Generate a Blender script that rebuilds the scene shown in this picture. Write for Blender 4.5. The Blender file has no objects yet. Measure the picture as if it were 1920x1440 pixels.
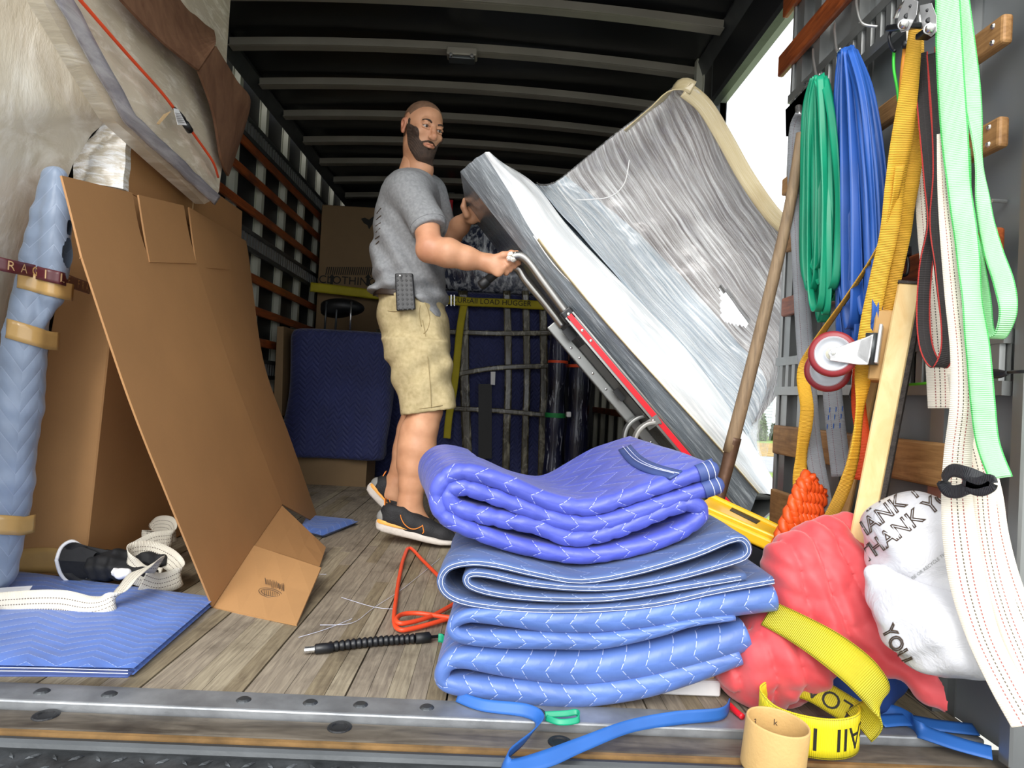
import bpy, bmesh, math, random
import numpy as np
from math import sin, cos, pi, radians, sqrt, atan2
from mathutils import Vector, Matrix
from mathutils.bvhtree import BVHTree
random.seed(7); RNG = np.random.default_rng(7)
SC = bpy.context.scene
COL = SC.collection

# ---------------------------------------------------------------- camera
F = 1250.0; CAM = np.array([0.0, 0.0, 0.62])
def _basis():
    th = radians(3.0)
    d = np.array([930-960, -(740-720), F]); d /= np.linalg.norm(d)
    c, s = cos(th), sin(th)
    ru = c*d[0]-s*d[1]; uu = s*d[0]+c*d[1]
    a = atan2(-ru, sqrt(d[2]**2+uu**2)); b = atan2(-uu, d[2])
    f = np.array([sin(a)*cos(b), cos(a)*cos(b), sin(b)])
    r0 = np.array([cos(a), -sin(a), 0]); u0 = np.cross(r0, f)
    return c*r0+s*u0, c*u0-s*r0, f
CR, CU, CF = _basis()
cam = bpy.data.cameras.new('camera'); camo = bpy.data.objects.new('camera', cam); COL.objects.link(camo)
cam.sensor_fit = 'HORIZONTAL'; cam.sensor_width = 36.0; cam.lens = 36.0*F/1920; cam.clip_start = 0.02; cam.clip_end = 500
camo.matrix_world = Matrix(((CR[0], CU[0], -CF[0], CAM[0]), (CR[1], CU[1], -CF[1], CAM[1]), (CR[2], CU[2], -CF[2], CAM[2]), (0, 0, 0, 1)))
SC.camera = camo
# ---------------------------------------------------------------- light: an overcast, blown-out sky
SC.view_settings.view_transform = 'Standard'; SC.view_settings.look = 'None'
SC.view_settings.gamma = 1; SC.view_settings.exposure = 0.55
SC.view_settings.use_curve_mapping = False
W = bpy.data.worlds.new('world'); SC.world = W; W.use_nodes = True
wn = W.node_tree.nodes; wl = W.node_tree.links
bg = wn['Background']; bg.inputs['Color'].default_value = (0.93, 0.96, 1.0, 1); bg.inputs['Strength'].default_value = 1.5
sun = bpy.data.lights.new('sun', 'SUN'); sun.energy = 2.0; sun.angle = radians(35); sun.color = (1, .97, .92)
suno = bpy.data.objects.new('sun', sun); COL.objects.link(suno)
suno.rotation_euler = Vector((.18, .80, -.55)).to_track_quat('-Z', 'Y').to_euler()
SC.cycles.max_bounces = 8; SC.cycles.diffuse_bounces = 4; SC.cycles.transparent_max_bounces = 16

def ray(px, py): return (px-960)*CR-(py-720)*CU+F*CF
def P(px, py, Y): d = ray(px, py); return CAM+d*(Y/d[1])
def PX(px, py, X=.95): d = ray(px, py); return CAM+d*(X/d[0])
def PZ(px, py, Z=0.0): d = ray(px, py); return CAM+d*((Z-CAM[2])/d[2])

# ---------------------------------------------------------------- objects
def world_loc(o):
    v = Vector((0, 0, 0))
    while o is not None: v = v+Vector(o.location); o = o.parent
    return v
def tag(o, label=None, cat=None, group=None, kind=None):
    if label: o['label'] = label
    if cat: o['category'] = cat
    if group: o['group'] = group
    if kind: o['kind'] = kind
    return o
def thing(name, label, cat, loc=(0, 0, 0), group=None):
    o = bpy.data.objects.new(name, None); COL.objects.link(o); o.location = Vector([float(c) for c in loc])
    o.empty_display_size = .1
    return tag(o, label, cat, group)
def obj(name, V, Fs, mat, parent=None, smooth=False, uv=None, mi=None, label=None, cat=None, group=None, kind=None):
    V = np.asarray(V, float).reshape(-1, 3)
    if parent is not None: off = np.array(world_loc(parent)); loc = (0, 0, 0)
    else:
        lo, hi = V.min(0), V.max(0); off = np.array([(lo[0]+hi[0])/2, (lo[1]+hi[1])/2, lo[2]]); loc = off
    me = bpy.data.meshes.new(name)
    me.from_pydata((V-off).tolist(), [], [list(map(int, f)) for f in Fs]); me.update()
    for m in (mat if isinstance(mat, (list, tuple)) else [mat]): me.materials.append(m)
    if mi is not None: me.polygons.foreach_set('material_index', np.asarray(mi, np.int32))
    if smooth: me.polygons.foreach_set('use_smooth', np.ones(len(me.polygons), bool))
    if uv is not None:
        uv = np.asarray(uv, float); l = me.uv_layers.new(name='UVMap')
        idx = np.empty(len(me.loops), np.int32); me.loops.foreach_get('vertex_index', idx)
        data = uv[idx] if len(uv) == len(V) else uv
        l.data.foreach_set('uv', data.astype(np.float32).ravel())
    o = bpy.data.objects.new(name, me); COL.objects.link(o)
    if parent is not None: o.parent = parent
    else: o.location = Vector(loc)
    return tag(o, label, cat, group, kind)
def inst(o, loc=None, rot=None, parent='same'):
    c = o.copy(); COL.objects.link(c)
    if parent != 'same': c.parent = parent
    if loc is not None: c.location = Vector([float(x) for x in loc])
    if rot is not None: c.rotation_euler = rot
    return c
def bevel(o, w=.003, seg=1):
    m = o.modifiers.new('bevel', 'BEVEL'); m.width = w; m.segments = seg; m.limit_method = 'ANGLE'; return o

class MB:
    """collects geometry for one mesh"""
    def __init__(s): s.v = []; s.f = []; s.m = []; s.uv = []
    def n(s): return len(s.v)
    def add(s, V, Fs, m=0, uv=None):
        b = len(s.v); s.v += [tuple(map(float, p)) for p in V]; s.f += [[b+i for i in f] for f in Fs]; s.m += [m]*len(Fs)
        s.uv += [tuple(q) for q in uv] if uv is not None else [(p[0]+.37*p[1], p[2]+.61*p[1]) for p in V]
        return s
    def hexa(s, c, m=0):           # 8 corners: bottom 4 ccw, top 4 ccw
        return s.add(c, [(3, 2, 1, 0), (4, 5, 6, 7), (0, 1, 5, 4), (1, 2, 6, 5), (2, 3, 7, 6), (3, 0, 4, 7)], m)
    def box(s, a, b, m=0):
        x0, y0, z0 = a; x1, y1, z1 = b
        return s.hexa([(x0, y0, z0), (x1, y0, z0), (x1, y1, z0), (x0, y1, z0), (x0, y0, z1), (x1, y0, z1), (x1, y1, z1), (x0, y1, z1)], m)
    def bar(s, a, b, w, h, up=(0, 0, 1), m=0):  # box along a-b, w across (a-b x up), h along up
        a, b, up = map(lambda q: np.array(q, float), (a, b, up)); t = b-a; t /= np.linalg.norm(t)
        sd = np.cross(t, up); sd /= np.linalg.norm(sd); u = np.cross(sd, t)
        c = []
        for q in (-h/2, h/2):
            for p, e in ((a, -1), (a, 1), (b, 1), (b, -1)): c.append(p+sd*e*w/2+u*q)
        return s.hexa(c, m)
    def plate(s, poly, th, m=0):   # polygon (3-D, roughly planar) with thickness vector th
        n = len(poly); poly = [np.array(p, float) for p in poly]; th = np.array(th, float)
        V = poly+[p+th for p in poly]
        return s.add(V, [list(range(n))[::-1], list(range(n, 2*n))]+[(i, (i+1) % n, n+(i+1) % n, n+i) for i in range(n)], m)
    def tube(s, pts, r, seg=10, m=0, cap=True):
        pts = np.array(pts, float); n = len(pts); r = np.broadcast_to(np.asarray(r, float), (n,))
        T = np.gradient(pts, axis=0); T /= np.linalg.norm(T, axis=1)[:, None]+1e-12
        ref = np.array([0, 0, 1.]) if abs(T[0][2]) < .9 else np.array([1., 0, 0])
        N = np.cross(T[0], ref); N /= np.linalg.norm(N); V = []; L = 0; uv = []
        for i in range(n):
            N = N-T[i]*(N@T[i]); N /= np.linalg.norm(N); B = np.cross(T[i], N)
            if i: L += np.linalg.norm(pts[i]-pts[i-1])
            for k in range(seg):
                a = 2*pi*k/seg; V.append(pts[i]+r[i]*(cos(a)*N+sin(a)*B)); uv.append((L, k/seg))
        Fs = [(i*seg+k, i*seg+(k+1) % seg, (i+1)*seg+(k+1) % seg, (i+1)*seg+k) for i in range(n-1) for k in range(seg)]
        if cap: Fs += [list(range(seg))[::-1], [(n-1)*seg+k for k in range(seg)]]
        return s.add(V, Fs, m, uv)
    def lathe(s, prof, o=(0, 0, 0), ax=(0, 0, 1), seg=24, m=0):   # prof: (r, h)
        o = np.array(o, float); ax = np.array(ax, float); ax /= np.linalg.norm(ax)
        ref = np.array([0, 0, 1.]) if abs(ax[2]) < .9 else np.array([1., 0, 0])
        N = np.cross(ax, ref); N /= np.linalg.norm(N); B = np.cross(ax, N); n = len(prof)
        V = [o+ax*h+r*(cos(2*pi*k/seg)*N+sin(2*pi*k/seg)*B) for r, h in prof for k in range(seg)]
        Fs = [(i*seg+k, i*seg+(k+1) % seg, (i+1)*seg+(k+1) % seg, (i+1)*seg+k) for i in range(n-1) for k in range(seg)]
        return s.add(V, Fs, m)
    def grid(s, G, uv=None, m=0):   # G (n,m,3)
        G = np.asarray(G, float); a, b = G.shape[:2]
        Fs = [(i*b+j, i*b+j+1, (i+1)*b+j+1, (i+1)*b+j) for i in range(a-1) for j in range(b-1)]
        return s.add(G.reshape(-1, 3), Fs, m, None if uv is None else np.asarray(uv).reshape(-1, 2))
    def out(s, name, mat, parent=None, smooth=False, **k):
        return obj(name, s.v, s.f, mat, parent, smooth, uv=s.uv, mi=s.m, **k)

def crom(pts, n=8, closed=False):
    p = np.array(pts, float); m = len(p)
    if m < 3: return np.array([p[0]+(p[-1]-p[0])*t for t in np.linspace(0, 1, n+1)])
    out = []
    for i in range(m if closed else m-1):
        if closed: a, b, c, d = p[(i-1) % m], p[i], p[(i+1) % m], p[(i+2) % m]
        else: a, b, c, d = p[max(i-1, 0)], p[i], p[i+1], p[min(i+2, m-1)]
        for t in np.arange(n)/n:
            out.append(.5*((2*b)+(c-a)*t+(2*a-5*b+4*c-d)*t*t+(3*b-a-3*c+d)*t**3))
    if not closed: out.append(p[-1])
    return np.array(out)
def arclen(p): return np.concatenate([[0], np.cumsum(np.linalg.norm(np.diff(p, axis=0), axis=1))])
def vnoise(p, f=1.0, seed=0, oct=3):
    """cheap smooth noise, p (...,3) -> about -1..1"""
    r = np.random.default_rng(seed); out = 0; amp = 1; tot = 0; p = np.asarray(p, float)
    for o in range(oct):
        for k in range(4):
            d = r.normal(size=3); d /= np.linalg.norm(d)
            out = out+amp*np.sin((p@d)*f*(2**o)*2*pi*r.uniform(.7, 1.3)+r.uniform(0, 6.28)+1.7*np.sin((p@r.normal(size=3))*f*(2**o)*3))
            tot += amp*.7
        amp *= .5
    return out/tot*1.1

def ribbon_geo(path, width, side, th=.0025, n=8, twist=None, mb=None, mi=0):
    """flat strap along a smooth path; side = width direction (vector or one per point)"""
    pts = crom(path, n); m = len(pts)
    side = np.array(side, float)
    if side.ndim == 1: sd = np.tile(side, (m, 1))
    else: sd = crom(side, n)
    if np.ndim(width) == 0: w = np.full(m, float(width))
    else: w = crom(np.array([[q, 0, 0] for q in width]), n)[:, 0]
    T = np.gradient(pts, axis=0); T /= np.linalg.norm(T, axis=1)[:, None]+1e-9
    sd = sd-T*(sd*T).sum(1)[:, None]; sd /= np.linalg.norm(sd, axis=1)[:, None]+1e-9
    N = np.cross(T, sd); L = arclen(pts)
    prof = [(-1, 1), (-.5, 1), (0, 1), (.5, 1), (1, 1), (1, -1), (.5, -1), (0, -1), (-.5, -1), (-1, -1)]
    V = []; uv = []
    for i in range(m):
        for a, b in prof: V.append(pts[i]+sd[i]*a*w[i]/2+N[i]*b*th/2); uv.append((L[i], (a+1)/2))
    k = len(prof)
    Fs = [(i*k+j, i*k+(j+1) % k, (i+1)*k+(j+1) % k, (i+1)*k+j) for i in range(m-1) for j in range(k)]
    Fs += [list(range(k))[::-1], [(m-1)*k+j for j in range(k)]]
    mb = mb or MB(); mb.add(V, Fs, mi, uv)
    return mb, (pts, sd, N, w, L)
def ribbon(name, path, width, side, mat, parent=None, th=.0025, n=8, **k):
    mb, info = ribbon_geo(path, width, side, th, n)
    o = mb.out(name, mat, parent, True, **k)
    return o, info

def text_flat(s, size=1.0, outline=0, spacing=1.0):
    """verts, faces of a line of text in its own plane, origin at its middle"""
    c = bpy.data.curves.new('letters', 'FONT'); c.body = s; c.size = size; c.align_x = 'CENTER'; c.align_y = 'CENTER'
    c.space_character = spacing; c.resolution_u = 3
    if outline: c.fill_mode = 'NONE'; c.bevel_depth = outline; c.bevel_resolution = 0
    o = bpy.data.objects.new('letters', c); COL.objects.link(o)
    dg = bpy.context.evaluated_depsgraph_get(); me = bpy.data.meshes.new_from_object(o.evaluated_get(dg))
    V = np.array([v.co[:] for v in me.vertices]).reshape(-1, 3); Fs = [list(p.vertices) for p in me.polygons]
    bpy.data.objects.remove(o); bpy.data.meshes.remove(me); bpy.data.curves.remove(c)
    return V, Fs
def text_on(name, s, org, xd, yd, size, mat, parent, off=.001, outline=0, bvh=None, cast=None, **k):
    V, Fs = text_flat(s, size, outline); org, xd, yd = map(lambda q: np.array(q, float), (org, xd, yd))
    xd /= np.linalg.norm(xd); yd /= np.linalg.norm(yd); nn = np.cross(xd, yd)
    Q = org+V[:, :1]*xd+V[:, 1:2]*yd+nn*(off+V[:, 2:3])
    if bvh is not None:
        c = Vector(cast).normalized(); ok = np.ones(len(Q), bool)
        for i, q in enumerate(Q):
            h = bvh.ray_cast(Vector(q)-c*.5, c)
            if h[0] is not None: Q[i] = np.array(h[0]+h[1]*(off+V[i, 2]) if h[1].dot(c) < 0 else h[0]-h[1]*off)
            else: ok[i] = False
        Fs = [f for f in Fs if all(ok[j] for j in f)]
        if not Fs: return None
    return obj(name, Q, Fs, mat, parent, **k)
def bvh_of(V, Fs): return BVHTree.FromPolygons([Vector(v) for v in V], [list(f) for f in Fs])

# ---------------------------------------------------------------- implicit surfaces
class Vol:
    def __init__(s, lo, hi, h):
        s.lo = np.array(lo, float); s.h = h; s.n = np.ceil((np.array(hi, float)-s.lo)/h).astype(int)+1
        s.F = np.full(s.n, 1.0, np.float32)
    def _sub(s, lo, hi, pad):
        a = np.clip(np.floor((np.array(lo)-pad-s.lo)/s.h).astype(int), 0, s.n); b = np.clip(np.ceil((np.array(hi)+pad-s.lo)/s.h).astype(int)+1, 0, s.n)
        if (b <= a).any(): return None, None
        ax = [(s.lo[i]+s.h*np.arange(a[i], b[i])).astype(np.float32) for i in range(3)]
        return tuple(slice(a[i], b[i]) for i in range(3)), np.meshgrid(*ax, indexing='ij', sparse=True)
    def _mix(s, sl, d, k, op):
        A = s.F[sl]
        if op == 'add':
            if k > 0: hh = np.maximum(k-np.abs(A-d), 0)/k; s.F[sl] = np.minimum(A, d)-hh*hh*k*.25
            else: s.F[sl] = np.minimum(A, d)
        elif op == 'cut':
            if k > 0: hh = np.maximum(k-np.abs(A+d), 0)/k; s.F[sl] = np.maximum(A, -d)+hh*hh*k*.25
            else: s.F[sl] = np.maximum(A, -d)
    def seg(s, a, b, ra, rb=None, k=.01, op='add'):
        rb = ra if rb is None else rb; a = np.array(a, float); b = np.array(b, float); R = max(ra, rb)
        sl, g = s._sub(np.minimum(a, b)-R, np.maximum(a, b)+R, k+.01)
        if sl is None: return s
        d = b-a; L = max(d@d, 1e-9)
        t = np.clip(((g[0]-a[0])*d[0]+(g[1]-a[1])*d[1]+(g[2]-a[2])*d[2])/L, 0, 1)
        D = np.sqrt((g[0]-a[0]-t*d[0])**2+(g[1]-a[1]-t*d[1])**2+(g[2]-a[2]-t*d[2])**2)-(ra+(rb-ra)*t)
        s._mix(sl, D.astype(np.float32), k, op); return s
    def chain(s, pts, rs, k=.01):
        for i in range(len(pts)-1): s.seg(pts[i], pts[i+1], rs[i], rs[i+1], k)
        return s
    def ell(s, c, r, k=.01, rot=None, op='add'):
        c = np.array(c, float); r = np.array(r, float); R = r.max()
        sl, g = s._sub(c-R, c+R, k+.01)
        if sl is None: return s
        q = [g[i]-c[i] for i in range(3)]
        if rot is not None: q = [rot[0][i]*q[0]+rot[1][i]*q[1]+rot[2][i]*q[2] for i in range(3)]   # rot columns = local axes
        k0 = np.sqrt((q[0]/r[0])**2+(q[1]/r[1])**2+(q[2]/r[2])**2)
        k1 = np.sqrt((q[0]/r[0]**2)**2+(q[1]/r[1]**2)**2+(q[2]/r[2]**2)**2)+1e-9
        s._mix(sl, (k0*(k0-1)/k1).astype(np.float32), k, op); return s
    def stack(s, rows, k=.01, op='add', disp=None, pw=2.0):
        """rows: (z, cx, rx, cy, ry) lofted ellipses, sorted by z"""
        R = np.array(sorted(rows)); z0, z1 = R[0, 0], R[-1, 0]
        sl, g = s._sub((min(R[:, 1]-R[:, 2]), min(R[:, 3]-R[:, 4]), z0), (max(R[:, 1]+R[:, 2]), max(R[:, 3]+R[:, 4]), z1), k+.02)
        if sl is None: return s
        z = g[2]; cx, rx, cy, ry = [np.interp(z, R[:, 0], R[:, i]) for i in (1, 2, 3, 4)]
        q = (np.abs((g[0]-cx)/rx)**pw+np.abs((g[1]-cy)/ry)**pw)**(1/pw)
        D = (q-1)*np.minimum(rx, ry)
        if disp is not None: D = D+disp(g[0], g[1], g[2])
        D = np.maximum(D, np.maximum(z0-z, z-z1))
        s._mix(sl, D.astype(np.float32), k, op); return s
    def cutfn(s, fn, k=0):     # remove where fn<0 (fn = distance field of what is removed)
        g = np.meshgrid(*[(s.lo[i]+s.h*np.arange(s.n[i])).astype(np.float32) for i in range(3)], indexing='ij', sparse=True)
        d = fn(*g); A = s.F
        if k > 0: hh = np.maximum(k-np.abs(A+d), 0)/k; s.F = np.maximum(A, -d)+hh*hh*k*.25
        else: s.F = np.maximum(A, -d)
        return s
    def dispfn(s, fn):
        g = np.meshgrid(*[(s.lo[i]+s.h*np.arange(s.n[i])).astype(np.float32) for i in range(3)], indexing='ij', sparse=True)
        s.F = np.where(s.F < .05, s.F+fn(*g), s.F).astype(np.float32); return s
    def mesh(s):
        f = s.F; sg = f < 0; nx, ny, nz = f.shape
        c = np.zeros((nx-1, ny-1, nz-1), np.uint8)
        for dx in (0, 1):
            for dy in (0, 1):
                for dz in (0, 1): c += sg[dx:nx-1+dx, dy:ny-1+dy, dz:nz-1+dz]
        act = (c > 0) & (c < 8); I = np.argwhere(act); idx = np.full(act.shape, -1, np.int64); idx[tuple(I.T)] = np.arange(len(I))
        S = np.zeros((len(I), 3)); cnt = np.zeros(len(I)); cor = [(a, b, d) for a in (0, 1) for b in (0, 1) for d in (0, 1)]
        for p in cor:
            for ax in range(3):
                if p[ax]: continue
                q = list(p); q[ax] = 1
                v0 = f[I[:, 0]+p[0], I[:, 1]+p[1], I[:, 2]+p[2]]; v1 = f[I[:, 0]+q[0], I[:, 1]+q[1], I[:, 2]+q[2]]
                m = (v0 < 0) != (v1 < 0); t = np.where(m, v0/np.where(m, v0-v1, 1), 0)
                pos = np.tile(np.array(p, float), (len(I), 1)); pos[:, ax] = t
                S += pos*m[:, None]; cnt += m
        V = s.lo+(I+S/cnt[:, None])*s.h; Q = []
        for ax in range(3):
            a = [slice(1, -1)]*3; a[ax] = slice(0, -1); b = [slice(1, -1)]*3; b[ax] = slice(1, None)
            s0, s1 = sg[tuple(a)], sg[tuple(b)]; E = np.argwhere(s0 != s1)
            if not len(E): continue
            fl = s0[tuple(E.T)]; off = np.ones(3, int); off[ax] = 0; E = E+off
            u, v = (ax+1) % 3, (ax+2) % 3
            def cell(du, dv):
                e = E.copy(); e[:, u] -= du; e[:, v] -= dv; return idx[tuple(e.T)]
            q = np.stack([cell(1, 1), cell(0, 1), cell(0, 0), cell(1, 0)], 1); q[~fl] = q[~fl][:, ::-1]; Q.append(q)
        Q = np.concatenate(Q); Q = Q[(Q >= 0).all(1)]
        return V, Q
def relax(V, Q, n=1, w=.5):
    for _ in range(n):
        S = np.zeros_like(V); c = np.zeros(len(V))
        for k in range(4):
            for j in (1, 3):
                np.add.at(S, Q[:, k], V[Q[:, (k+j) % 4]]); np.add.at(c, Q[:, k], 1)
        V = V*(1-w)+w*S/np.maximum(c, 1)[:, None]
    return V
def vnorm(V, Q):
    N = np.zeros_like(V); n = np.cross(V[Q[:, 2]]-V[Q[:, 0]], V[Q[:, 3]]-V[Q[:, 1]])
    for k in range(4): np.add.at(N, Q[:, k], n)
    return N/(np.linalg.norm(N, axis=1)[:, None]+1e-12)
def ss(a, b, x): t = np.clip((x-a)/(b-a), 0, 1); return t*t*(3-2*t)

# ---------------------------------------------------------------- materials
def srgb(c):
    if isinstance(c, str): c = [int(c[i:i+2], 16)/255 for i in (0, 2, 4)]
    return tuple((x/12.92 if x <= .04045 else ((x+.055)/1.055)**2.4) for x in c)+(1,)
class NT:
    def __init__(s, name):
        s.m = bpy.data.materials.new(name); s.m.use_nodes = True; s.t = s.m.node_tree; s.b = s.t.nodes['Principled BSDF']
    def N(s, t, **k):
        n = s.t.nodes.new(t)
        for a, b in k.items(): setattr(n, a, b)
        return n
    def L(s, a, b): s.t.links.new(a, b)
    def M(s, op, a, b=None, c=None):
        n = s.N('ShaderNodeMath', operation=op)
        for i, v in enumerate((a, b, c)):
            if v is None: continue
            if isinstance(v, (int, float)): n.inputs[i].default_value = v
            else: s.L(v, n.inputs[i])
        return n.outputs[0]
    def mix(s, f, a, b):
        n = s.N('ShaderNodeMix', data_type='RGBA')
        for i, v in ((0, f), (6, a), (7, b)):
            if isinstance(v, (int, float)): n.inputs[i].default_value = v
            elif isinstance(v, tuple): n.inputs[i].default_value = v
            else: s.L(v, n.inputs[i])
        return n.outputs[2]
    def ramp(s, f, stops):
        n = s.N('ShaderNodeValToRGB'); e = n.color_ramp.elements
        while len(e) < len(stops): e.new(.5)
        for i, (p, c) in enumerate(stops): e[i].position = p; e[i].color = c if isinstance(c, tuple) else (c, c, c, 1)
        s.L(f, n.inputs[0]); return n.outputs[0]
    def coord(s, kind='Object', scale=(1, 1, 1), rot=(0, 0, 0)):
        tc = s.N('ShaderNodeTexCoord'); mp = s.N('ShaderNodeMapping'); s.L(tc.outputs[kind], mp.inputs[0])
        mp.inputs['Scale'].default_value = scale; mp.inputs['Rotation'].default_value = rot; return mp.outputs[0]
    def noise(s, vec, scale=5, detail=4, rough=.5, dist=0):
        n = s.N('ShaderNodeTexNoise'); s.L(vec, n.inputs['Vector']); n.inputs['Scale'].default_value = scale
        n.inputs['Detail'].default_value = detail; n.inputs['Roughness'].default_value = rough; n.inputs['Distortion'].default_value = dist
        return n.outputs[0]
    def bump(s, h, strength=.3, dist=.01):
        n = s.N('ShaderNodeBump'); n.inputs['Strength'].default_value = strength; n.inputs['Distance'].default_value = dist
        s.L(h, n.inputs['Height']); s.L(n.outputs[0], s.b.inputs['Normal']); return n
    def set(s, base=None, rough=None, metal=None, **k):
        for key, v in (('Base Color', base), ('Roughness', rough), ('Metallic', metal)):
            if v is None: continue
            if isinstance(v, (int, float, tuple)): s.b.inputs[key].default_value = v
            else: s.L(v, s.b.inputs[key])
        for key, v in k.items(): s.b.inputs[key.replace('_', ' ')].default_value = v
        return s.m
def plain(name, c, rough=.6, metal=0, var=.12, scale=8, bump=0, stretch=(1, 1, 1), bs=60, **k):
    n = NT(name); c = srgb(c); v = n.coord('Object', stretch); q = n.noise(v, scale)
    lo = tuple(x*(1-var) for x in c[:3])+(1,); hi = tuple(min(1, x*(1+var)) for x in c[:3])+(1,)
    col = n.ramp(q, [(.3, lo), (.7, hi)])
    if bump: n.bump(n.noise(v, bs), bump, .004)
    return n.set(col, rough, metal, **k)
def quilt(name, c, thread='c9cce8', rough=.45, S=.042, Lz=.11, sheen=.3, dash=True, bumps=.6, tw=.05):
    """moving-pad cloth: zigzag stitch lines in metres of UV"""
    n = NT(name); tc = n.N('ShaderNodeTexCoord'); sp = n.N('ShaderNodeSeparateXYZ'); n.L(tc.outputs['UV'], sp.inputs[0])
    u, v = sp.outputs[0], sp.outputs[1]
    zz = n.M('PINGPONG', v, Lz/2); w = n.M('ADD', u, n.M('MULTIPLY', zz, 1.1))
    obn = n.noise(n.coord('UV'), 6, 2); w = n.M('ADD', w, n.M('MULTIPLY', obn, .012))
    f = n.M('FRACT', n.M('DIVIDE', w, S)); d = n.M('ABSOLUTE', n.M('SUBTRACT', f, .5))   # 0 at line
    line = n.M('LESS_THAN', d, tw/2)
    if dash: line = n.M('MULTIPLY', line, n.M('LESS_THAN', n.M('FRACT', n.M('MULTIPLY', v, 130)), .72))
    pil = n.M('POWER', n.M('MINIMUM', n.M('MULTIPLY', d, 2.2), 1), .5)
    wr = n.noise(n.coord('UV', (1, 1, 1)), 55, 3)
    h = n.M('ADD', pil, n.M('MULTIPLY', wr, .35)); n.bump(h, bumps, .006)
    c = srgb(c); q = n.noise(n.coord('Object'), 7, 4)
    col = n.ramp(q, [(.3, tuple(x*.82 for x in c[:3])+(1,)), (.7, tuple(min(1, x*1.15) for x in c[:3])+(1,))])
    col = n.mix(line, col, srgb(thread))
    m = n.set(col, rough); n.b.inputs['Sheen Weight'].default_value = sheen; return m
def webbing(name, c, stripes=(), rough=.6, rib=900, dash=0, edge=None, var=.1, ribs=.4):
    """strap: v across 0..1, u metres. stripes: (pos, halfwidth, colour)"""
    n = NT(name); tc = n.N('ShaderNodeTexCoord'); sp = n.N('ShaderNodeSeparateXYZ'); n.L(tc.outputs['UV'], sp.inputs[0])
    u, v = sp.outputs[0], sp.outputs[1]; c = srgb(c); q = n.noise(n.coord('Object'), 12, 4)
    col = n.ramp(q, [(.3, tuple(x*(1-var) for x in c[:3])+(1,)), (.7, tuple(min(1, x*(1+var)) for x in c[:3])+(1,))])
    for p, hw, sc in stripes:
        m = n.M('LESS_THAN', n.M('ABSOLUTE', n.M('SUBTRACT', v, p)), hw)
        if dash: m = n.M('MULTIPLY', m, n.M('LESS_THAN', n.M('FRACT', n.M('MULTIPLY', u, dash)), .6))
        col = n.mix(m, col, srgb(sc))
    r = n.M('SINE', n.M('MULTIPLY', u, rib*2)); n.bump(r, ribs, .0015)
    return n.set(col, rough)
def wood(name, c1, c2, scale=(14, 1.2, 14), rough=.6, bump=.25, dirt=None, nscale=6):
    n = NT(name); v = n.coord('Object', scale); q = n.noise(v, nscale, 6, .6, .6)
    col = n.ramp(q, [(.3, srgb(c1)), (.68, srgb(c2))])
    if dirt:
        d = n.noise(n.coord('Object'), 5, 5, .65); dm = n.ramp(d, [(.5, 0.0), (.72, .75)]); col = n.mix(dm, col, srgb(dirt))
    n.bump(q, bump, .003); return n.set(col, rough)
def card(name, c, var=.09):
    n = NT(name); v = n.coord('Object'); q = n.noise(v, 3, 5, .6); c = srgb(c); f = n.noise(v, 260, 2)
    col = n.ramp(q, [(.3, tuple(x*(1-var) for x in c[:3])+(1,)), (.7, tuple(min(1, x*(1+var)) for x in c[:3])+(1,))])
    col = n.mix(n.M('MULTIPLY', f, .3), col, tuple(x*.75 for x in c[:3])+(1,))
    n.bump(n.noise(v, 30, 3), .12, .003); return n.set(col, .72)
def wrap(name, base, streak, dark, ang=(0, 0, 0), scale=(2, 60, 2), rough=.22, bs=.5, amt=(.42, .62), dk=(.3, .5), coat=.6, kind='Object', metal=0, dsc=2.2, dist=None):
    """stretch film drawn tight over something: glossy, streaked along one direction"""
    n = NT(name); v = n.coord(kind, scale, ang); q = n.noise(v, 3, 6, .65, (.06 if kind == 'UV' else .5) if dist is None else dist); big = n.noise(n.coord('Object'), dsc, 3)
    col = n.ramp(big, [(dk[0], srgb(dark)), (dk[1], srgb(base))])
    col = n.mix(n.ramp(q, [(amt[0], 0.0), (amt[1], 1.0)]), col, srgb(streak))
    q2 = n.noise(v, 9, 4, .6); n.bump(n.M('ADD', q, n.M('MULTIPLY', q2, .5)), bs, .01)
    m = n.set(col, rough, metal); n.b.inputs['Coat Weight'].default_value = coat; n.b.inputs['Coat Roughness'].default_value = .12
    return m
def film(name, alpha=.25, c='f4f4f2', scale=(2, 40, 2), ang=(0, 0, 0), kind='Object'):
    n = NT(name); v = n.coord(kind, scale, ang); q = n.noise(v, 3, 6, .7, .05)
    a = n.ramp(q, [(.4, (alpha*.4,)*3+(1,)), (.7, (min(1, alpha*2.2),)*3+(1,))])
    n.L(a, n.b.inputs['Alpha']); n.bump(q, .5, .01); n.m.blend_method = 'HASHED' if hasattr(n.m, 'blend_method') else None
    return n.set(srgb(c), .12)
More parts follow.
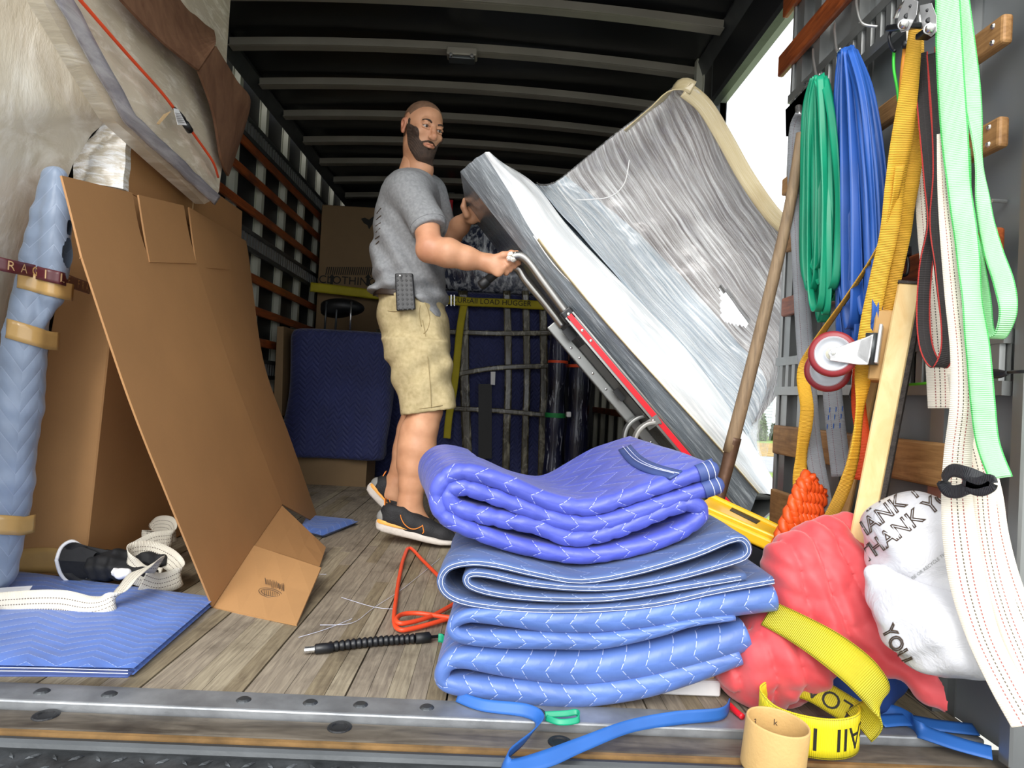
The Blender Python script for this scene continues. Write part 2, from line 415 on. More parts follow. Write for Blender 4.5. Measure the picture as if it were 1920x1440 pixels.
# ================================================================ materials used all over
M_steel = plain('galvanised_steel', '9b9d9c', .38, .75, .18, 5, .15, (1, 1, .3))
M_steel_dark = plain('dark_steel', '55585a', .45, .7, .2, 6, .1)
M_wallpanel = plain('grey_wall_sheet', '8b8f90', .4, .15, .12, 2, .05)
M_black_panel = plain('black_wall_sheet', '16171a', .5, .1, .25, 2)
M_roof = plain('dark_roof_sheet', '1d1e20', .32, .35, .35, 1.2, .1, (1, .5, 1), 3)
M_bow = plain('grey_roof_bow', '8f8a80', .55, .3, .15, 3)
M_post = plain('pale_wall_post', 'b4b4a6', .55, .2, .15, 4)
M_slat = wood('varnished_slat_wood', '6b2f14', 'a8572a', (10, 1.2, 16), .4, .15, '3d2216')
M_slat2 = wood('dry_slat_wood', '8a6136', 'b98c58', (10, 1.2, 16), .6, .2, '5d4126')
M_plank = wood('worn_floor_oak', '72675a', '9f9380', (22, 1.6, 22), .68, .35, '4a4034')
M_plank2 = wood('worn_floor_oak_pale', '7d725f', 'aa9e86', (26, 1.4, 26), .68, .35, '55493a')
M_plank3 = wood('worn_floor_oak_brown', '6a5d4a', '93866c', (22, 1.6, 22), .68, .35, '423629')
M_gap = plain('floor_gap', '15120e', .9)
M_sill = plain('worn_aluminium_sill', '9a9da0', .45, .6, .25, 14, .2)
M_bumper = wood('rusty_bumper', '3b342c', '6f675b', (1.5, 9, 9), .5, .5, '231c16', 4)
M_rust = plain('rust_edge', '80623a', .7, .1, .35, 18, .3)
M_plate = plain('wet_tread_plate', '4d5052', .35, .55, .5, 22, .5)
M_black = plain('black_rubber', '17181a', .5)
M_blackplastic = plain('black_plastic', '1b1c1f', .38)
M_white = plain('white_plastic', 'e9e9ea', .4)
M_silver = plain('satin_silver', 'cfcfcf', .32, .45, .06, 9)
M_chrome = plain('zinc_plated_steel', 'd4d4d2', .22, .9, .06, 9)
M_chrome_b = plain('brushed_tube_steel', 'a8a6a2', .3, .9, .1, 9)

WL, WR, ZC, YB = -1.45, .95, 2.35, 6.2
# ---------------------------------------------------------------- floor
fl = MB().box((WL-.06, 1.30, -.09), (WR+.06, YB, -.03)).out('floor', M_gap, kind='structure')
x = WL-.04; i = 0; pw = .2
while x < WR+.02:
    w = min(pw, WR+.04-x); segs = [1.35, YB]
    # each board is a glued-up panel of narrow laths with staggered joints
    mb = MB(); k = 0; lw = w/5
    for j in range(5):
        y = 1.35
        while y < YB:
            L = random.uniform(.8, 1.7); y2 = min(YB, y+L); dz = random.uniform(-.0012, .0)
            mb.box((x+j*lw+.0004, y+.0006, -.03), (x+(j+1)*lw-.0004, y2-.0006, dz), random.choice((0, 0, 1, 2)))
            y = y2
        k += 1
    mb.uv = mb.uv
    mb.out('floor_board', [M_plank, M_plank2, M_plank3], fl)
    x += w+.0035
# rear sill, bumper and lift plate
sl = MB().box((WL-.05, 1.278, -.09), (WR+.03, 1.352, .003)).out('trim_1', M_sill, kind='structure'); bevel(sl, .004, 2)
bolt = MB().lathe([(0, .004), (.010, .0035), (.013, .0015), (.0145, 0), (.0145, -.004)], (0, 0, .003), seg=14)
bm0 = None
for px, py in ((107, 1281), (228, 1287), (466, 1304), (585, 1315), (677, 1322), (800, 1331), (1010, 1345), (1480, 1372)):
    q = PZ(px, py)
    if bm0 is None:
        bm0 = bolt.out('sill_bolt', M_steel_dark, sl); bm0.data.transform(Matrix.Translation(Vector(world_loc(sl))))
    o = bm0 if px == 107 else inst(bm0)
    o.location = Vector((q[0], 1.315, 0))-world_loc(sl)
bp = MB()
bp.box((WL-.05, 1.205, -.16), (WR+.4, 1.276, -.012))
bpo = bp.out('trim_2', M_bumper, kind='structure'); bevel(bpo, .006, 2)
MB().box((WL-.05, 1.192, -.17), (WR+.4, 1.201, -.010)).out('rust_lip', M_rust, bpo)
for px, py in ((133, 1308), (640, 1357), (1050, 1392)):
    q = PZ(px, py, -.012)
    MB().lathe([(0, 0), (.012, .0), (.015, .002), (.021, .002), (.023, 0), (.023, -.004)], (q[0], min(max(q[1], 1.225), 1.255), -.0115), seg=18).out('drain_hole', [M_black], bpo)
lp = MB().box((WL-.05, .55, -.20), (WR+.4, 1.175, -.03))
lpo = lp.out('trim_3', M_plate, kind='structure')
MB().tube([(WL, 1.182, -.026), (WR+.4, 1.182, -.026)], .012, 10).out('lip_rail', M_steel_dark, lpo)
tr = MB()
for ix in range(62):
    for iy in range(13):
        cx = WL+.02+ix*.036; cy = .72+iy*.036; a = radians(45 if (ix+iy) % 2 else -45)
        dx, dy = cos(a)*.013, sin(a)*.013; nx, ny = -sin(a)*.004, cos(a)*.004
        tr.add([(cx-dx, cy-dy, -.0295), (cx+nx, cy+ny, -.0295), (cx+dx, cy+dy, -.0295), (cx-nx, cy-ny, -.0295), (cx-dx*.5, cy-dy*.5, -.0265), (cx+dx*.5, cy+dy*.5, -.0265)],
               [(0, 3, 4), (3, 2, 5, 4), (2, 1, 5), (1, 0, 4, 5)])
tr.out('tread_pattern', M_plate, lpo, kind='stuff')

# ---------------------------------------------------------------- ceiling
nx = 12; G = []
for ix in range(nx+1):
    xx = WL+(WR-WL)*ix/nx; arch = .05*(1-((xx-(WL+WR)/2)/1.2)**2)
    G.append([(xx, yy+.0, ZC+arch+.008*sin(yy*5+xx*2)) for yy in np.linspace(1.3, YB, 40)])
mb = MB(); mb.grid(G); top = [[(p[0], p[1], ZC+.09) for p in r] for r in G]; mb.grid(top)
ceil = mb.out('ceiling', M_roof, smooth=True, kind='structure')
bow = MB(); xs = np.linspace(WL+.03, WR-.03, 17)
for a, b in zip(xs[:-1], xs[1:]):
    za, zb = [ZC-.045+.05*(1-((q-(WL+WR)/2)/1.2)**2) for q in (a, b)]
    bow.bar((a, 0, za), (b, 0, zb), .035, .045); bow.bar((a, 0, za-.02), (b, 0, zb-.02), .062, .004)
b0 = bow.out('roof_bow', M_bow, ceil); b0.data.transform(Matrix.Translation(world_loc(ceil))); first = True
for k in range(-3, 8):
    o = b0 if first else inst(b0); first = False
    o.location = Vector((0, 2.92+.425*k, 0))-world_loc(ceil)
# cove along both ceiling edges
for s, xx in (('1', WL), ('2', WR)):
    e = 1 if xx < 0 else -1
    MB().plate([(xx, 1.3, ZC-.10), (xx+e*.03, 1.3, ZC-.02), (xx+e*.02, 1.3, ZC+.03), (xx, 1.3, ZC+.03)], (0, YB-1.3, 0)).out('cove_rail', M_steel_dark, ceil)
# dome light between two bows
q = P(866, 106, 3.31)
lt = thing('ceiling_light', 'small rectangular metal lamp fixed to a roof bow over the man', 'light', (q[0], 3.31, q[2]))
bevel(MB().box((q[0]-.075, 3.28, q[2]-.005), (q[0]+.075, 3.35, q[2]+.035)).out('housing', M_bow, lt), .006, 2)
bevel(MB().box((q[0]-.065, 3.285, q[2]-.022), (q[0]+.065, 3.345, q[2]-.005)).out('lens', M_steel_dark, lt), .005, 2)
for s in (-1, 1): MB().lathe([(0, .01), (.009, .009), (.011, 0)], (q[0]+s*.052, 3.278, q[2]-.012), (0, -1, 0), 10).out('clip', M_chrome, lt)

# ---------------------------------------------------------------- left wall
wl_ = MB().box((WL-.07, 1.3, 0), (WL-.04, YB, ZC+.05)).out('wall_left', M_black_panel, kind='structure')
def hat(x0, e, z0, z1):    # hat-section post, protrudes in direction e
    m = MB(); m.box((x0, -.045, z0), (x0+e*.004, .045, z1)) if e > 0 else m.box((x0-.004, -.045, z0), (x0, .045, z1))
    a, b = (x0, x0+e*.035) if e > 0 else (x0+e*.035, x0)
    m.box((a, -.022, z0), (b, .022, z1)); return m
def place(o, par, y): o.location = Vector((0, y, 0))-world_loc(par)
h0 = hat(WL-.04, 1, 0, ZC).out('post', M_post, wl_); h0.data.transform(Matrix.Translation(world_loc(wl_)))
for k in range(12):
    o = h0 if k == 0 else inst(h0); place(o, wl_, 1.55+.41*k)
for z, w in ((1.93, .05), (1.77, .05), (1.59, .05), (1.22, .05), (1.04, .05), (.86, .05), (.53, .06), (.34, .06)):
    bevel(MB().box((WL-.004, 1.36, z-w/2), (WL+.016, YB-.02, z+w/2)).out('slat', M_slat, wl_), .004)
# horizontal tie rails with slots
for z in (2.02, 1.42, .70):
    m = MB(); m.box((WL-.004, 1.36, z+.035), (WL+.012, YB, z+.06)); m.box((WL-.004, 1.36, z-.06), (WL+.012, YB, z-.035)); m.out('tie_rail', M_steel_dark, wl_)
    m = MB(); y = 1.37
    while y < YB: m.box((WL-.004, y, z-.036), (WL+.008, y+.02, z+.036)); y += .045
    m.out('rail_rungs', M_steel, wl_, kind='stuff')

# ---------------------------------------------------------------- far wall
wb = MB().box((WL-.05, YB, 0), (WR+.05, YB+.04, ZC+.09)).out('wall_back', M_black_panel, kind='structure')
for z in (1.90, 1.7, 1.5, 1.25, 1.0): bevel(MB().box((WL+.02, YB-.02, z-.03), (WR-.02, YB-.002, z+.03)).out('slat', M_slat, wb), .004)

# ---------------------------------------------------------------- right wall: rear panel, side doorway, front panel
YE, YD, YF = 1.195, 2.24, 3.12
wr = MB()
wr.box((WR+.04, YE, 0), (WR+.07, YD, ZC+.05)); wr.box((WR+.04, YF, 0), (WR+.07, YB, ZC+.05)); wr.box((WR+.0, YD, 2.06), (WR+.07, YF, ZC+.05))
wr = wr.out('wall_right', M_wallpanel, kind='structure')
MB().box((WR+.0, YF+.01, 0), (WR+.04, YB-.05, ZC)).out('black_lining', M_black_panel, wr)
for y0, y1, m in ((YE-.02, YE+.012, M_steel), (YD-.02, YD, M_steel), (YF, YF+.02, M_steel_dark)):
    bevel(MB().box((WR-.002, y0, 0), (WR+.075, y1, ZC)).out('jamb', m, wr), .004)
MB().box((WR-.004, YD, 2.045), (WR+.03, YF, 2.075)).out('header_rail', M_steel_dark, wr)
MB().box((WR-.002, YD, 2.075), (WR-.0, YF, ZC)).out('header_lining', M_black_panel, wr)
h1 = hat(WR+.04, -1, 0, ZC).out('post', M_steel, wr); h1.data.transform(Matrix.Translation(world_loc(wr)))
for k, y in enumerate((1.42, 1.84, 2.07, 2.19)):
    o = h1 if k == 0 else inst(h1); place(o, wr, y)
h2 = hat(WR+.0, -1, 0, ZC).out('post', M_post, wr); h2.data.transform(Matrix.Translation(world_loc(wr)))
for k in range(8):
    o = h2 if k == 0 else inst(h2); place(o, wr, 3.3+.41*k)
for z in (1.22, 1.04, .86, .53): bevel(MB().box((WR-.05, YF+.03, z-.025), (WR-.032, YB-.03, z+.025)).out('slat', M_slat, wr), .004)
for z, w, y1, m in ((2.03, .075, 2.30, M_slat), (1.83, .075, 2.32, M_slat), (1.375, .058, 2.24, M_slat2), (1.175, .06, 2.20, M_slat2), (.96, .062, 2.20, M_slat), (.52, .095, 2.22, M_slat2), (.30, .11, 2.22, M_slat2)):
    sla = bevel(MB().box((WR-.016, 1.245, z-w/2), (WR+.006, y1, z+w/2)).out('slat', m, wr), .006, 2)
    for dz in (-.28, .28):
        MB().lathe([(0, .0035), (.004, .003), (.006, 0)], (WR-.016, 1.272, z+w*dz), (-1, 0, 0), 8).out('screw', M_chrome, wr)
rung = MB().add([(WR-.014, -.011, -.036), (WR-.014, .011, -.036), (WR-.004, .013, -.036), (WR-.004, -.013, -.036), (WR-.014, -.011, .036), (WR-.014, .011, .036), (WR-.004, .013, .036), (WR-.004, -.013, .036)],
                [(3, 2, 1, 0), (4, 5, 6, 7), (0, 1, 5, 4), (1, 2, 6, 5), (2, 3, 7, 6), (3, 0, 4, 7)]).out('rail_rung', M_steel, wr)
rung.data.transform(Matrix.Translation(world_loc(wr))); first = True
for z in (1.62, .73):
    m = MB(); m.box((WR-.016, 1.212, z+.035), (WR+.004, YD-.02, z+.062)); m.box((WR-.016, 1.212, z-.062), (WR+.004, YD-.02, z-.035))
    m.box((WR-.002, 1.212, z-.036), (WR+.0, YD-.02, z+.036)); m.out('tie_rail', M_steel, wr)
    y = 1.235
    while y < YD-.04:
        o = rung if first else inst(rung); first = False
        o.location = Vector((0, y, z))-world_loc(wr); y += .045
# rear door hinge pin beyond the wall's edge, bolts on the wall
for px, py in ((1886, 378), (1890, 620), (1893, 505), (1860, 415)):
    q = PX(px, py, WR+.035)
    MB().tube([q, q+np.array([-.028, 0, 0])], .004, 8).out('wall_bolt', M_chrome, wr)
# ================================================================ outdoors, seen through the side doorway
M_grass = plain('lawn', '7f9a45', .9, 0, .35, 3, .4, (1, 1, 1), 40)
M_leafy = plain('leaf_strewn_lawn', '9c8249', .9, 0, .4, 4, .4)
M_road = plain('asphalt_road', '9b9ea4', .85, 0, .08, 2)
M_drive = plain('concrete_drive', 'b0aea6', .85, 0, .1, 1)
M_siding = plain('grey_siding', 'b9c0c8', .7)
M_trimw = plain('white_trim', 'eef0f2', .6)
M_leaf = plain('shrub_leaf', '4f6a35', .7, 0, .4, 5)
M_leaf2 = plain('shrub_leaf_dark', '3c522c', .7, 0, .4, 5)
M_bark = plain('twig_bark', '6d5a48', .8)
ZG = -.95
def slab(name, poly, z, m, **k): return MB().plate([(a, b, z-.3) for a, b in poly], (0, 0, .3)).out(name, m, **k)
slab('ground', [(-60, -30), (120, -30), (120, 120), (-60, 120)], ZG-.02, M_grass, kind='structure')
slab('driveway', [(-30, -25), (16, -25), (16, 1.2), (2.6, 1.2), (2.6, 13.5), (-30, 13.5)], ZG, M_drive, kind='structure')  # unseen reach widened so the lawn's green bounce stays off the ceiling
slab('road', [(-60, 15.2), (120, 19.0), (120, 24.5), (-60, 20.0)], ZG+.01, M_road, kind='structure')
slab('verge', [(-60, 20.1), (120, 24.6), (120, 31.5), (-60, 29)], ZG+.02, M_leafy, kind='structure')
# lawn blades in front of the road
rg = np.random.default_rng(3); n = 9000
bx = rg.uniform(2.7, 12, n); by = rg.uniform(5, 16, n); h = rg.uniform(.03, .08, n); a = rg.uniform(0, 3.14, n)
V = np.empty((n, 3, 3)); V[:, 0] = np.stack([bx-.01*np.cos(a), by-.01*np.sin(a), np.full(n, ZG-.02)], 1); V[:, 1] = np.stack([bx+.01*np.cos(a), by+.01*np.sin(a), np.full(n, ZG-.02)], 1)
V[:, 2] = np.stack([bx+rg.normal(0, .02, n), by+rg.normal(0, .02, n), ZG-.02+h], 1)
obj('grass', V.reshape(-1, 3), np.arange(3*n).reshape(-1, 3), M_grass, kind='stuff', label='short green lawn beyond the side doorway of the truck', cat='grass')
# house
hs = thing('house', 'pale grey house with lapped siding and white corner boards across the road', 'house', (17, 38, ZG))
MB().box((12.9, 38, ZG), (30, 46, 3.3)).out('wall', M_siding, hs)
m = MB(); z = ZG+.25
while z < 3.2:
    m.add([(12.9, 37.97, z), (30, 37.97, z), (30, 37.995, z+.16), (12.9, 37.995, z+.16), (12.9, 38.0, z), (30, 38.0, z)], [(0, 1, 2, 3), (4, 5, 1, 0)]); z += .17
m.out('siding', M_siding, hs, kind='stuff')
for x0 in (14.6, 15.9, 18.2): MB().box((x0, 37.88, ZG), (x0+.32, 37.99, 3.3)).out('corner_board', M_trimw, hs)
MB().plate([(12.4, 37.4, 3.3), (30.5, 37.4, 3.3), (30.5, 42, 5.2), (12.4, 42, 5.2)], (0, 0, .15)).out('roof', M_road, hs)
w_ = MB(); w_.box((16.6, 37.9, .3), (17.8, 37.98, 2.1)); wo = w_.out('window', M_trimw, hs); MB().box((16.7, 37.88, .4), (17.7, 37.9, 2.0)).out('pane', M_steel_dark, wo)
def shrub(px, py, Y, r, label, m, seed):
    q = P(px, py, Y); rg = np.random.default_rng(seed)
    t = thing('shrub', label, 'shrub', (q[0], Y, ZG), 'shrubs along the house front')
    n = 2600; d = rg.normal(size=(n, 3)); d /= np.linalg.norm(d, axis=1)[:, None]; d[:, 2] = np.abs(d[:, 2])
    rad = rg.uniform(.55, 1, n)**.5*(1+.18*np.sin(d[:, 0]*7+seed)*np.cos(d[:, 1]*6))
    c = np.array([q[0], Y, ZG])+d*rad[:, None]*np.array(r); s = .075
    A = rg.normal(size=(n, 3)); A /= np.linalg.norm(A, axis=1)[:, None]; B = np.cross(A, rg.normal(size=(n, 3))); B /= np.linalg.norm(B, axis=1)[:, None]
    V = np.stack([c-A*s, c-B*s*.5, c+A*s, c+B*s*.5], 1).reshape(-1, 3)
    obj('foliage', V, np.arange(4*n).reshape(-1, 4), m, t, kind='stuff')
    mb = MB()
    for k in range(6):
        a = rg.uniform(0, 6.28); mb.tube([(q[0], Y, ZG), (q[0]+cos(a)*r[0]*.5, Y+sin(a)*r[1]*.5, ZG+r[2]*.8)], [.04, .015], 6)
    mb.out('stem', M_bark, t)
shrub(1420, 830, 33, (.42, .5, 1.5), 'taller shrub left of the others by the house', M_leaf, 1)
shrub(1459, 830, 33.5, (.40, .5, .95), 'low rounded shrub in the middle of the row by the house', M_leaf2, 2)
shrub(1500, 830, 33.2, (.42, .5, .85), 'low dark shrub nearest the truck wall edge by the house', M_leaf, 3)
tw = thing('sapling', 'bare thin branching sapling standing before the grey house', 'tree', (P(1478, 828, 31)[0], 31, ZG))
b = np.array([P(1478, 828, 31)[0], 31, ZG]); mb = MB(); mb.tube([b, b+[.05, 0, 1.2], b+[-.1, 0, 3.4]], [.05, .035, .012], 6)
tw1 = mb.out('trunk', M_bark, tw); rg = np.random.default_rng(5); mb = MB()
for k in range(16):
    z = rg.uniform(.5, 3.0); a = rg.choice([-1, 1])*rg.uniform(.4, 1.1); mb.tube([b+[0, 0, z], b+[a*.6, rg.uniform(-.3, .3), z+.4], b+[a, rg.uniform(-.4, .4), z+1.0]], [.018, .012, .005], 5)
mb.out('branches', M_bark, tw, kind='stuff')
# ================================================================ left side: wrapped goods, cartons, pads
M_card = card('carton_board', 'b98b5a'); M_card_d = card('carton_board_brown', 'a77a4c'); M_card_in = plain('carton_edge', 'cfae80', .8)
M_card_old = wood('old_brown_board', '5e3e2b', '7c5a42', (3, 3, 1.5), .6, .1)
M_ink = plain('carton_ink', '4a3b30', .8)
M_tape = plain('tan_packing_tape', 'c6a165', .28, 0, .12, 10, .3, (1, 1, 1), 30, Coat_Weight=.5)
M_wrapbeige = wrap('film_over_beige_goods', 'd8ccb6', 'f3ecdd', 'bfb39c', (0, radians(-35), 0), (1.5, 4, 14), .3, .35, (.5, .72), (.3, .6))
M_wrapgrey = wrap('film_roll_edge', '8d8a90', 'b0adb0', '77747c', (0, 0, 0), (8, 1, 8), .25, .25)
M_wrapwhite = wrap('film_over_carton_top', 'd8cdb9', 'ffffff', 'b5a78f', (0, .6, .3), (6, 6, 22), .2, .6, (.42, .6))
M_padpale = quilt('pale_grey_blue_pad', '8c9cb4', '9aa8c0', .42, .055, .12, .2, False, .28, .05)
M_padblue = quilt('blue_pad', '5272ba', '9db0de', .5, .05, .12, .15, True, .3, .04)
M_padbind = plain('pad_binding', '3d4f86', .6, 0, .12, 20, .2)
M_thread = plain('pale_thread', 'd3d7ea', .7)
M_orange = plain('orange_rubber', 'e2502a', .45)

# big film-wrapped piece lying on the cartons (its side faces into the truck)
wg = thing('wrapped_mattress', 'large beige film-wrapped mattress on edge above the cartons at upper left', 'mattress', (-1.09, 2.1, 1.25))
def slabface(X0, ys, zb, zt, n, m, seed, amp):
    G = []
    for i in range(n+1):
        r = []
        for j in range(m+1):
            y = ys[0]+(ys[1]-ys[0])*i/n; t = j/m; zz = zb(y)+(zt-zb(y))*t
            p = np.array([X0, y, zz]); d = vnoise(p*np.array([1, 1, 1]), .8, seed)*amp+vnoise(np.array([0, y+zz*.8, (zz-y)*.25]), 3, seed+3, 2)*amp*.35
            rnd = .05*(1-sqrt(max(0, 1-(1-min(1, t*m/2.2))**2))) if t*m < 2.2 else 0
            r.append((X0+d-rnd, y, zz))
        G.append(r)
    return np.array(G)
zb = lambda y: float(np.interp(y, [1.40, 1.55, 1.72, 1.86, 2.12, 2.46, 2.7], [1.62, 1.48, 1.39, 1.322, 1.292, 1.258, 1.24]))
G = slabface(-1.05, (1.41, 2.45), zb, 2.12, 60, 34, 4, .014)
mb = MB(); mb.grid(G[:, ::-1]); B_ = G.copy(); B_[:, :, 0] = -1.135; mb.grid(B_)
for e in (0, -1): mb.grid(np.stack([G[e], B_[e]]))
mb.grid(np.stack([G[:, 0], B_[:, 0]])); mb.grid(np.stack([G[:, -1], B_[:, -1]]))
mb.out('cover', M_wrapbeige, wg, True)
mb = MB(); e = [(-1.042-.01, y, zb(y)+.012) for y in np.linspace(1.46, 2.44, 30)]
mb, _ = ribbon_geo(np.array(e)+np.array([vnoise(np.array(e), 3, 1)*.004, 0*vnoise(np.array(e), 3, 2), vnoise(np.array(e), 4, 3)*.006]).T, .038, (.5, 0, 1), .010, 2); mb.out('rolled_film_edge', M_wrapgrey, wg, True)
# film skirts hanging down beside it
M_skirt = wrap('loose_milky_film', 'e6dfd0', 'fbf8f0', 'cfc6b4', (0, radians(20), 0), (9, 3, 1.4), .3, .5, (.45, .68), (.3, .6))
pol = [[(-130, -60), (262, -60)], [(-130, 60), (256, 60)], [(-130, 150), (232, 150)], [(-130, 210), (212, 208)], [(-130, 262), (166, 258)], [(-130, 320), (134, 320)], [(-130, 420), (92, 402)], [(-130, 520), (66, 520)], [(-130, 640), (36, 660)], [(-130, 800), (6, 820)], [(-130, 950), (-8, 960)], [(-130, 1080), (-20, 1068)]]
rows = []
for l, r in pol: rows.append([P(l[0]+(r[0]-l[0])*t, l[1]+(r[1]-l[1])*t, 1.50+.5*t) for t in np.linspace(0, 1, 24)])
rows = np.array(rows); R2 = np.stack([crom(rows[:, k], 6) for k in range(rows.shape[1])], 1)
dn = vnoise(R2*np.array([2.2, 1, .5]), 2.4, 8)*.018+vnoise(R2*np.array([3, 0, .6]), 4, 9)*.01
R2[:, :, 1] += dn-.01
R2[:, :, 0] = np.maximum(R2[:, :, 0], -1.425); mb = MB(); mb.grid(R2[:, ::-1]); R3 = R2.copy(); R3[:, :, 1] += .012; mb.grid(R3); mb.grid(np.stack([R2[:, -1], R3[:, -1]])); mb.grid(np.stack([R2[-1], R3[-1]]))
mb.out('wrapped_bundle', M_skirt, None, True, label='milky film-wrapped beige bundle standing at the extreme left edge behind the rolled pad', cat='bundle')

# tall carton with a film-wrapped top
def LP(l, Y): return [P(a, b, Y) for a, b in l]
bx = thing('tall_carton', 'tall narrow cardboard carton with film-wrapped pointed top, behind the leaning sheet', 'box', PZ(150, 1085))
Yf = 2.06; Yb = 2.98
fb_l, fb_r, ft_l, ft_r = P(20, 1074, Yf), P(157, 1086, Yf), P(140, 345, Yf), P(236, 357, Yf)
fb_l[2] = fb_r[2] = .001
def back(p, dx=0): return np.array([p[0]+dx, Yb, p[2]])
m = MB(); m.hexa([fb_l, fb_r, back(fb_r, .02), back(fb_l), ft_l, ft_r, back(ft_r, .0), back(ft_l)]); bevel(m.out('carton_body', M_card, bx), .004)
t_l, t_r = P(147, 285, Yf), P(240, 242, Yf); pk = P(217, 207, Yf+.05)
hi = back(t_r); hi[2] = t_r[2]
m = MB(); m.hexa([ft_r+[-.004, .001, 0], ft_r, back(ft_r), back(ft_r)+[-.004, 0, 0], t_r+[-.004, 0, 0], t_r, hi, hi+[-.004, 0, 0]])
m.hexa([ft_l, ft_l+[.004, 0, 0], back(ft_l)+[.004, 0, 0], back(ft_l), t_l, t_l+[.004, 0, 0], back(t_l)+[.004, 0, 0], back(t_l)]); m.out('carton_side', M_card_d, bx)
# film stretched over its end, gathered in a point
n = 14; rows = []
prof = [(ft_l, ft_r), ((ft_l+t_l)/2+[-.002, 0, 0], (ft_r+t_r)/2), (t_l, t_r+[0, 0, -.03]), (t_l*.45+pk*.55+[0, 0, -.01], t_r*.45+pk*.55+[.01, 0, .01]), (pk+[-.008, 0, 0], pk+[.008, 0, 0])]
for a, b in prof: rows.append([a+(b-a)*t+np.array([0, -.012-.02*sin(pi*t), 0]) for t in np.linspace(0, 1, n)])
rows = np.array(rows); R2 = np.stack([crom(rows[:, k], 5) for k in range(n)], 1); R2[:, :, 1] += vnoise(R2, 7, 5)*.008
R3 = R2.copy(); R3[:, :, 1] += .03; mb = MB(); mb.grid(R2[:, ::-1]); mb.grid(R3)
for e in (0, -1): mb.grid(np.stack([R2[:, e], R3[:, e]]))
mb.out('film_top', M_wrapwhite, bx, True)
s0, s1 = P(334, 327, 2.5), P(334, 385, 2.5)
MB().bar((ft_r[0]+.001, 2.5, ft_r[2]-.0), (ft_r[0]+.001, 2.5, t_r[2]), .004, .002, (1, 0, 0)).out('seam', M_card_in, bx)
mb, _ = ribbon_geo([P(20, 1055, Yf-.004), P(90, 1050, Yf-.004), P(160, 1062, Yf-.004)], .075, (0, 0, 1), .002); mb.out('packing_tape', M_tape, bx, True)

# rolled pale pad
V = Vol(P(-80, 1085, 1.70)*[1, 0, 0]+[0, 1.68, 0], [P(150, 280, 1.85)[0], 1.97, 1.32], .006)
c = [P(x, y, 1.84) for x, y in ((99, 335), (84, 400), (70, 480), (58, 560), (46, 640), (24, 760), (2, 900), (-22, 1066))]
V.chain(c, [.03, .032, .036, .045, .056, .068, .075, .07], .012)
V.chain([P(x, y, 1.83) for x, y in ((106, 330), (108, 400), (104, 480), (97, 560), (76, 622))], [.024, .036, .036, .026, .006], .012)
V.cutfn(lambda x, y, z: z-.004+0*x+0*y)
V.dispfn(lambda x, y, z: (.0012*np.sin(z*95+x*30)+.002*np.sin(z*21+y*40)).astype(np.float32))
v, q = V.mesh(); v = relax(v, q, 2)
rp = obj('rolled_pad', v, q, M_padpale, None, True, uv=np.stack([v[:, 2]*1.0, v[:, 0]+v[:, 1]], 1), label='pale grey-blue quilted pad rolled around a long upright piece, banded with tan tape', cat='moving pad')
rp_t = None
bvP = bvh_of(v, q.tolist())
def hug(x0, y0, x1, y1, n=9, off=.003):
    o_ = []
    for t in np.linspace(0, 1, n):
        d = ray(x0+(x1-x0)*t, y0+(y1-y0)*t); h = bvP.ray_cast(Vector(CAM), Vector(d).normalized())
        if h[0] is not None: o_.append(np.array(h[0]+h[1]*off))
    return o_
for a4, w in (((22, 520, 128, 548), .046), ((2, 612, 100, 642), .05), ((-60, 980, 42, 986), .05)):
    l = hug(*a4)
    if len(l) > 3:
        l = [l[0]+[-.004, .04, 0]]+l+[l[-1]+[.004, .04, 0]]; mb, _ = ribbon_geo(l, w, (0, 0, 1), .003, 3); mb.out('tape_band', M_tape, rp, True)

# maroon printed tape across pad and carton
M_maroon = plain('maroon_tape', '5e2a30', .35)
tp = thing('printed_tape', 'maroon and tan lettered tape strap running across rolled pad and carton', 'tape', P(80, 510, 1.75))
lh = [P(-60, 480, 1.70), P(10, 497, 1.72)]+hug(62, 508, 116, 522, 5, .006)+[P(140, 531, 1.9), P(168, 541, 2.03)]
mb, inf = ribbon_geo(lh, .034, (0, 0, 1), .002, 5); mb.out('tape_band', M_maroon, tp, True)
LT = inf[4][-1]
def on_band(ch, f, m, sz=.034):
    V_, F_ = text_flat(ch, sz); p_, s_, N_, w_, L_ = inf; sg = 1 if N_[len(N_)//2]@CF < 0 else -1; o_ = []
    for x_, y_, _ in V_:
        u = f*LT+x_; i_ = int(np.clip(np.searchsorted(L_, u)-1, 0, len(L_)-2)); t_ = (u-L_[i_])/(L_[i_+1]-L_[i_]+1e-9)
        o_.append(p_[i_]*(1-t_)+p_[i_+1]*t_+np.array([0, 0, y_])+N_[i_]*sg*.0018)
    obj('lettering', o_, F_, m, tp)
for k_, ch in enumerate('FRAGILE.FRA'): on_band(ch, .12+.082*k_, M_card_in if k_ % 3 else M_tape)

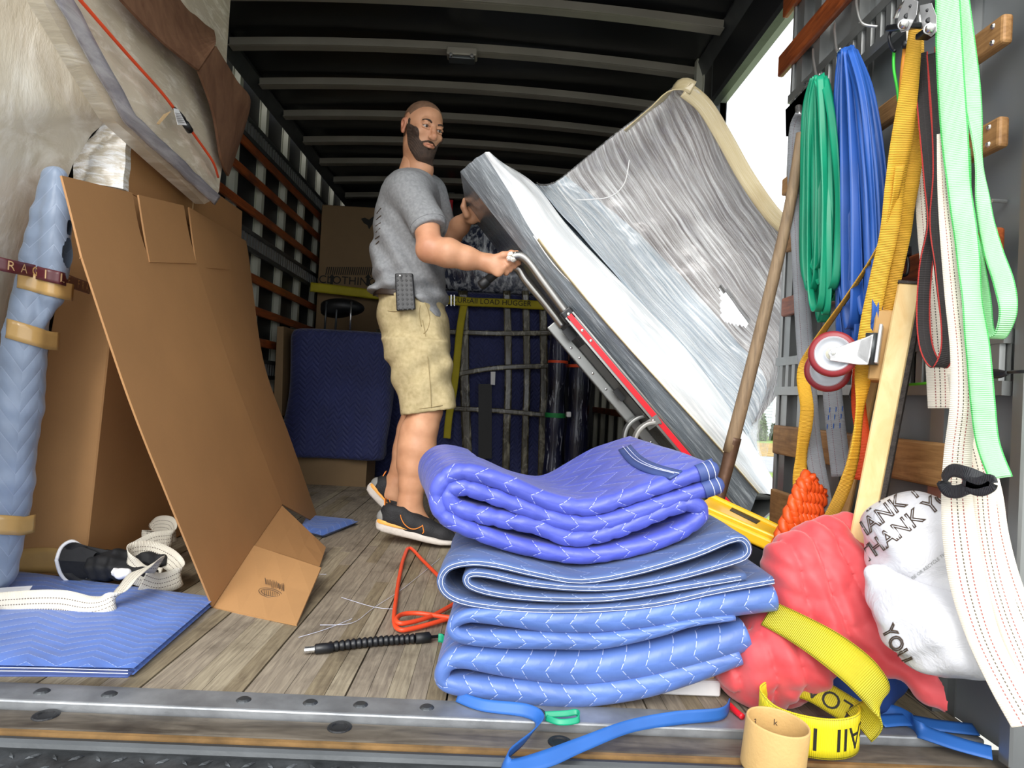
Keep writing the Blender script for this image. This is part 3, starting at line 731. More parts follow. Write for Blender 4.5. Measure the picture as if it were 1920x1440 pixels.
# cardboard sheet leaning on the carton (opened-out box)
cs = thing('cardboard_sheet', 'opened-out cardboard carton leaning with slit flaps on top and printed flaps on floor', 'cardboard', (-.78, 2.4, 0))
def patch(name, rows, th, m, par, nu=10, nv=6, bulge=0.0, **k):
    """rows: list of rows of 3-D points (same count) -> smooth thick sheet"""
    R_ = np.array(rows, float); R_ = np.stack([crom(R_[:, j], nu) for j in range(R_.shape[1])], 1)
    R_ = np.stack([crom(R_[i], nv) if R_.shape[1] > 2 else np.array([R_[i, 0]+(R_[i, 1]-R_[i, 0])*t for t in np.linspace(0, 1, nv+1)]) for i in range(len(R_))])
    nn = np.cross(R_[-1, 0]-R_[0, 0], R_[0, -1]-R_[0, 0]); nn /= np.linalg.norm(nn)
    if bulge:
        s, t = np.meshgrid(np.linspace(0, 1, R_.shape[0]), np.linspace(0, 1, R_.shape[1]), indexing='ij')
        R_ = R_+nn*(bulge*np.sin(pi*s)*np.sin(pi*t))[..., None]
    Q_ = R_+nn*th; a, b = R_.shape[:2]; mb = MB(); mb.grid(R_[:, ::-1]); mb.grid(Q_)
    for e in (0, -1): mb.grid(np.stack([R_[e], Q_[e]])); mb.grid(np.stack([R_[:, e], Q_[:, e]]))
    return mb.out(name, m, par, False, **k)
# sheet frame: bottom crease on the floor, top against the carton
def SH(px, py, t):   # t = fraction up the sheet; near/far handled by intersecting the ray with the leaning plane
    return PLN(px, py)
a0, a1, a2 = PZ(400, 1138), PZ(590, 990), None
tl = PX(112, 330, -1.06)
nrm = np.cross(a1-a0, tl-a0); nrm /= np.linalg.norm(nrm)
def PLN(px, py, off=0.0):
    d = ray(px, py); return CAM+d*(((a0+nrm*off-CAM)@nrm)/(d@nrm))
c1 = [(250, 362), (262, 430), (278, 492), (352, 700), (420, 870), (474, 1022)]     # crease 1, top to bottom
c2 = [(347, 386), (355, 440), (366, 495), (430, 690), (482, 830), (527, 946)]      # crease 2
L_ = [(112, 330), (130, 400), (150, 482), (238, 745), (315, 940), (396, 1138)]
R_e = [(459, 452), (464, 480), (474, 560), (495, 690), (545, 830), (598, 985)]
U = lambda l, o=0.0: [PLN(x, y, o) for x, y in l]
g = .0035
def panel(A, B, offs=(0, 0), bul=0, lo=2, hi=6):
    return [[PLN(*A[i], offs[0]), PLN(*B[i], offs[1])] for i in range(lo, hi)]
patch('panel', panel(L_, c1), .005, M_card_d, cs, 8, 8, .0)
patch('panel', panel(c1, c2), .005, M_card_d, cs, 8, 8, 0)
patch('panel', panel(c2, R_e, (0, -.03)), .005, M_card_d, cs, 8, 8, 0)
c1a = [(c1[0][0]-5, c1[0][1]), (c1[1][0]-4, c1[1][1]), c1[2]]; c1b = [(c1[0][0]+7, c1[0][1]+4), (c1[1][0]+5, c1[1][1]), c1[2]]; c2a = [(c2[0][0]-5, c2[0][1]), (c2[1][0]-3, c2[1][1]), c2[2]]; c2b = [(c2[0][0]+5, c2[0][1]+3), (c2[1][0]+3, c2[1][1]), c2[2]]
patch('top_flap', panel(L_, c1a, (0, 0), 0, 0, 3), .005, M_card_d, cs, 6, 6)
patch('top_flap', panel(c1b, c2a, (.003, .003), 0, 0, 3), .005, M_card_d, cs, 6, 6)
patch('top_flap', panel(c2b, R_e, (.0, -.03), 0, 0, 3), .005, M_card_d, cs, 6, 6)
for c in (c1, c2): MB().tube(crom(U(c[2:], .0), 6)+nrm*-.001, .0022, 6).out('crease', M_card_in, cs)
MB().tube(crom(U([(150, 484), (276, 494), (366, 500), (430, 505)], .0), 5), .0016, 6).out('crease', M_card_d, cs)
# bottom flaps folded out onto the floor
f1 = [PLN(398, 1138), PLN(474, 1022), PZ(602, 1064, .05), PZ(556, 1171, .006)]
F1 = patch('bottom_flap', [[f1[0], f1[3]], [f1[1], f1[2]]], .005, M_card, cs, 2, 3)
f2 = [PLN(474, 1022), PLN(527, 946), PZ(611, 1026, .03), PZ(600, 1060, .012)]
patch('bottom_flap', [[f2[0], f2[3]], [f2[1], f2[2]]], .005, M_card_d, cs, 2, 3)
# print on the lower flaps
fn = np.cross(f1[2]-f1[0], f1[1]-f1[0]); fn /= np.linalg.norm(fn); fn = fn if fn@(CAM-f1[0]) > 0 else -fn
fc = (f1[0]+f1[1]+f1[2]+f1[3])/4
def onF(px, py, o=.0075):
    d = ray(px, py); return CAM+d*(((fc+fn*o-CAM)@fn)/(d@fn))
mk = MB()
for k in range(17):
    a_, b_ = onF(497+k*2.1, 1084+k*.7-random.uniform(-2, 2)), onF(497+k*2.1+1.5, 1096+k*.7+random.uniform(-3, 2)); mk.tube([a_, b_], random.choice((.0005, .0010)), 4)
mk.out('printed_marks', M_ink, cs, kind='stuff')
for ra, rb in ((22, 9), (17, 6)):
    MB().tube([onF(507+ra*cos(a), 1112+rb*sin(a)+ra*cos(a)*.2) for a in np.linspace(0, 2*pi, 33)], .0008, 4, cap=False).out('printed_oval', M_ink, cs)
for k in range(7): MB().tube([onF(495+k*4, 1106+k*.8), onF(496+k*4, 1116+k*.8)], .0006, 4).out('printed_bar', M_ink, cs)
mk = MB()
for k in range(4): mk.tube([PLN(553+k*2.2, 990+k*2, .06), PLN(556+k*2.2, 1000+k*2, .06)], .0007, 4)

# brown board sheets above the wrapped mattress
bb = thing('brown_board', 'dark brown bent cardboard sheet leaning over the wrapped mattress near the ceiling', 'cardboard', PX(380, 120, -1.0))
def PB(px, py, X): return PX(px, py, X)
patch('panel', [[PB(195, -30, -1.0), PB(372, -30, -1.1)], [PB(290, 70, -1.0), PB(398, 60, -1.06)], [PB(368, 132, -.99), PB(400, 84, -1.0)]], .008, M_card_old, bb, 5, 5)
patch('panel', [[PB(369, 134, -.99), PB(401, 86, -1.0)], [PB(396, 210, -1.0), PB(440, 150, -1.0)], [PB(412, 300, -1.02), PB(466, 188, -1.0)], [PB(425, 330, -1.05), PB(452, 250, -1.04)]], .008, M_card_old, bb, 5, 5)
# bungee cord across the mattress with its paper tag
bc = thing('bungee_cord', 'orange-red bungee cord with black hook running diagonally over the wrapped mattress', 'bungee cord', PX(335, 215, -1.02))
MB().tube(crom([PX(140, -12, -1.015), PX(230, 92, -1.015), PX(300, 170, -1.015), PX(326, 203, -1.015)], 6), .0045, 8).out('cord', M_orange, bc, True)
MB().tube(crom([PX(357, 243, -1.015), PX(380, 275, -1.015), PX(400, 305, -1.015), PX(409, 332, -1.035)], 6), .0042, 8).out('cord', M_orange, bc, True)
MB().tube(crom([PX(326, 203, -1.01), PX(336, 212, -1.0), PX(344, 222, -1.0), PX(349, 233, -1.01)], 4), [.006]*13, 8).out('hook', M_blackplastic, bc, True)
MB().tube([PX(347, 231, -1.0), PX(356, 245, -1.0)], .011, 10).out('hook_cap', M_blackplastic, bc, True)
patch('paper_tag', [[PX(325, 203, -.985), PX(334, 205, -.985)], [PX(333, 234, -.98), PX(350, 235, -.98)]], .001, M_white, bc, 2, 2)
mk = MB()
for k in range(6):
    a, b = PX(328.5+k*1.1, 212+k*3.3, -.9775), PX(338.5+k*1.5, 213+k*3.3, -.9775); mk.bar(a, b, .0012, .001, (0, 0, 1))
mk.out('tag_print', M_ink, bc, kind='stuff')
patch('paper_tag', [[PX(307, 214, -.995), PX(321, 208, -.995)], [PX(293, 232, -.99), PX(298, 234, -.99)]], .001, M_card_in, bc, 2, 2)

# quilted blue pad lying on the floor at the left
def quad_pad(name, A, B, C, D, t, m, n=28, mm=40, amp=.004, seed=1, layers=2, **k):
    """A-B front edge, D-C back edge; folded pad of several layers"""
    th = t/layers; t_obj = thing(name, *k.pop('tg'), loc=((A+B+C+D)/4)*[1, 1, 0]+[0, 0, A[2]]) if 'tg' in k else None
    for l in range(layers):
        s, u = np.meshgrid(np.linspace(0, 1, n), np.linspace(0, 1, mm), indexing='ij')
        ins = -.004*(layers-1-l)
        Gt = (A*(1-u[..., None])+B*u[..., None])*(1-s[..., None])+(D*(1-u[..., None])+C*u[..., None])*s[..., None]
        W_ = np.linalg.norm(B-A); D_ = np.linalg.norm(D-A)
        ed = np.minimum(np.minimum(s*D_, (1-s)*D_), np.minimum(u*W_, (1-u)*W_)); rr = np.sqrt(np.clip(1-(1-np.clip(ed/(th*.6), 0, 1))**2, 0, 1))
        nz = vnoise(Gt, 2.2, seed)*amp*1.0
        T = Gt.copy(); T[..., 2] = A[2]+l*th+th*.5+th*.48*rr+nz*np.clip(ed/.05, 0, 1)
        Bm = Gt.copy(); Bm[..., 2] = A[2]+l*th+th*.5-th*.48*rr
        uv = np.stack([s*D_, u*W_], -1)
        mb = MB(); mb.grid(T[::-1], uv[::-1]); mb.grid(Bm, uv)
        mb.out('layer', m, t_obj, True)
    return t_obj
fp = quad_pad('floor_pad', PZ(-70, 1264), PZ(250, 1271), PZ(405, 1133), PZ(-70, 1070), .026, M_padblue, tg=('bright blue quilted moving pad lying folded flat on the floor at left', 'moving pad'))
mb, _ = ribbon_geo([PZ(-70, 1262, .029), PZ(90, 1262, .029), PZ(246, 1264, .029)], .03, (0, 1, 0), .002); mb.out('binding', M_padbind, fp, True)
for yy in (1251, 1257): MB().tube([PZ(-70, yy, .031), PZ(90, yy+2, .031), PZ(240, yy+6, .031)], .0009, 5).out('stitching', M_thread, fp)
q0, q1, q2 = PZ(578, 1000), PZ(602, 1008), PZ(668, 992)
bl = quad_pad('floor_pad', PZ(560, 1000), PZ(604, 1011), PZ(672, 984), PZ(575, 975), .03, M_padblue, n=14, mm=16, layers=1, tg=('corner of a blue pad on the floor peeking out behind the leaning cardboard', 'moving pad'))

# sheet of white paper on the floor pad
patch('paper_sheet', [[PZ(-60, 1128, .03), PZ(48, 1117, .03)], [PZ(-60, 1106, .034), PZ(61, 1098, .045)]], .0015, M_white, None, 3, 3, label='white sheet of paper lying on the blue floor pad at far left', cat='paper')

# glove
M_glove = plain('black_glove_fabric', '131417', .75, 0, .3, 25, .5, (1, 1, 1), 45)
gl = thing('work_glove', 'black padded glove with white cuff piping lying on the blue floor pad', 'glove', PZ(190, 1090, .02))
Yg = 1.94
rg0 = [(106, 1050), (109, 1028), (122, 1019), (135, 1030), (152, 1046), (161, 1062), (153, 1084), (134, 1094), (116, 1095), (107, 1078)]
rg1 = [(160, 1044), (168, 1034), (185, 1030), (205, 1032), (222, 1038), (232, 1050), (230, 1072), (214, 1088), (190, 1092), (168, 1080)]
A = crom([P(x, y, Yg-.02) for x, y in rg0], 5, True); B = crom([P(x, y, Yg+.03) for x, y in rg1], 5, True); IN = (A-A.mean(0))*.9+A.mean(0)+[.005, .0, 0]; DEEP = (A-A.mean(0))*.6+A.mean(0)+[.07, .03, -.005]
A[:, 1] += np.array([.05*sin(pi*k/len(A)) for k in range(len(A))]); IN[:, 1] = A[:, 1]
G = np.array([np.vstack([q, q[:1]]) for q in (DEEP, IN, A, (A*.5+B*.5)+[0, -.012, .003], B)])
MB().grid(G).out('cuff', M_glove, gl, True)
MB().tube(np.vstack([A, A[:2]]), .0052, 8).out('piping', M_white, gl, True)
V = Vol([P(155, 1040, Yg)[0], 1.86, .02], [P(345, 1040, Yg)[0], 2.16, .21], .005)
def g(x, y, dy=0): return P(x, y, Yg+.03+dy)
V.ell(g(200, 1062), (.06, .05, .042), .02)
V.chain([g(215, 1052), g(258, 1050, .02), g(300, 1052, .03)], [.034, .028, .02], .012)
V.chain([g(215, 1066, -.03), g(250, 1072, -.03), g(285, 1072, -.02)], [.03, .022, .017], .01)
V.chain([g(220, 1050, .05), g(268, 1042, .07), g(316, 1048, .08)], [.03, .022, .018], .01)
V.dispfn(lambda x, y, z: (.003*np.sin(x*160+z*60)+.002*np.sin(z*190+y*100)).astype(np.float32)); V.cutfn(lambda x, y, z: z-.03+0*x+0*y)
v, q = V.mesh(); obj('hand_part', relax(v, q, 1), q, M_glove, gl, True)
V = Vol([P(205, 1070, 1.88)[0], 1.82, .02], [P(248, 1070, 1.88)[0], 1.96, .10], .004); V.chain([P(214, 1072, 1.90), P(226, 1076, 1.88), P(238, 1074, 1.88)], [.011, .013, .012], .01)
v, q = V.mesh(); obj('fingertip', v, q, M_white, gl, True)

# white webbing strap over the pad
M_webcream = webbing('cream_webbing', 'd9d3c4', ((.3, .018, '6d6258'), (.5, .018, '6d6258'), (.7, .018, '6d6258')), .7, dash=160)
ws = thing('webbing_strap', 'cream webbing strap with dark stitch lines trailing over the blue floor pad', 'strap', PZ(150, 1140, .03))
ribbon('strap', [P(58, 1196, 1.62), P(15, 1196, 1.62), P(-22, 1172, 1.64), P(-14, 1140, 1.68), P(40, 1133, 1.69), P(110, 1132, 1.70), P(165, 1140, 1.70), P(208, 1128, 1.72), P(240, 1092, 1.78), P(268, 1066, 1.86), P(300, 1058, 1.92)],
       [.045, .05, .06, .062, .065, .066, .06, .05, .058, .062, .06], [(0, .6, .8), (0, .5, .8), (0, .3, 1), (0, .1, 1), (0, .15, 1), (0, .3, 1), (0, .7, .9), (.3, .8, .8), (.7, .6, .6), (.9, .3, .4), (.6, .2, .9)], M_webcream, ws)
ribbon('strap', [P(300, 1084, 1.95), P(262, 1078, 1.93), P(240, 1056, 1.93), P(248, 1036, 1.96), P(285, 1034, 2.0), P(322, 1052, 2.0), P(338, 1078, 1.97), P(300, 1094, 1.93), P(268, 1086, 1.9)], .058, (0, .25, 1), M_webcream, ws)
ribbon('strap', [P(258, 1030, 2.1), P(290, 1014, 2.12), P(322, 1008, 2.15), P(318, 985, 2.2), P(290, 985, 2.25), P(286, 1006, 2.25), P(330, 1000, 2.3)], .055, (.15, .3, 1), M_webcream, ws)
# ================================================================ the man
M_skin = NT('skin'); _v = M_skin.coord('Object'); _a = M_skin.N('ShaderNodeAttribute', attribute_name='tint'); _sp = M_skin.N('ShaderNodeSeparateColor'); M_skin.L(_a.outputs['Color'], _sp.inputs[0])
_q = M_skin.noise(_v, 14, 4); _c = M_skin.ramp(_q, [(.3, srgb('c08a68')), (.7, srgb('d9a481'))])
_c = M_skin.mix(_sp.outputs[0], _c, srgb('b5604f'))        # ruddy lips, ear, elbow
_c = M_skin.mix(_sp.outputs[1], _c, srgb('5b4234'))        # short stubble
M_skin.bump(M_skin.noise(_v, 120, 3), .12, .002); M_skin.b.inputs['Subsurface Weight'].default_value = .08; M_skin.b.inputs['Subsurface Radius'].default_value = (.02, .008, .004)
M_skin = M_skin.set(_c, .48)
M_hair = plain('dark_brown_hair', '3a2a20', .7, 0, .3, 60, .5, (1, 1, 1), 250)
M_beard = plain('beard_stubble', '44342a', .75, 0, .35, 60, .6, (1, 1, 1), 300)
M_buzz = plain('buzzed_hair', '7d5e48', .7, 0, .25, 60, .4, (1, 1, 1), 250)
M_shirt = NT('grey_jersey'); _v = M_shirt.coord('Object'); _c = M_shirt.ramp(M_shirt.noise(_v, 90, 4), [(.3, srgb('828487')), (.7, srgb('989a9c'))]); M_shirt.bump(M_shirt.noise(_v, 11, 3), .22, .02); M_shirt = M_shirt.set(_c, .85)
M_short = NT('khaki_twill'); _v = M_short.coord('Object'); _c = M_short.ramp(M_short.noise(_v, 60, 4), [(.3, srgb('ad9d74')), (.7, srgb('c4b48b'))]); M_short.bump(M_short.noise(_v, 10, 3), .25, .02); M_short = M_short.set(_c, .85)
M_seam = plain('khaki_seam', 'a08f66', .9)
M_shoe = plain('black_knit', '1e1e21', .7, 0, .2, 40, .5, (1, 1, 1), 200)
M_shoegrey = plain('grey_shoe_panel', '8f8f8c', .6)
M_sole = plain('off_white_sole', 'd0c8bf', .7, 0, .1, 30, .5, (1, 1, 1), 70)
M_shoeor = plain('bright_orange_trim', 'f08a2c', .5)
M_belt = plain('dark_brown_belt', '33271f', .5)
YM = 2.78
def Q(px, py, dy=0.0): return P(px, py, YM+dy)
man = thing('person', 'man in grey T-shirt, khaki shorts and running shoes gripping the hand truck, looking back', 'person', (Q(770, 1000)[0], YM, 0))
# ---- body volume (arms, legs, trunk, neck)
V = Vol((-.72, 2.44, .0), (.17, 3.14, 1.64), .0045)
# near leg
def legc(rows, dy, k=.02):
    pts = [Q(x, y, dy) for x, y, r in rows]; V.chain(pts, [r*1250**-1*(YM+dy) for x, y, r in rows], k)
legc([(797, 700, 30), (798, 770, 31), (790, 800, 31), (783, 840, 33.5), (778, 870, 30), (773, 905, 25), (769, 938, 22), (768, 965, 23)], -.06, .015)
V.seg(Q(776, 815, -.04), Q(768, 868, -.04), .056, .045, .04)      # calf muscle behind
V.seg(Q(768, 955, -.05), Q(806, 995, -.05), .04, .03, .03)
legc([(795, 690, 28), (786, 760, 29), (778, 800, 29), (766, 845, 27), (757, 875, 23), (742, 905, 19), (735, 925, 18)], .20, .015)
V.seg(Q(768, 810, .2), Q(758, 850, .2), .05, .042, .03)
V.seg(Q(735, 920, .2), Q(765, 955, .2), .035, .03, .03)
# trunk inside the clothes
V.stack([(Q(0, 620)[2], Q(775, 620)[0], .08, YM+.05, .12), (Q(0, 560)[2], Q(766, 560)[0], .11, YM+.05, .15), (Q(0, 480)[2], Q(766, 480)[0], .11, YM+.05, .14), (Q(0, 360)[2], Q(770, 360)[0], .10, YM+.05, .16), (Q(0, 325)[2], Q(775, 325)[0], .06, YM+.05, .08)], .03)
V.seg(Q(771, 345, .04), Q(785, 290, .02), .068, .058, .03)
# near arm
SHn, ELn, WRn = Q(768, 362, -.14), Q(806, 462, -.25), Q(912, 492, -.24)
V.chain([SHn, Q(799, 420, -.205), ELn], [.062, .049, .049], .02)
V.chain([Q(803, 470, -.25), Q(840, 474, -.26), Q(875, 484, -.25), WRn, Q(924, 498, -.24)], [.047, .053, .043, .030, .029], .02)
# far arm
V.chain([Q(812, 365, .24), Q(838, 440, .26), Q(848, 442, .24)], [.06, .048, .046], .02)
V.chain([Q(842, 442, .24), Q(862, 424, .2), Q(878, 407, .14)], [.046, .042, .029], .02)
# ---- near hand: a fist closed round the black grip
G0, G1 = Q(972, 478, -.235), Q(912, 527, -.235); gd = (G1-G0)/np.linalg.norm(G1-G0)       # grip axis, up-right to down-left
gc = lambda s: G0+gd*s
ou = np.cross(gd, CF); ou /= np.linalg.norm(ou)                    # sideways, away from the wrist
if ou@CR < 0: ou = -ou
fw = CF-gd*(CF@gd); fw /= np.linalg.norm(fw)
V.ell(Q(924, 495, -.250), (.036, .024, .034), .02)
V.ell(Q(934, 503, -.262), (.027, .016, .034), .014)
for i, (s, L) in enumerate(((.020, 1.0), (.041, 1.06), (.062, 1.0), (.081, .86))):
    c = gc(s); R = .0265*L
    pts = [c-fw*.026-ou*.020, c-fw*.029+ou*.006, c-fw*.012+ou*.026, c+fw*.016+ou*.020, c+fw*.026-ou*.002]
    V.chain(pts, [.0120, .0118, .0105, .0095, .0085], .0025)
V.chain([Q(930, 484, -.26), Q(944, 478, -.27), gc(.005)-fw*.024-ou*.004, gc(-.002)+fw*.006+ou*.018-fw*.02], [.016, .0135, .0115, .0095], .006)
# ---- far hand: palm flat against the wrapped piece, fingers spread along it
pc = Q(886, 402, .12); hx = (Q(914, 420, .10)-Q(880, 388, .12)); hx /= np.linalg.norm(hx)
V.ell(pc, (.036, .022, .044), .02)
fb = [(884, 386, 908, 372), (892, 392, 922, 386), (898, 402, 929, 402), (900, 412, 926, 418)]
for (x0, y0, x1, y1) in fb:
    V.chain([Q(x0, y0, .12), Q((x0+x1)/2, (y0+y1)/2, .145), Q(x1, y1, .15)], [.0115, .0105, .008], .005)
V.chain([Q(876, 404, .10), Q(869, 388, .09), Q(871, 374, .09)], [.016, .0125, .009], .008)
vb, qb = V.mesh(); vb = relax(vb, qb, 1)
tint = np.zeros((len(vb), 2)); tint[:, 0] = .35*np.exp(-((vb-ELn)**2).sum(1)/.004)+.15*np.exp(-((vb-gc(.05))**2).sum(1)/.002)
# ---- head
yaw = radians(36); FX = np.array([cos(yaw), sin(yaw), 0]); FY = np.array([-sin(yaw), cos(yaw), 0]); FZ = np.array([0, 0, 1.])   # local x = viewer's right, y = to the back
pitch = radians(15); roll = radians(4)
FYp = FY*cos(pitch)+FZ*sin(pitch)*-1*-1; FZp = np.cross(FX, FYp); FZp /= np.linalg.norm(FZp); FYp = np.cross(FZp, FX)
FXr = FX*cos(roll)-FZp*sin(roll); FZr = np.cross(FXr, FYp)
HM = np.stack([FXr, FYp, FZr]); HC = Q(792, 247, -.01); HS = 1.02
def H2W(v): return HC+(np.asarray(v)*HS)@HM
H = Vol((-.10, -.14, -.20), (.10, .125, .135), .0022)
H.ell((0, .014, .037), (.074, .095, .082), .01)
H.ell((0, -.028, -.022), (.057, .062, .085), .03)
H.ell((0, -.022, -.070), (.049, .055, .044), .03)
H.ell((0, -.062, -.098), (.024, .022, .020), .025)
H.seg((-.042, .004, -.07), (-.018, -.055, -.098), .016, .015, .02); H.seg((.042, .004, -.07), (.018, -.055, -.098), .016, .015, .02)
H.seg((-.034, -.077, .030), (.034, -.077, .030), .0115, k=.014)
for s in (-1, 1):
    H.ell((s*.030, -.094, .010), (.018, .014, .011), .012, op='cut')
    H.ell((s*.043, -.060, -.014), (.020, .020, .016), .018)
    H.seg((s*.017, -.0865, .0165), (s*.031, -.0905, .0215), .0042, k=.003); H.seg((s*.031, -.0905, .0215), (s*.046, -.080, .0155), .0042, k=.003)
    H.seg((s*.018, -.086, .004), (s*.044, -.080, .005), .0038, k=.004)
    H.ell((s*.0115, -.101, -.026), (.0085, .010, .0075), .006)
    H.ell((s*.0065, -.108, -.033), (.0035, .005, .003), .002, op='cut')
H.chain([(0, -.086, .022), (0, -.095, .004), (0, -.110, -.020), (0, -.108, -.027)], [.0085, .009, .0115, .010], .008)
H.chain([(-.027, -.081, -.054), (-.009, -.0925, -.0505), (0, -.0930, -.0515), (.009, -.0925, -.0505), (.027, -.081, -.054)], [.003, .0042, .004, .0042, .003], .004)
H.chain([(-.023, -.082, -.058), (0, -.0905, -.0620), (.023, -.082, -.058)], [.003, .0056, .003], .004)
H.chain([(-.019, -.089, -.0555), (0, -.0985, -.0562), (.019, -.089, -.0555)], [.0012, .0022, .0012], .001) if False else H.seg((-.016, -.0975, -.0562), (.016, -.0975, -.0562), .0024, k=.003, op='cut')
for s in (-1, 1):       # ears
    e = np.array([s*.0765, .020, .002])
    H.ell(e, (.0075, .018, .030), .006); H.ell(e+[s*.004, .004, .010], (.006, .015, .017), .004); H.ell(e+[s*.006, -.002, .002], (.0045, .009, .014), .003, op='cut'); H.ell(e+[0, -.004, -.024], (.006, .008, .009), .006)
nk = ((Q(783, 318, .03)-HC)@HM.T)/HS
H.seg((0, .030, -.045), nk, .054, .060, .03); H.seg((0, .012, -.075), nk+[0, -.03, 0], .040, .05, .02)
vh, qh = H.mesh(); vh = relax(vh, qh, 1, .4); nh = vnorm(vh, qh)
x, y, z = vh.T
def bandmask(x, y, z):
    # beard: jaw line and cheeks up to sideburn, upper lip; not lips
    top = -.040-.010*np.exp(-((np.abs(x)-.032)/.012)**2)+.046*ss(.036, .070, np.abs(x))
    m = ss(.006, -.006, z-top)*ss(.006, -.006, y-(.010+.70*np.minimum(z+.025, 0)))*ss(-.128, -.118, z)
    cheek = ss(.0, 1, (.020-np.hypot(np.abs(x)-.026, (z+.030)*1.2))/.010)
    m *= 1-0*cheek
    lips = ((x/.026)**2+((z+.0565)/.0085)**2) < 1
    m = np.where(lips & (y < -.07), 0, m)
    return m
bm = bandmask(x, y, z); sideburn = ss(.052, .062, np.abs(x))*ss(.004, -.004, y)*ss(-.020, -.010, y)*ss(.035, .02, z)*ss(-.02, .0, z)
bm = np.maximum(bm, sideburn*.9)
hairm = ss(.030, .045, z-.030*ss(.02, -.06, y)-.028*ss(.0, -.07, y))*ss(-.078, -.060, y)
hairm = np.maximum(hairm, ss(.0, .02, z+.045)*ss(.012, .028, y-.01*0)*(np.abs(x) < .074)*ss(.02, .032, y))
hairm = hairm*(np.abs(x) < .0725); bm = bm*(np.abs(x) < .0725)
lipm = (((x/.026)**2+((z+.0565)/.0080)**2) < 1)*(y < -.08)
tb = np.zeros((len(vh), 2)); tb[:, 0] = lipm*.45+.45*(np.abs(x) > .074)+.18*np.exp(-((x/.016)**2+((z+.02)/.02)**2))*(y < -.09); tb[:, 1] = .55*bm+.22*hairm*ss(.13, .02, z)
VW = np.vstack([vb, H2W(vh)]); QW = np.vstack([qb, qh+len(vb)]); TT = np.vstack([tint, tb])
body = obj('body', VW, QW, M_skin, man, True)
ca = body.data.color_attributes.new('tint', 'FLOAT_COLOR', 'POINT'); ca.data.foreach_set('color', np.hstack([TT, np.zeros((len(TT), 1)), np.ones((len(TT), 1))]).astype(np.float32).ravel())
def shell(name, mask, h, mat, noise=.0006, lo=.2):
    keep = mask > lo; fq = qh[keep[qh].all(1)]; v2 = vh+nh*((mask*(h+.0008)-.0008)+noise*np.sin(vh[:, :1]*900+vh[:, 2:]*700)[:, 0]*mask)[:, None]
    used = np.unique(fq); re = -np.ones(len(vh), int); re[used] = np.arange(len(used)); return obj(name, H2W(v2[used]), re[fq], mat, man, True)
shell('beard', bm, .0032, M_beard); shell('hair', hairm*ss(.12, .08, z*0), .0018, M_buzz, .0003)
M_eyew = plain('eye_white', 'b5aca4', .25); M_iris = plain('brown_iris', '3a2a1e', .15)
for s in (-1, 1):
    e = H2W((s*.0305, -.0755, .0105)); m = MB(); d = (H2W((s*.0305+.002, -.2, .010))-e); d /= np.linalg.norm(d)
    m.lathe([(.0125*sin(a), .0125*cos(a)) for a in np.linspace(0, pi, 14)], e, d, 18); eb = m.out('eyeball', M_eyew, man, True)
    MB().lathe([(0, .0130), (.003, .01295), (.0056, .0118)], e, d, 14).out('iris', M_iris, eb, True)
    bw = [H2W(p) for p in ((s*.014, -.0895, .0290), (s*.024, -.0925, .0335), (s*.036, -.088, .0345), (s*.049, -.074, .0290))]
    MB().tube(crom(bw, 5), [.0015]+[.0036]*8+[.003]*6+[.001], 8).out('eyebrow', M_hair, man, True)
# ---- T-shirt
S = Vol((-.64, 2.40, .92), (.05, 3.20, 1.72), .006)
rows = []
for py, x0, x1, hy in ((320, 748, 800, .075), (330, 735, 812, .13), (345, 720, 820, .17), (365, 712, 823, .185), (400, 703, 828, .185), (440, 697, 831, .18), (480, 695, 834, .175), (520, 693, 836, .175), (545, 694, 836, .172), (575, 704, 834, .168), (615, 715, 833, .165)):
    a, b = Q(x0, py), Q(x1, py); rows.append(((a[2]+b[2])/2, (a[0]+b[0])/2, (b[0]-a[0])/2, YM+.04, hy))
def sfold(x, y, z):
    # drapes radiating from the chest down to the back of the waist
    a = (x+.30)*1.0+(z-1.15)*.85
    f = .009*np.sin(a*62+np.sin(z*14)*1.2)*np.clip((1.36-z)/.2, 0, 1)*np.clip((z-.93)/.1, 0, 1)
    g = .014*np.sin((z-.25*x)*75)*np.exp(-((z-1.02)/.07)**2)*np.clip((-.1-x)/.25, 0, 1.2)
    return f+g+.003*np.sin(z*40+y*30)
S.stack(rows, .03, disp=sfold, pw=2.3)
S.ell(Q(768, 358, -.08), (.09, .07, .05), .05); S.ell(Q(790, 350, .2), (.08, .09, .055), .05)
S.seg(Q(768, 360, -.13), Q(801, 418, -.20), .080, .068, .04); S.seg(Q(801, 418, -.20), Q(806, 440, -.22), .068, .066, .02)
S.seg(Q(806, 365, .22), Q(825, 425, .24), .08, .072, .04)
# sleeve opening, hem cut, neckline
e0 = Q(804, 431, -.20); dd = (Q(815, 470, -.24)-Q(790, 400, -.18)); dd /= np.linalg.norm(dd)
S.seg(e0+dd*.04, e0+dd*.13, .053, .062, .004, op='cut')
hemN = np.array([-.16, 0, -1.0]); hemN /= np.linalg.norm(hemN)
def cutplane(p, n, cond=None): S.cutfn(lambda X, Y, Z: -((X-p[0])*n[0]+(Y-p[1])*n[1]+(Z-p[2])*n[2]), 0)
cutplane(e0+dd*.012, dd) if False else None
def slc(X, Y, Z):
    t = (X-e0[0])*dd[0]+(Y-e0[1])*dd[1]+(Z-e0[2])*dd[2]; rr_ = np.sqrt(np.maximum((X-e0[0])**2+(Y-e0[1])**2+(Z-e0[2])**2-t*t, 0))
    return np.maximum(np.maximum(.012-t, rr_-.082), Y-(YM-.115))
S.cutfn(slc, .0)
ha, hb, hc = Q(695, 548), Q(775, 556), Q(835, 612)
S.cutfn(lambda X, Y, Z: Z-np.interp(X, [ha[0], hb[0], hc[0]], [ha[2], hb[2], hc[2]]), .004)
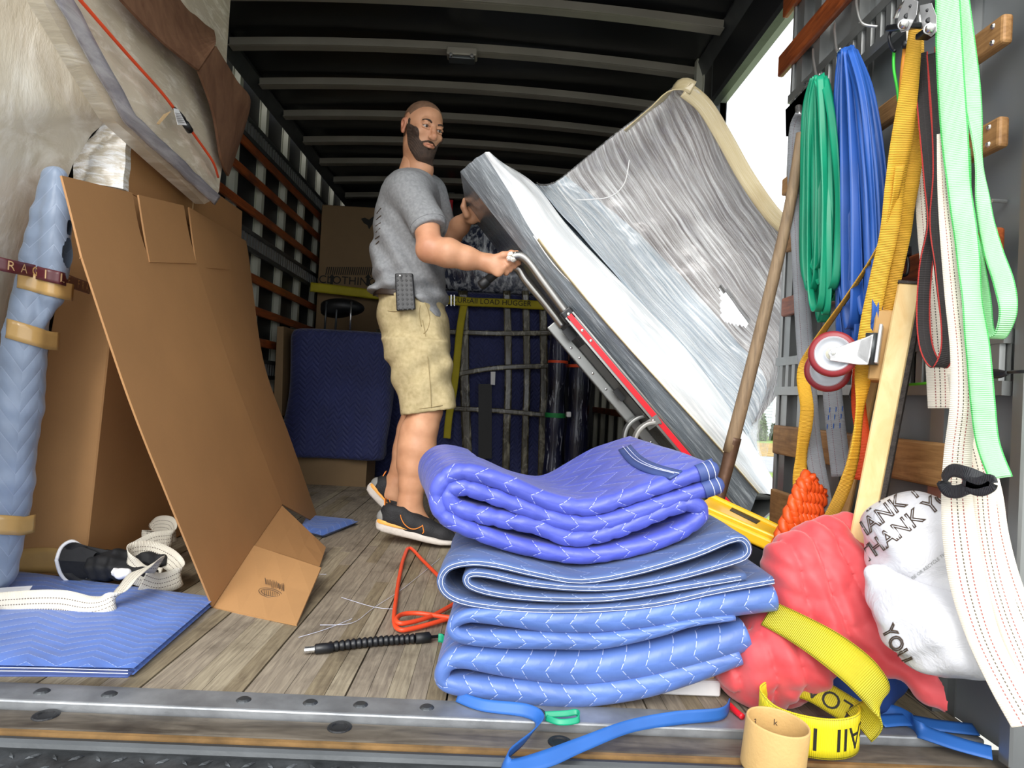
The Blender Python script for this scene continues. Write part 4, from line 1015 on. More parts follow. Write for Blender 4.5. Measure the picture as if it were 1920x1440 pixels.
nkc = Q(780, 306, .03); S.ell(nkc, (.072, .075, .045), .01, op='cut')
vs, qs = S.mesh(); vs = relax(vs, qs, 2)
shirt = obj('t_shirt', vs, qs, M_shirt, man, True)
# collar rib and sleeve hem seam
bvS = bvh_of(vs, qs.tolist())
for k, (w0, w1) in enumerate(((e0-dd*.006, None),)):
    ring = []
    u1 = np.cross(dd, [0, 1, 0]); u1 /= np.linalg.norm(u1); u2 = np.cross(dd, u1)
    for a in np.linspace(0, 2*pi, 33):
        r = u1*cos(a)+u2*sin(a); h = bvS.ray_cast(Vector(e0-dd*.012+r*.14), Vector(-r)); ring.append(np.array(h[0])+r*.0005 if h[0] is not None and (h[0]-Vector(e0)).length < .12 else e0+r*.067)
    MB().tube(ring, .0018, 5, cap=False).out('sleeve_hem', M_shirt, shirt, True)
txt = MB()
for k, (x0, y0, x1, y1) in enumerate(((700, 400, 708, 390), (699, 412, 708, 404), (698, 424, 707, 418), (698, 436, 706, 428), (697, 448, 705, 442), (698, 458, 704, 452))):
    a, b = Q(x0+7, y0, -.3), Q(x1+7, y1, -.3); o_ = []
    for q in (a, b):
        dr = Vector(q-CAM).normalized(); h = bvS.ray_cast(Vector(CAM), dr)
        if h[0] is not None: o_.append(np.array(h[0]+h[1]*.001))
    if len(o_) == 2 and np.linalg.norm(o_[0]-o_[1]) < .15: txt.tube(o_, .0022, 5)
if txt.v: txt.out('back_print', M_ink, shirt, kind='stuff')
# ---- shorts
K = Vol((-.62, 2.44, .50), (.06, 3.16, 1.08), .006)
def kd(x, y, z): return .0045*np.sin((x*.9-z*.7)*48+np.sin(z*22)*1.1)+.003*np.sin(z*33+x*60+y*20)
def prow(l, cy, hy, dx=0):
    out_ = []
    for py, x0, x1 in l:
        a, b = Q(x0+dx, py), Q(x1+dx, py); out_.append(((a[2]+b[2])/2, (a[0]+b[0])/2, (b[0]-a[0])/2, cy, hy))
    return out_
K.stack(prow([(540, 704, 826), (560, 705, 832), (600, 708, 838), (640, 716, 843), (672, 724, 845)], YM+.045, .17), .03, disp=kd, pw=2.3)
K.stack(prow([(640, 716, 842), (680, 728, 847), (720, 740, 851), (750, 749, 855), (790, 757, 860)], YM-.045, .098), .03, disp=kd, pw=2.2)
K.stack(prow([(640, 712, 838), (680, 722, 842), (720, 730, 845), (750, 738, 846), (790, 742, 846)], YM+.155, .095), .03, disp=kd, pw=2.2)
k0, k1 = Q(757, 778), Q(859, 765)
K.cutfn(lambda X, Y, Z: Z-(k0[2]+(X-k0[0])/(k1[0]-k0[0])*(k1[2]-k0[2])), .003)
w0, w1 = Q(704, 550), Q(830, 566)
K.cutfn(lambda X, Y, Z: (w0[2]+(X-w0[0])/(w1[0]-w0[0])*(w1[2]-w0[2]))-Z, .003)
cL = Q(808, 772, -.045); K.stack([(cL[2]-.05, cL[0]+.005, .098, YM-.045, .083), (cL[2]+.03, cL[0], .09, YM-.045, .078)], .0, op='cut')
K.stack([(cL[2]-.05, cL[0]-.02, .09, YM+.155, .08), (cL[2]+.03, cL[0]-.03, .085, YM+.155, .075)], .0, op='cut')
vk, qk = K.mesh(); vk = relax(vk, qk, 2); shorts = obj('shorts', vk, qk, M_short, man, True)
bvK = bvh_of(vk, qk.tolist())
def onK(l, bv=None, off=.0012):
    o_ = []
    for x_, y_ in l:
        h = (bv or bvK).ray_cast(Vector(CAM), Vector(ray(x_, y_)).normalized())
        if h[0] is not None: o_.append(np.array(h[0]+h[1]*off))
    return o_
for nm, l in (('side_seam', [(792, 600), (798, 630), (802, 670), (806, 710), (809, 765)]), ('pocket_edge', [(796, 566), (802, 580), (806, 600), (801, 618), (794, 626)]), ('back_pocket', [(708, 580), (730, 583), (755, 584)]), ('hem_seam', [(753, 770), (790, 766), (830, 760), (856, 757)]), ('pocket_stitch', [(788, 572), (786, 590), (790, 612)])):
    q_ = onK(l)
    if len(q_) > 2: MB().tube(crom(q_, 4), .0014, 5).out(nm, M_seam, shorts, True)
bl_ = onK([(706, 543), (725, 545), (748, 548), (762, 550)], bvh_of(np.array([Q(690, 500, -.11), Q(850, 500, -.11), Q(850, 620, -.11), Q(690, 620, -.11)]), [(0, 1, 2, 3)]))
ribbon('belt', [Q(701, 549, .03), Q(708, 546, -.08), Q(725, 546, -.115), Q(750, 550, -.125), Q(772, 553, -.122)], .026, (0, 0, 1), M_belt, man, th=.006)
# ---- phone in a patterned holster on the belt
ph = MB(); a_, b_, c_, d_ = Q(743, 583, -.165), Q(779, 580, -.165), Q(774, 512, -.155), Q(740, 512, -.155)
ph.plate([a_, b_, c_, d_], (0, .022, 0)); pho = bevel(ph.out('phone_case', M_blackplastic, man, label='black textured phone case clipped to the belt'), .006, 3)
gp = MB()
for i in range(8):
    for j in range(4):
        s_, t_ = (i+.5)/8, (j+.5)/4; base = d_+(a_-d_)*s_+(c_-d_)*t_; dx = (c_-d_)*.08; dy_ = (a_-d_)*.045*(1 if j % 2 else -1)
        gp.plate([base-dx+[0, -.001, 0], base+dy_+[0, -.001, 0], base+dx+[0, -.001, 0], base-dy_+[0, -.001, 0]], (0, -.0012, 0))
gp.out('woven_pattern', M_black, pho, kind='stuff')
MB().lathe([(0, .002), (.003, .0015), (.004, 0)], Q(750, 517, -.17), (0, -1, 0), 10).out('camera_lens', M_chrome, pho)
# ---- shoes
def shoe(o, xd, zd, L, seed):
    """o heel bottom; xd towards the toe, zd up; y = zd x xd"""
    xd = xd/np.linalg.norm(xd); zd = zd-xd*(zd@xd); zd /= np.linalg.norm(zd); yd = np.cross(zd, xd); B = np.stack([xd, yd, zd]); s = L/.31
    W = lambda v: o+(np.asarray(v)*s)@B
    out_ = {}
    # sole: loft along x (x, half width, z0, z1)
    T = [(-.004, .010, .022, .040), (.006, .030, .008, .048), (.03, .038, .002, .047), (.08, .036, .0, .040), (.14, .036, .0, .033), (.20, .046, .0, .028), (.25, .046, .002, .025), (.285, .034, .008, .026), (.306, .012, .018, .028)]
    xs = np.linspace(-.004, .306, 30); T = np.array(T); G = []
    for i, x_ in enumerate(xs):
        hw, z0, z1 = [np.interp(x_, T[:, 0], T[:, k]) for k in (1, 2, 3)]; r = []; zc = (z0+z1)/2; hz = (z1-z0)/2
        for a in np.linspace(0, 2*pi, 25):
            ca_, sa_ = cos(a), sin(a); wv = 1+.02*sin(x_*260)
            r.append(W((x_, hw*wv*math.copysign(abs(ca_)**.45, ca_), zc+hz*math.copysign(abs(sa_)**.6, sa_))))
        G.append(r)
    m = MB(); m.grid(G); m.add(G[0], [list(range(25))]); m.add(G[-1], [list(range(25))[::-1]]); sh = m.out('shoe', M_sole, man, True)
    U_ = Vol((-.01, -.055, .02), (.315, .055, .135), .0035)
    U_.ell((.045, 0, .055), (.048, .034, .04), .02); U_.chain([(.05, 0, .06), (.12, 0, .05), (.19, 0, .04), (.25, 0, .032), (.282, 0, .028)], [.036, .036, .036, .034, .022], .02)
    U_.ell((.06, 0, .09), (.05, .036, .026), .02); U_.seg((.09, 0, .078), (.17, 0, .052), .030, .027, .02)
    U_.ell((.062, 0, .125), (.036, .026, .030), .006, op='cut'); U_.cutfn(lambda X, Y, Z: Z-.024+0*X+0*Y, 0)
    v_, q_ = U_.mesh(); v_ = relax(v_, q_, 1); up = obj('upper', W(v_), q_, M_shoe, sh, True); bvU = bvh_of(W(v_), q_.tolist())
    def onU(l, off=.0015):
        r = []
        for x_, z_ in l:
            h = bvU.ray_cast(Vector(W((x_, -.15*np.sign(1), z_))), Vector(W((x_, 1, z_))-W((x_, 0, z_))).normalized())
            if h[0] is not None: r.append(np.array(h[0]+h[1]*off))
        return r
    # logo line along the side
    for sd in (1,):
        l = onU([(.085, .082), (.092, .068), (.108, .052), (.130, .042), (.150, .044), (.168, .056), (.172, .062)])
        if len(l) > 3: MB().tube(crom(l, 5), .0019, 6).out('side_mark', M_shoeor, sh, True)
        l = onU([(.172, .061), (.178, .050), (.182, .040), (.178, .033)])
        if len(l) > 2: MB().tube(crom(l, 5), .0019, 6).out('side_mark', M_shoeor, sh, True)
    # orange foam wedge at the heel, grey heel counter, collar tabs
    G = []
    for x_ in np.linspace(.002, .12, 14):
        hw = np.interp(x_, T[:, 0], T[:, 1])+.0015; zt = np.interp(x_, T[:, 0], T[:, 3]); h_ = .013*(1-(x_/.125)**2)
        G.append([W((x_, -hw*.99, zt-h_)), W((x_, -hw-.0015, zt-h_*.5)), W((x_, -hw*.95, zt+.001))])
    MB().grid(G).out('foam_wedge', plain('amber_foam', 'f3ac4e', .55), sh, True)
    Cn = Vol((-.012, -.05, .03), (.075, .05, .11), .0035); Cn.ell((.040, 0, .055), (.0475, .0355, .038), .01); Cn.cutfn(lambda X, Y, Z: Z-.042+.0*X+0*Y, 0); Cn.cutfn(lambda X, Y, Z: (.052+(Z-.04)*-.2-X)+0*Y, 0); Cn.cutfn(lambda X, Y, Z: .092-Z+0*X+0*Y, 0)
    v_, q_ = Cn.mesh(); obj('heel_counter', W(relax(v_, q_, 1)), q_, M_shoegrey, sh, True)
    patch('heel_tab', [[W((.018, -.014, .098)), W((.018, .014, .098))], [W((.012, -.012, .122)), W((.012, .012, .122))]], .004, M_shoeor, sh, 3, 4)
    patch('tongue', [[W((.100, -.022, .088)), W((.100, .022, .088))], [W((.092, -.018, .124)), W((.092, .018, .124))]], .006, M_shoeor, sh, 3, 4)
    lc = MB()
    for k in range(5):
        x_ = .112+k*.017; zz = .099-.0115*k; lc.tube(crom([W((x_, -.020, zz-.008)), W((x_+.004, 0, zz+.0005)), W((x_+.008, .020, zz-.008))], 3), .0022, 5)
    lc.out('laces', M_blackplastic, sh, True)
    return sh
hx0 = P(705, 985, 2.70); hx0[2] = .052
shoe(hx0, np.array([1, -.06, -.155]), np.array([.12, 0, 1.]), .335, 1)
hx1 = P(684, 918, 2.98); shoe(hx1, np.array([1, .02, -.88]), np.array([.7, 0, 1.]), .315, 2)
# ================================================================ wrapped furniture strapped to the hand truck
M_filmbright = wrap('bright_film_edge', 'dde1e4', 'ffffff', 'bcc3c8', kind='UV', scale=(1.2, 16, 1), rough=.18, bs=.35, amt=(.45, .68), dk=(.25, .55), coat=.8)
M_filmgrey = wrap('film_over_grey_pad', '7d858c', 'b9c0c5', '62686e', kind='UV', scale=(2.5, 26, 1), rough=.2, bs=.6, amt=(.5, .75), dk=(.3, .6))
M_filmpad = wrap('film_over_pale_pad', 'a3b4c2', 'f6f9fa', '8495a2', kind='UV', scale=(1.1, 30, 1), rough=.16, bs=.4, amt=(.44, .66), dk=(.3, .6), coat=.8)
M_filmbrown = wrap('film_over_dark_leather', '958e8c', 'f4f5f5', '5e5352', kind='UV', scale=(1.0, 36, 1), rough=.16, bs=.4, amt=(.46, .66), dk=(.35, .6), coat=.8)
M_filmtan = wrap('film_over_tan_tape', 'cdbb8e', 'efe7cf', 'a98f5c', kind='UV', scale=(2, 20, 1), rough=.2, bs=.4, amt=(.5, .75))
M_film = film('clear_stretch_film', .22, 'f6f6f4', (3, 26, 3), (0, .6, 0))
wf = thing('wrapped_armchair', 'large film-wrapped padded furniture piece tipped on the red hand truck', 'furniture', PZ(1330, 1000)*[1, 0, 0]+[0, 2.6, 0])
st = [((863, 322), (908, 287), (932, 300)), ((915, 390), (957, 364), (1003, 345)), ((973, 463), (1008, 450), (1070, 430)), ((1085, 600), (1120, 588), (1190, 555)),
      ((1205, 745), (1222, 702), (1296, 668)), ((1305, 868), (1326, 816), (1388, 795)), ((1392, 988), (1420, 924), (1470, 936))]
E1 = crom([P(*s[0], 2.50) for s in st], 8); E2 = crom([P(*s[1], 2.44) for s in st], 8); E3 = crom([P(*s[2], 2.50) for s in st], 8)
BK = .52; n = len(E1); L = arclen(E2)
U0 = E1+np.array([0, BK, 0]); U3 = E3+np.array([0, BK, 0])
def strip(rows, uvv, name, mat, par=wf, amp=.004, seed=1, th=None):
    """rows: list of curves (same length); smooth across; uv along L"""
    R_ = np.array(rows); k = R_.shape[0]; m_ = 6
    G = np.stack([crom(R_[:, i], m_) if k > 2 else np.array([R_[0, i]+(R_[1, i]-R_[0, i])*t for t in np.linspace(0, 1, m_+1)]) for i in range(R_.shape[1])], 1)
    w = np.linspace(0, 1, G.shape[0]); e = np.sin(pi*w)[:, None]
    cr = vnoise(np.stack([L[None, :]*1.2+0*w[:, None], w[:, None]*.8+0*L[None], 0*L[None]+0*w[:, None]], -1), 3.5, seed)
    G[..., 1] -= e*cr*amp; G[..., 2] += e*cr*amp*.6
    uv = np.stack([L[None, :]+0*w[:, None], np.broadcast_to((w*uvv)[:, None], G.shape[:2])], -1)
    mb = MB(); mb.grid(G, uv); return mb.out(name, mat, par, True), G
strip([E1, (E1+E2)/2+[-.0, -.012, 0], E2], .12, 'padded_edge', M_filmgrey, amp=.004)
strip([E2, (E2*.55+E3*.45)+[0, -.03, .004], E3], .2, 'bright_side', M_filmbright, amp=.008, seed=2)
strip([U0, E1], .5, 'underside', M_filmgrey, amp=.003)
strip([E3, U3], .5, 'top_side', M_filmpad); strip([U3, U0], .3, 'rear_side', M_filmpad)
for e in (0, -1):
    pts = [E1[e], E2[e], E3[e], U3[e], U0[e]]; c = sum(pts)/5; MB().add([*pts, c], [(i, (i+1) % 5, 5) for i in range(5)]).out('end_cap', M_filmbright, wf)
mb, _ = ribbon_geo(E2[16:]+np.array([0, -.006, 0]), .024, (.5, -.25, -.5), .003, 1); mb.out('tape_strip', M_filmtan, wf, True)
# upper body: stretched film over padded seat and leather back
rows = [[(1003, 345), (1085, 438), (1190, 555), (1298, 672), (1388, 797), (1468, 934)],
        [(1040, 343), (1140, 420), (1245, 520), (1345, 630), (1425, 735), (1392, 842)],
        [(1150, 256), (1235, 325), (1330, 425), (1415, 540), (1470, 650), (1440, 765)],
        [(1272, 158), (1333, 200), (1404, 325), (1497, 450), (1515, 600), (1500, 690)]]
dep = [[2.50]*6, [2.72, 2.70, 2.68, 2.66, 2.6, 2.52], [2.62, 2.64, 2.64, 2.60, 2.55, 2.5], [2.42, 2.42, 2.42, 2.40, 2.40, 2.42]]
R0 = np.array([[P(*p, d) for p, d in zip(a, b)] for a, b in zip(rows, dep)])
G = np.stack([crom(R0[:, j], 26) for j in range(6)], 1); G = np.stack([crom(G[i], 20) for i in range(G.shape[0])])
a_, b_ = G.shape[:2]; ww, uu = np.meshgrid(np.linspace(0, 1, a_), np.linspace(0, 1, b_), indexing='ij')
G[..., 1] += vnoise(np.stack([uu*1.3, ww*1.2, 0*uu], -1), 3, 11)*.018+vnoise(np.stack([uu*.4-ww*.1, ww*2+uu*.2, 0*uu], -1), 6, 12)*.006
uv = np.stack([uu*1.3, ww*.75+.12*np.sin(uu*3)], -1); Gb = G+np.array([.01, .05, -.01])
def proj(p): v = np.asarray(p)-CAM; f_ = v@CF; return 960+F*(v@CR)/f_, 720-F*(v@CU)/f_
def inside(px, py, poly):
    c = False; j = len(poly)-1
    for i in range(len(poly)):
        (xi, yi), (xj, yj) = poly[i], poly[j]
        if (yi > py) != (yj > py) and px < (xj-xi)*(py-yi)/(yj-yi)+xi: c = not c
        j = i
    return c
hole = [(1349, 528), (1366, 545), (1408, 602), (1400, 612), (1352, 600)]
split = 32
def body_part(name, i0, i1, mat):
    mb = MB(); idx = {}
    for sgn, GG in ((1, G), (-1, Gb)):
        for i in range(i0, i1):
            for j in range(b_-1):
                c = (G[i, j]+G[i+1, j+1])/2
                if inside(*proj(c), hole): continue
                q = [(i, j), (i+1, j), (i+1, j+1), (i, j+1)]
                if sgn < 0: q = q[::-1]
                f_ = []
                for k in q:
                    key = (sgn,)+k
                    if key not in idx: idx[key] = len(mb.v); mb.v.append(tuple(GG[k])); mb.uv.append(tuple(uv[k]))
                    f_.append(idx[key])
                mb.f.append(f_); mb.m.append(0)
    for e in (0, -1):
        A_, B2 = G[i0:i1+1, e], Gb[i0:i1+1, e]; mb.grid(np.stack([A_, B2]), np.stack([uv[i0:i1+1, e]]*2))
    if i1 == a_-1: mb.grid(np.stack([G[-1], Gb[-1]]), np.stack([uv[-1]]*2))
    return mb.out(name, mat, wf, True)
body_part('padded_seat', 0, split, M_filmpad); body_part('leather_back', split, a_-1, M_filmbrown)
# clear film stretched just in front of seat and back
M_over = film('milky_stretch_film', .2, 'ffffff', (1.1, 34, 1), (0, 0, .06), 'UV')
g_ = G[2::3, ::2].copy(); g_[..., 1] -= .022; mb = MB(); mb.grid(g_, uv[2::3, ::2]); mb.out('film_layer', M_over, wf, True)
for pts, w_ in (([(1172, 246, 2.48), (1225, 200, 2.43), (1275, 160, 2.40), (1300, 165, 2.39)], .05), ([(1285, 168, 2.395), (1322, 200, 2.40), (1360, 262, 2.40), (1398, 330, 2.40), (1445, 398, 2.39), (1494, 452, 2.38), (1500, 520, 2.38)], .06)):
    mb, _ = ribbon_geo([P(*p) for p in pts], w_, (.65, -.1, .55), .004, 6); mb.out('taped_rim', M_filmtan, wf, True)
# loose clear film at the lower right
g_ = []
for r_ in ([(1388, 838, 2.5), (1410, 870, 2.5), (1440, 905, 2.5)], [(1420, 790, 2.46), (1432, 845, 2.46), (1436, 880, 2.48)], [(1470, 740, 2.42), (1452, 800, 2.42), (1436, 860, 2.46)]): g_.append(crom([P(*p) for p in r_], 8))
g_ = np.array(g_); g_ = np.stack([crom(g_[:, j], 5) for j in range(g_.shape[1])], 1); mb = MB(); mb.grid(g_); mb.out('loose_film', M_film, wf, True)
for pts in ([(1000, 442, 2.42), (1060, 520, 2.44), (1200, 640, 2.46)], [(1045, 350, 2.6), (1130, 470, 2.58), (1240, 660, 2.5)], [(1180, 300, 2.5), (1170, 345, 2.5), (1140, 370, 2.52), (1080, 375, 2.58)]):
    MB().tube(crom([P(*p) for p in pts], 8), .0022, 5).out('film_crease', M_white, wf, True)
# scrap of brown carton poking out by the doorway
patch('carton_scrap', [[P(1478, 664, 2.36), P(1502, 640, 2.36)], [P(1492, 692, 2.36), P(1506, 700, 2.36)]], .005, M_card_d, wf, 2, 2)

# ---------------------------------------------------------------- hand truck
ht = thing('hand_truck', 'aluminium hand truck with red side strip and black grip held by the man', 'hand truck', PZ(1300, 1020)*[1, 0, 0]+[0, 2.5, 0])
M_red = plain('red_strip', 'e0202e', .4, 0, .06)
M_alu = plain('brushed_aluminium', '8e8f8d', .38, .7, .1, 6)
def rail(dy, tube_pts, name='frame_tube'):
    MB().tube(crom([P(x, y, 2.50+dy) for x, y in tube_pts], 8), .0165, 14).out(name, M_chrome_b, ht, True)
rail(.0, [(960, 482), (975, 480), (992, 492), (1020, 530), (1062, 586), (1080, 606)])
rail(.07, [(962, 500), (974, 505), (986, 525), (1020, 566), (1056, 612)])
a_r, b_r = P(1066, 592, 2.485), P(1392, 978, 2.485); dr = (b_r-a_r)/np.linalg.norm(b_r-a_r); upv = np.cross(dr, [0, 1, 0]); upv = upv if upv[2] > 0 else -upv
bevel(MB().bar(a_r, b_r, .04, .034, upv).out('side_rail', M_alu, ht), .004, 2)
MB().bar(a_r+[0, -.021, 0]-upv*-.0, b_r+[0, -.021, 0], .003, .020, upv).out('red_strip', M_red, ht)
for o_ in (.0165, -.0165): MB().bar(a_r+[0, -.022, 0]+upv*o_, b_r+[0, -.022, 0]+upv*o_, .006, .006, upv).out('rail_lip', M_chrome_b, ht)
bevel(MB().bar(P(1058, 582, 2.49), P(1074, 602, 2.49), .05, .046, upv).out('collar', M_blackplastic, ht), .006, 2)
MB().lathe([(0, .003), (.005, .002), (.007, 0)], P(1066, 589, 2.462), (0, -1, 0), 10).out('rivet', M_chrome, ht)
a2, b2 = a_r+[0, .11, 0]-upv*.058-dr*.02, b_r+[0, .11, 0]-upv*.058
bevel(MB().bar(a2, b2, .03, .042, upv).out('side_rail', M_alu, ht), .004, 2)
for t in (.06, .10, .42, .74): MB().lathe([(0, .0035), (.005, .0025), (.0065, 0)], a_r+dr*t*1.25+[0, -.0225, 0], (0, -1, 0), 10).out('rivet', M_chrome, ht)
for t in (.12, .17, .25, .33, .6, .68): MB().lathe([(0, .003), (.004, .002), (.0055, 0)], a2+dr*t+[0, -.016, 0]-upv*.0, (0, -1, 0), 8).out('rivet', M_chrome, ht)
for t in (.06, .36, .72):
    c = (a_r+a2)/2+dr*t+[0, .0, 0]; MB().bar(c-dr*.02, c+dr*.03, .012, .04, upv).out('cross_brace', M_blackplastic, ht)
MB().plate([a_r-upv*.02+dr*.12, a_r-upv*.02+dr*.52, a2+upv*.02+dr*.52, a2+upv*.02+dr*.14], (0, .004, 0)).out('web_plate', M_alu, ht)
for dy in (-.03, .06):
    pts = [(1228, 792), (1210, 796), (1194, 812), (1190, 836), (1206, 864), (1216, 900)] if dy < 0 else [(1212, 780), (1194, 784), (1176, 800), (1170, 826), (1180, 858), (1190, 900)]
    mb, _ = ribbon_geo([P(x, y, 2.47+dy) for x, y in pts], .042, (0, 1, 0), .014, 6); bevel(mb.out('glide_handle', plain('cast_grey_metal', 'a9a8a3', .45, .5) if dy < 0 else M_alu, ht, True), .003, 2)
bevel(MB().bar(P(1212, 800, 2.458), P(1236, 784, 2.458), .004, .035, (0, 0, 1)).out('clamp_plate', M_alu, ht), .002)
MB().lathe([(0, .004), (.006, .003), (.008, 0)], P(1225, 789, 2.452), (0, -1, 0), 10).out('rivet', M_chrome, ht)
MB().tube([P(*p, 2.545-.0) for p in ((969, 480), (914, 525))], .0165, 14).out('grip', M_black, ht, True)
MB().lathe([(.0165, 0), (.0195, .004), (.0195, .03), (.014, .036), (0, .038)], G1+gd*-.004, gd, 16).out('grip_end', M_black, ht, True)
MB().tube([G0, G0+(G1-G0)*1.0], .0165, 14).out('grip', M_black, ht, True)
mb = MB(); 
for k, (x, y, r) in enumerate(((958, 478, .014), (962, 486, .013), (955, 484, .012), (966, 478, .012))): mb.lathe([(0, r), (r*.7, r*.6), (r, 0), (r*.7, -r*.6), (0, -r)], P(x, y, 2.495), (random.random()-.5, -1, random.random()-.5), 7)
mb.out('crumpled_film', M_wrapwhite, ht)
for dy in (0, .34):
    w0 = P(1290, 985, 2.5+dy); w0[2] = .125
    m = MB(); prof = [(.03, -.02), (.045, -.022), (.09, -.018), (.112, -.024), (.124, -.015), (.125, 0), (.124, .015), (.112, .024), (.09, .018), (.045, .022), (.03, .02)]
    m.lathe(prof, w0, (0, 1, 0), 28); m.out('wheel', M_black, ht, True)
w0 = P(1290, 985, 2.5); MB().tube([(w0[0], 2.46, .125), (w0[0], 2.9, .125)], .01, 10).out('axle', M_steel, ht, True)
t0 = P(1392, 990, 2.5); MB().plate([t0-dr*.0+[0, -.02, -.02], t0+upv*.22+[0, -.02, -.02], t0+upv*.22+[0, .42, -.02], t0+[0, .42, -.02]], dr*.008).out('toe_plate', M_alu, ht)
MB().bar((w0[0], 2.5, .125), b_r-dr*.05+[0, .0, 0], .02, .03).out('axle_bracket', M_alu, ht)

# ---------------------------------------------------------------- long wooden handle in a steel socket
M_handle = wood('weathered_handle_wood', '7a6650', 'a58c6d', (16, 16, 1.6), .65, .25)
M_socket = plain('rusty_brown_socket', '6b5140', .45, .4, .25, 20, .3)
hp = thing('long_handle', 'long weathered wooden tool handle leaning upright beside the doorway', 'tool', P(1340, 1040, 2.0))
tp_, bt_ = P(1502, 250, 1.90), P(1368, 848, 2.0)
MB().tube(crom([tp_, P(1478, 400, 1.92), P(1425, 625, 1.96), bt_], 5), np.linspace(.0135, .021, 16), 14).out('wooden_shaft', M_handle, hp, True)
MB().tube(crom([P(1377, 820, 1.995), P(1366, 866, 2.0), P(1353, 916, 2.0), P(1340, 970, 2.0), P(1318, 1080, 2.0)], 5), np.linspace(.0215, .014, 21), 14).out('steel_socket', M_socket, hp, True)
q = P(1318, 1080, 2.0); bl = MB(); bl.plate([(q[0]-.09, 2.0, q[2]), (q[0]+.09, 2.0, q[2]), (q[0]+.10, 2.02, .02), (q[0]-.10, 2.02, .02)], (0, .004, 0)); bl.out('blade', M_socket, hp)
# ---------------------------------------------------------------- yellow-lidded case
M_yel = plain('bright_yellow_plastic', 'ffc524', .35, 0, .06)
yc = thing('tool_case', 'black tool case with bright yellow slotted lid beside the blue pad stack', 'case', P(1400, 1060, 1.8)*[1, 1, 0])
def YP(x, y, Y): return P(x, y, Y)
A_, B_, C_2, D_2 = YP(1300, 948, 1.76), YP(1452, 1014, 1.66), YP(1480, 1000, 1.80), YP(1330, 930, 1.95)
dn = np.array([0, 0, -.034])
sl_a, sl_b, sl_c, sl_d = [A_+(B_-A_)*s_+(D_2-A_)*t_ for s_, t_ in ((.35, .62), (.72, .5), (.74, .85), (.34, .95))]
m = MB(); m.hexa([A_+dn, B_+dn, C_2+dn, D_2+dn, A_, B_, C_2, D_2]); bevel(m.out('lid', M_yel, yc), .008, 3)
up_ = np.array([0, 0, .0012]); bevel(MB().hexa([sl_a-up_, sl_b-up_, sl_c-up_, sl_d-up_, sl_a+up_, sl_b+up_, sl_c+up_, sl_d+up_]).out('slot', M_black, yc), .001)
MB().tube([A_+(D_2-A_)*.15+[0, 0, .002], B_+(C_2-B_)*.2+[0, 0, .002]], .005, 8).out('lid_ridge', M_yel, yc)
MB().tube([A_+(D_2-A_)*.95+[0, 0, .003], B_+(C_2-B_)*.95+[0, 0, .003]], .009, 8).out('lid_ridge', M_yel, yc)
ins = .01; base = [A_+[ins, ins, -.034], B_+[-ins, ins, -.034], C_2+[-ins, -ins, -.034], D_2+[ins, -ins, -.034]]
MB().hexa([np.array([p[0], p[1], .002]) for p in base]+base).out('case_body', M_blackplastic, yc)
# ================================================================ cargo at the far end
M_navy = quilt('navy_pad', '222a5c', '2f3870', .7, .034, .07, .2, False, .7, .12)
M_navyfilm = wrap('film_over_navy_pad', '20275a', '323a70', '171c3e', (0, 0, 0), (3, 3, 9), .3, .35, (.5, .8))
M_tapeclear = wrap('glossy_brown_tape_band', '4b4636', 'a9a48f', '2e2b22', (0, 0, 0), (8, 8, 3), .15, .6, (.5, .72))
M_silverwrap = wrap('silvery_crumpled_film', '6d7382', 'dfe2e6', '2a3048', (0, 0, 0), (9, 9, 2.5), .18, .7, (.45, .62), (.4, .6))
M_cardfar = card('far_carton_board', '7d6444')
M_yelweb = webbing('yellow_webbing', 'b7a81e', ((.04, .02, '8a7d10'), (.96, .02, '8a7d10')), .6)
M_blackink = plain('black_print', '15130c', .7)
def drape(name, x0, x1, y0, y1, z0, z1, m, par, seed=1, amp=.02, rad=.05, pw=5):
    V = Vol((x0-.05, y0-.05, z0-.03), (x1+.05, y1+.05, z1+.04), .02)
    cx, cy, hx_, hy = (x0+x1)/2, (y0+y1)/2, (x1-x0)/2, (y1-y0)/2
    rows = [(z0, cx, hx_+.015, cy, hy+.015), (z0+(z1-z0)*.5, cx, hx_+.004, cy, hy), (z1-rad, cx, hx_, cy, hy), (z1-rad*.3, cx, hx_-rad*.25, cy, hy-rad*.25), (z1, cx, hx_-rad, cy, hy-rad)]
    V.stack(rows, 0, disp=lambda x, y, z: amp*np.sin(x*13+y*9+np.sin(z*5+seed)*1.5+seed)*np.clip((z1-z)*1.5, 0, 1)+0*z, pw=pw)
    v, q = V.mesh(); v = relax(v, q, 2); return obj(name, v, q, m, par, True, uv=np.stack([v[:, 2], v[:, 0]+v[:, 1]], 1))
# cloth-draped piece on a low carton, left
c1_ = thing('draped_cabinet', 'cabinet under a dark navy quilted pad behind the leaning cardboard', 'furniture', (P(640, 870, 4.2)[0], 4.5, 0))
xa, xb = P(532, 700, 4.15)[0], P(725, 700, 4.15)[0]; zt = P(640, 617, 4.15)[2]; zb_ = P(640, 862, 4.15)[2]
drape('pad_cover', xa, xb, 4.15, 4.52, zb_, zt, M_navy, c1_, 1, .018)
MB().box((xa+.06, 4.2, 0), (xb-.1, 4.5, zb_-.002)).out('carton_base', M_cardfar, c1_)
MB().plate([P(512, 780, 4.2), P(528, 780, 4.2), P(532, 612, 4.2), P(520, 612, 4.2)], (0, .4, 0)).out('carton_flap', M_cardfar, c1_)
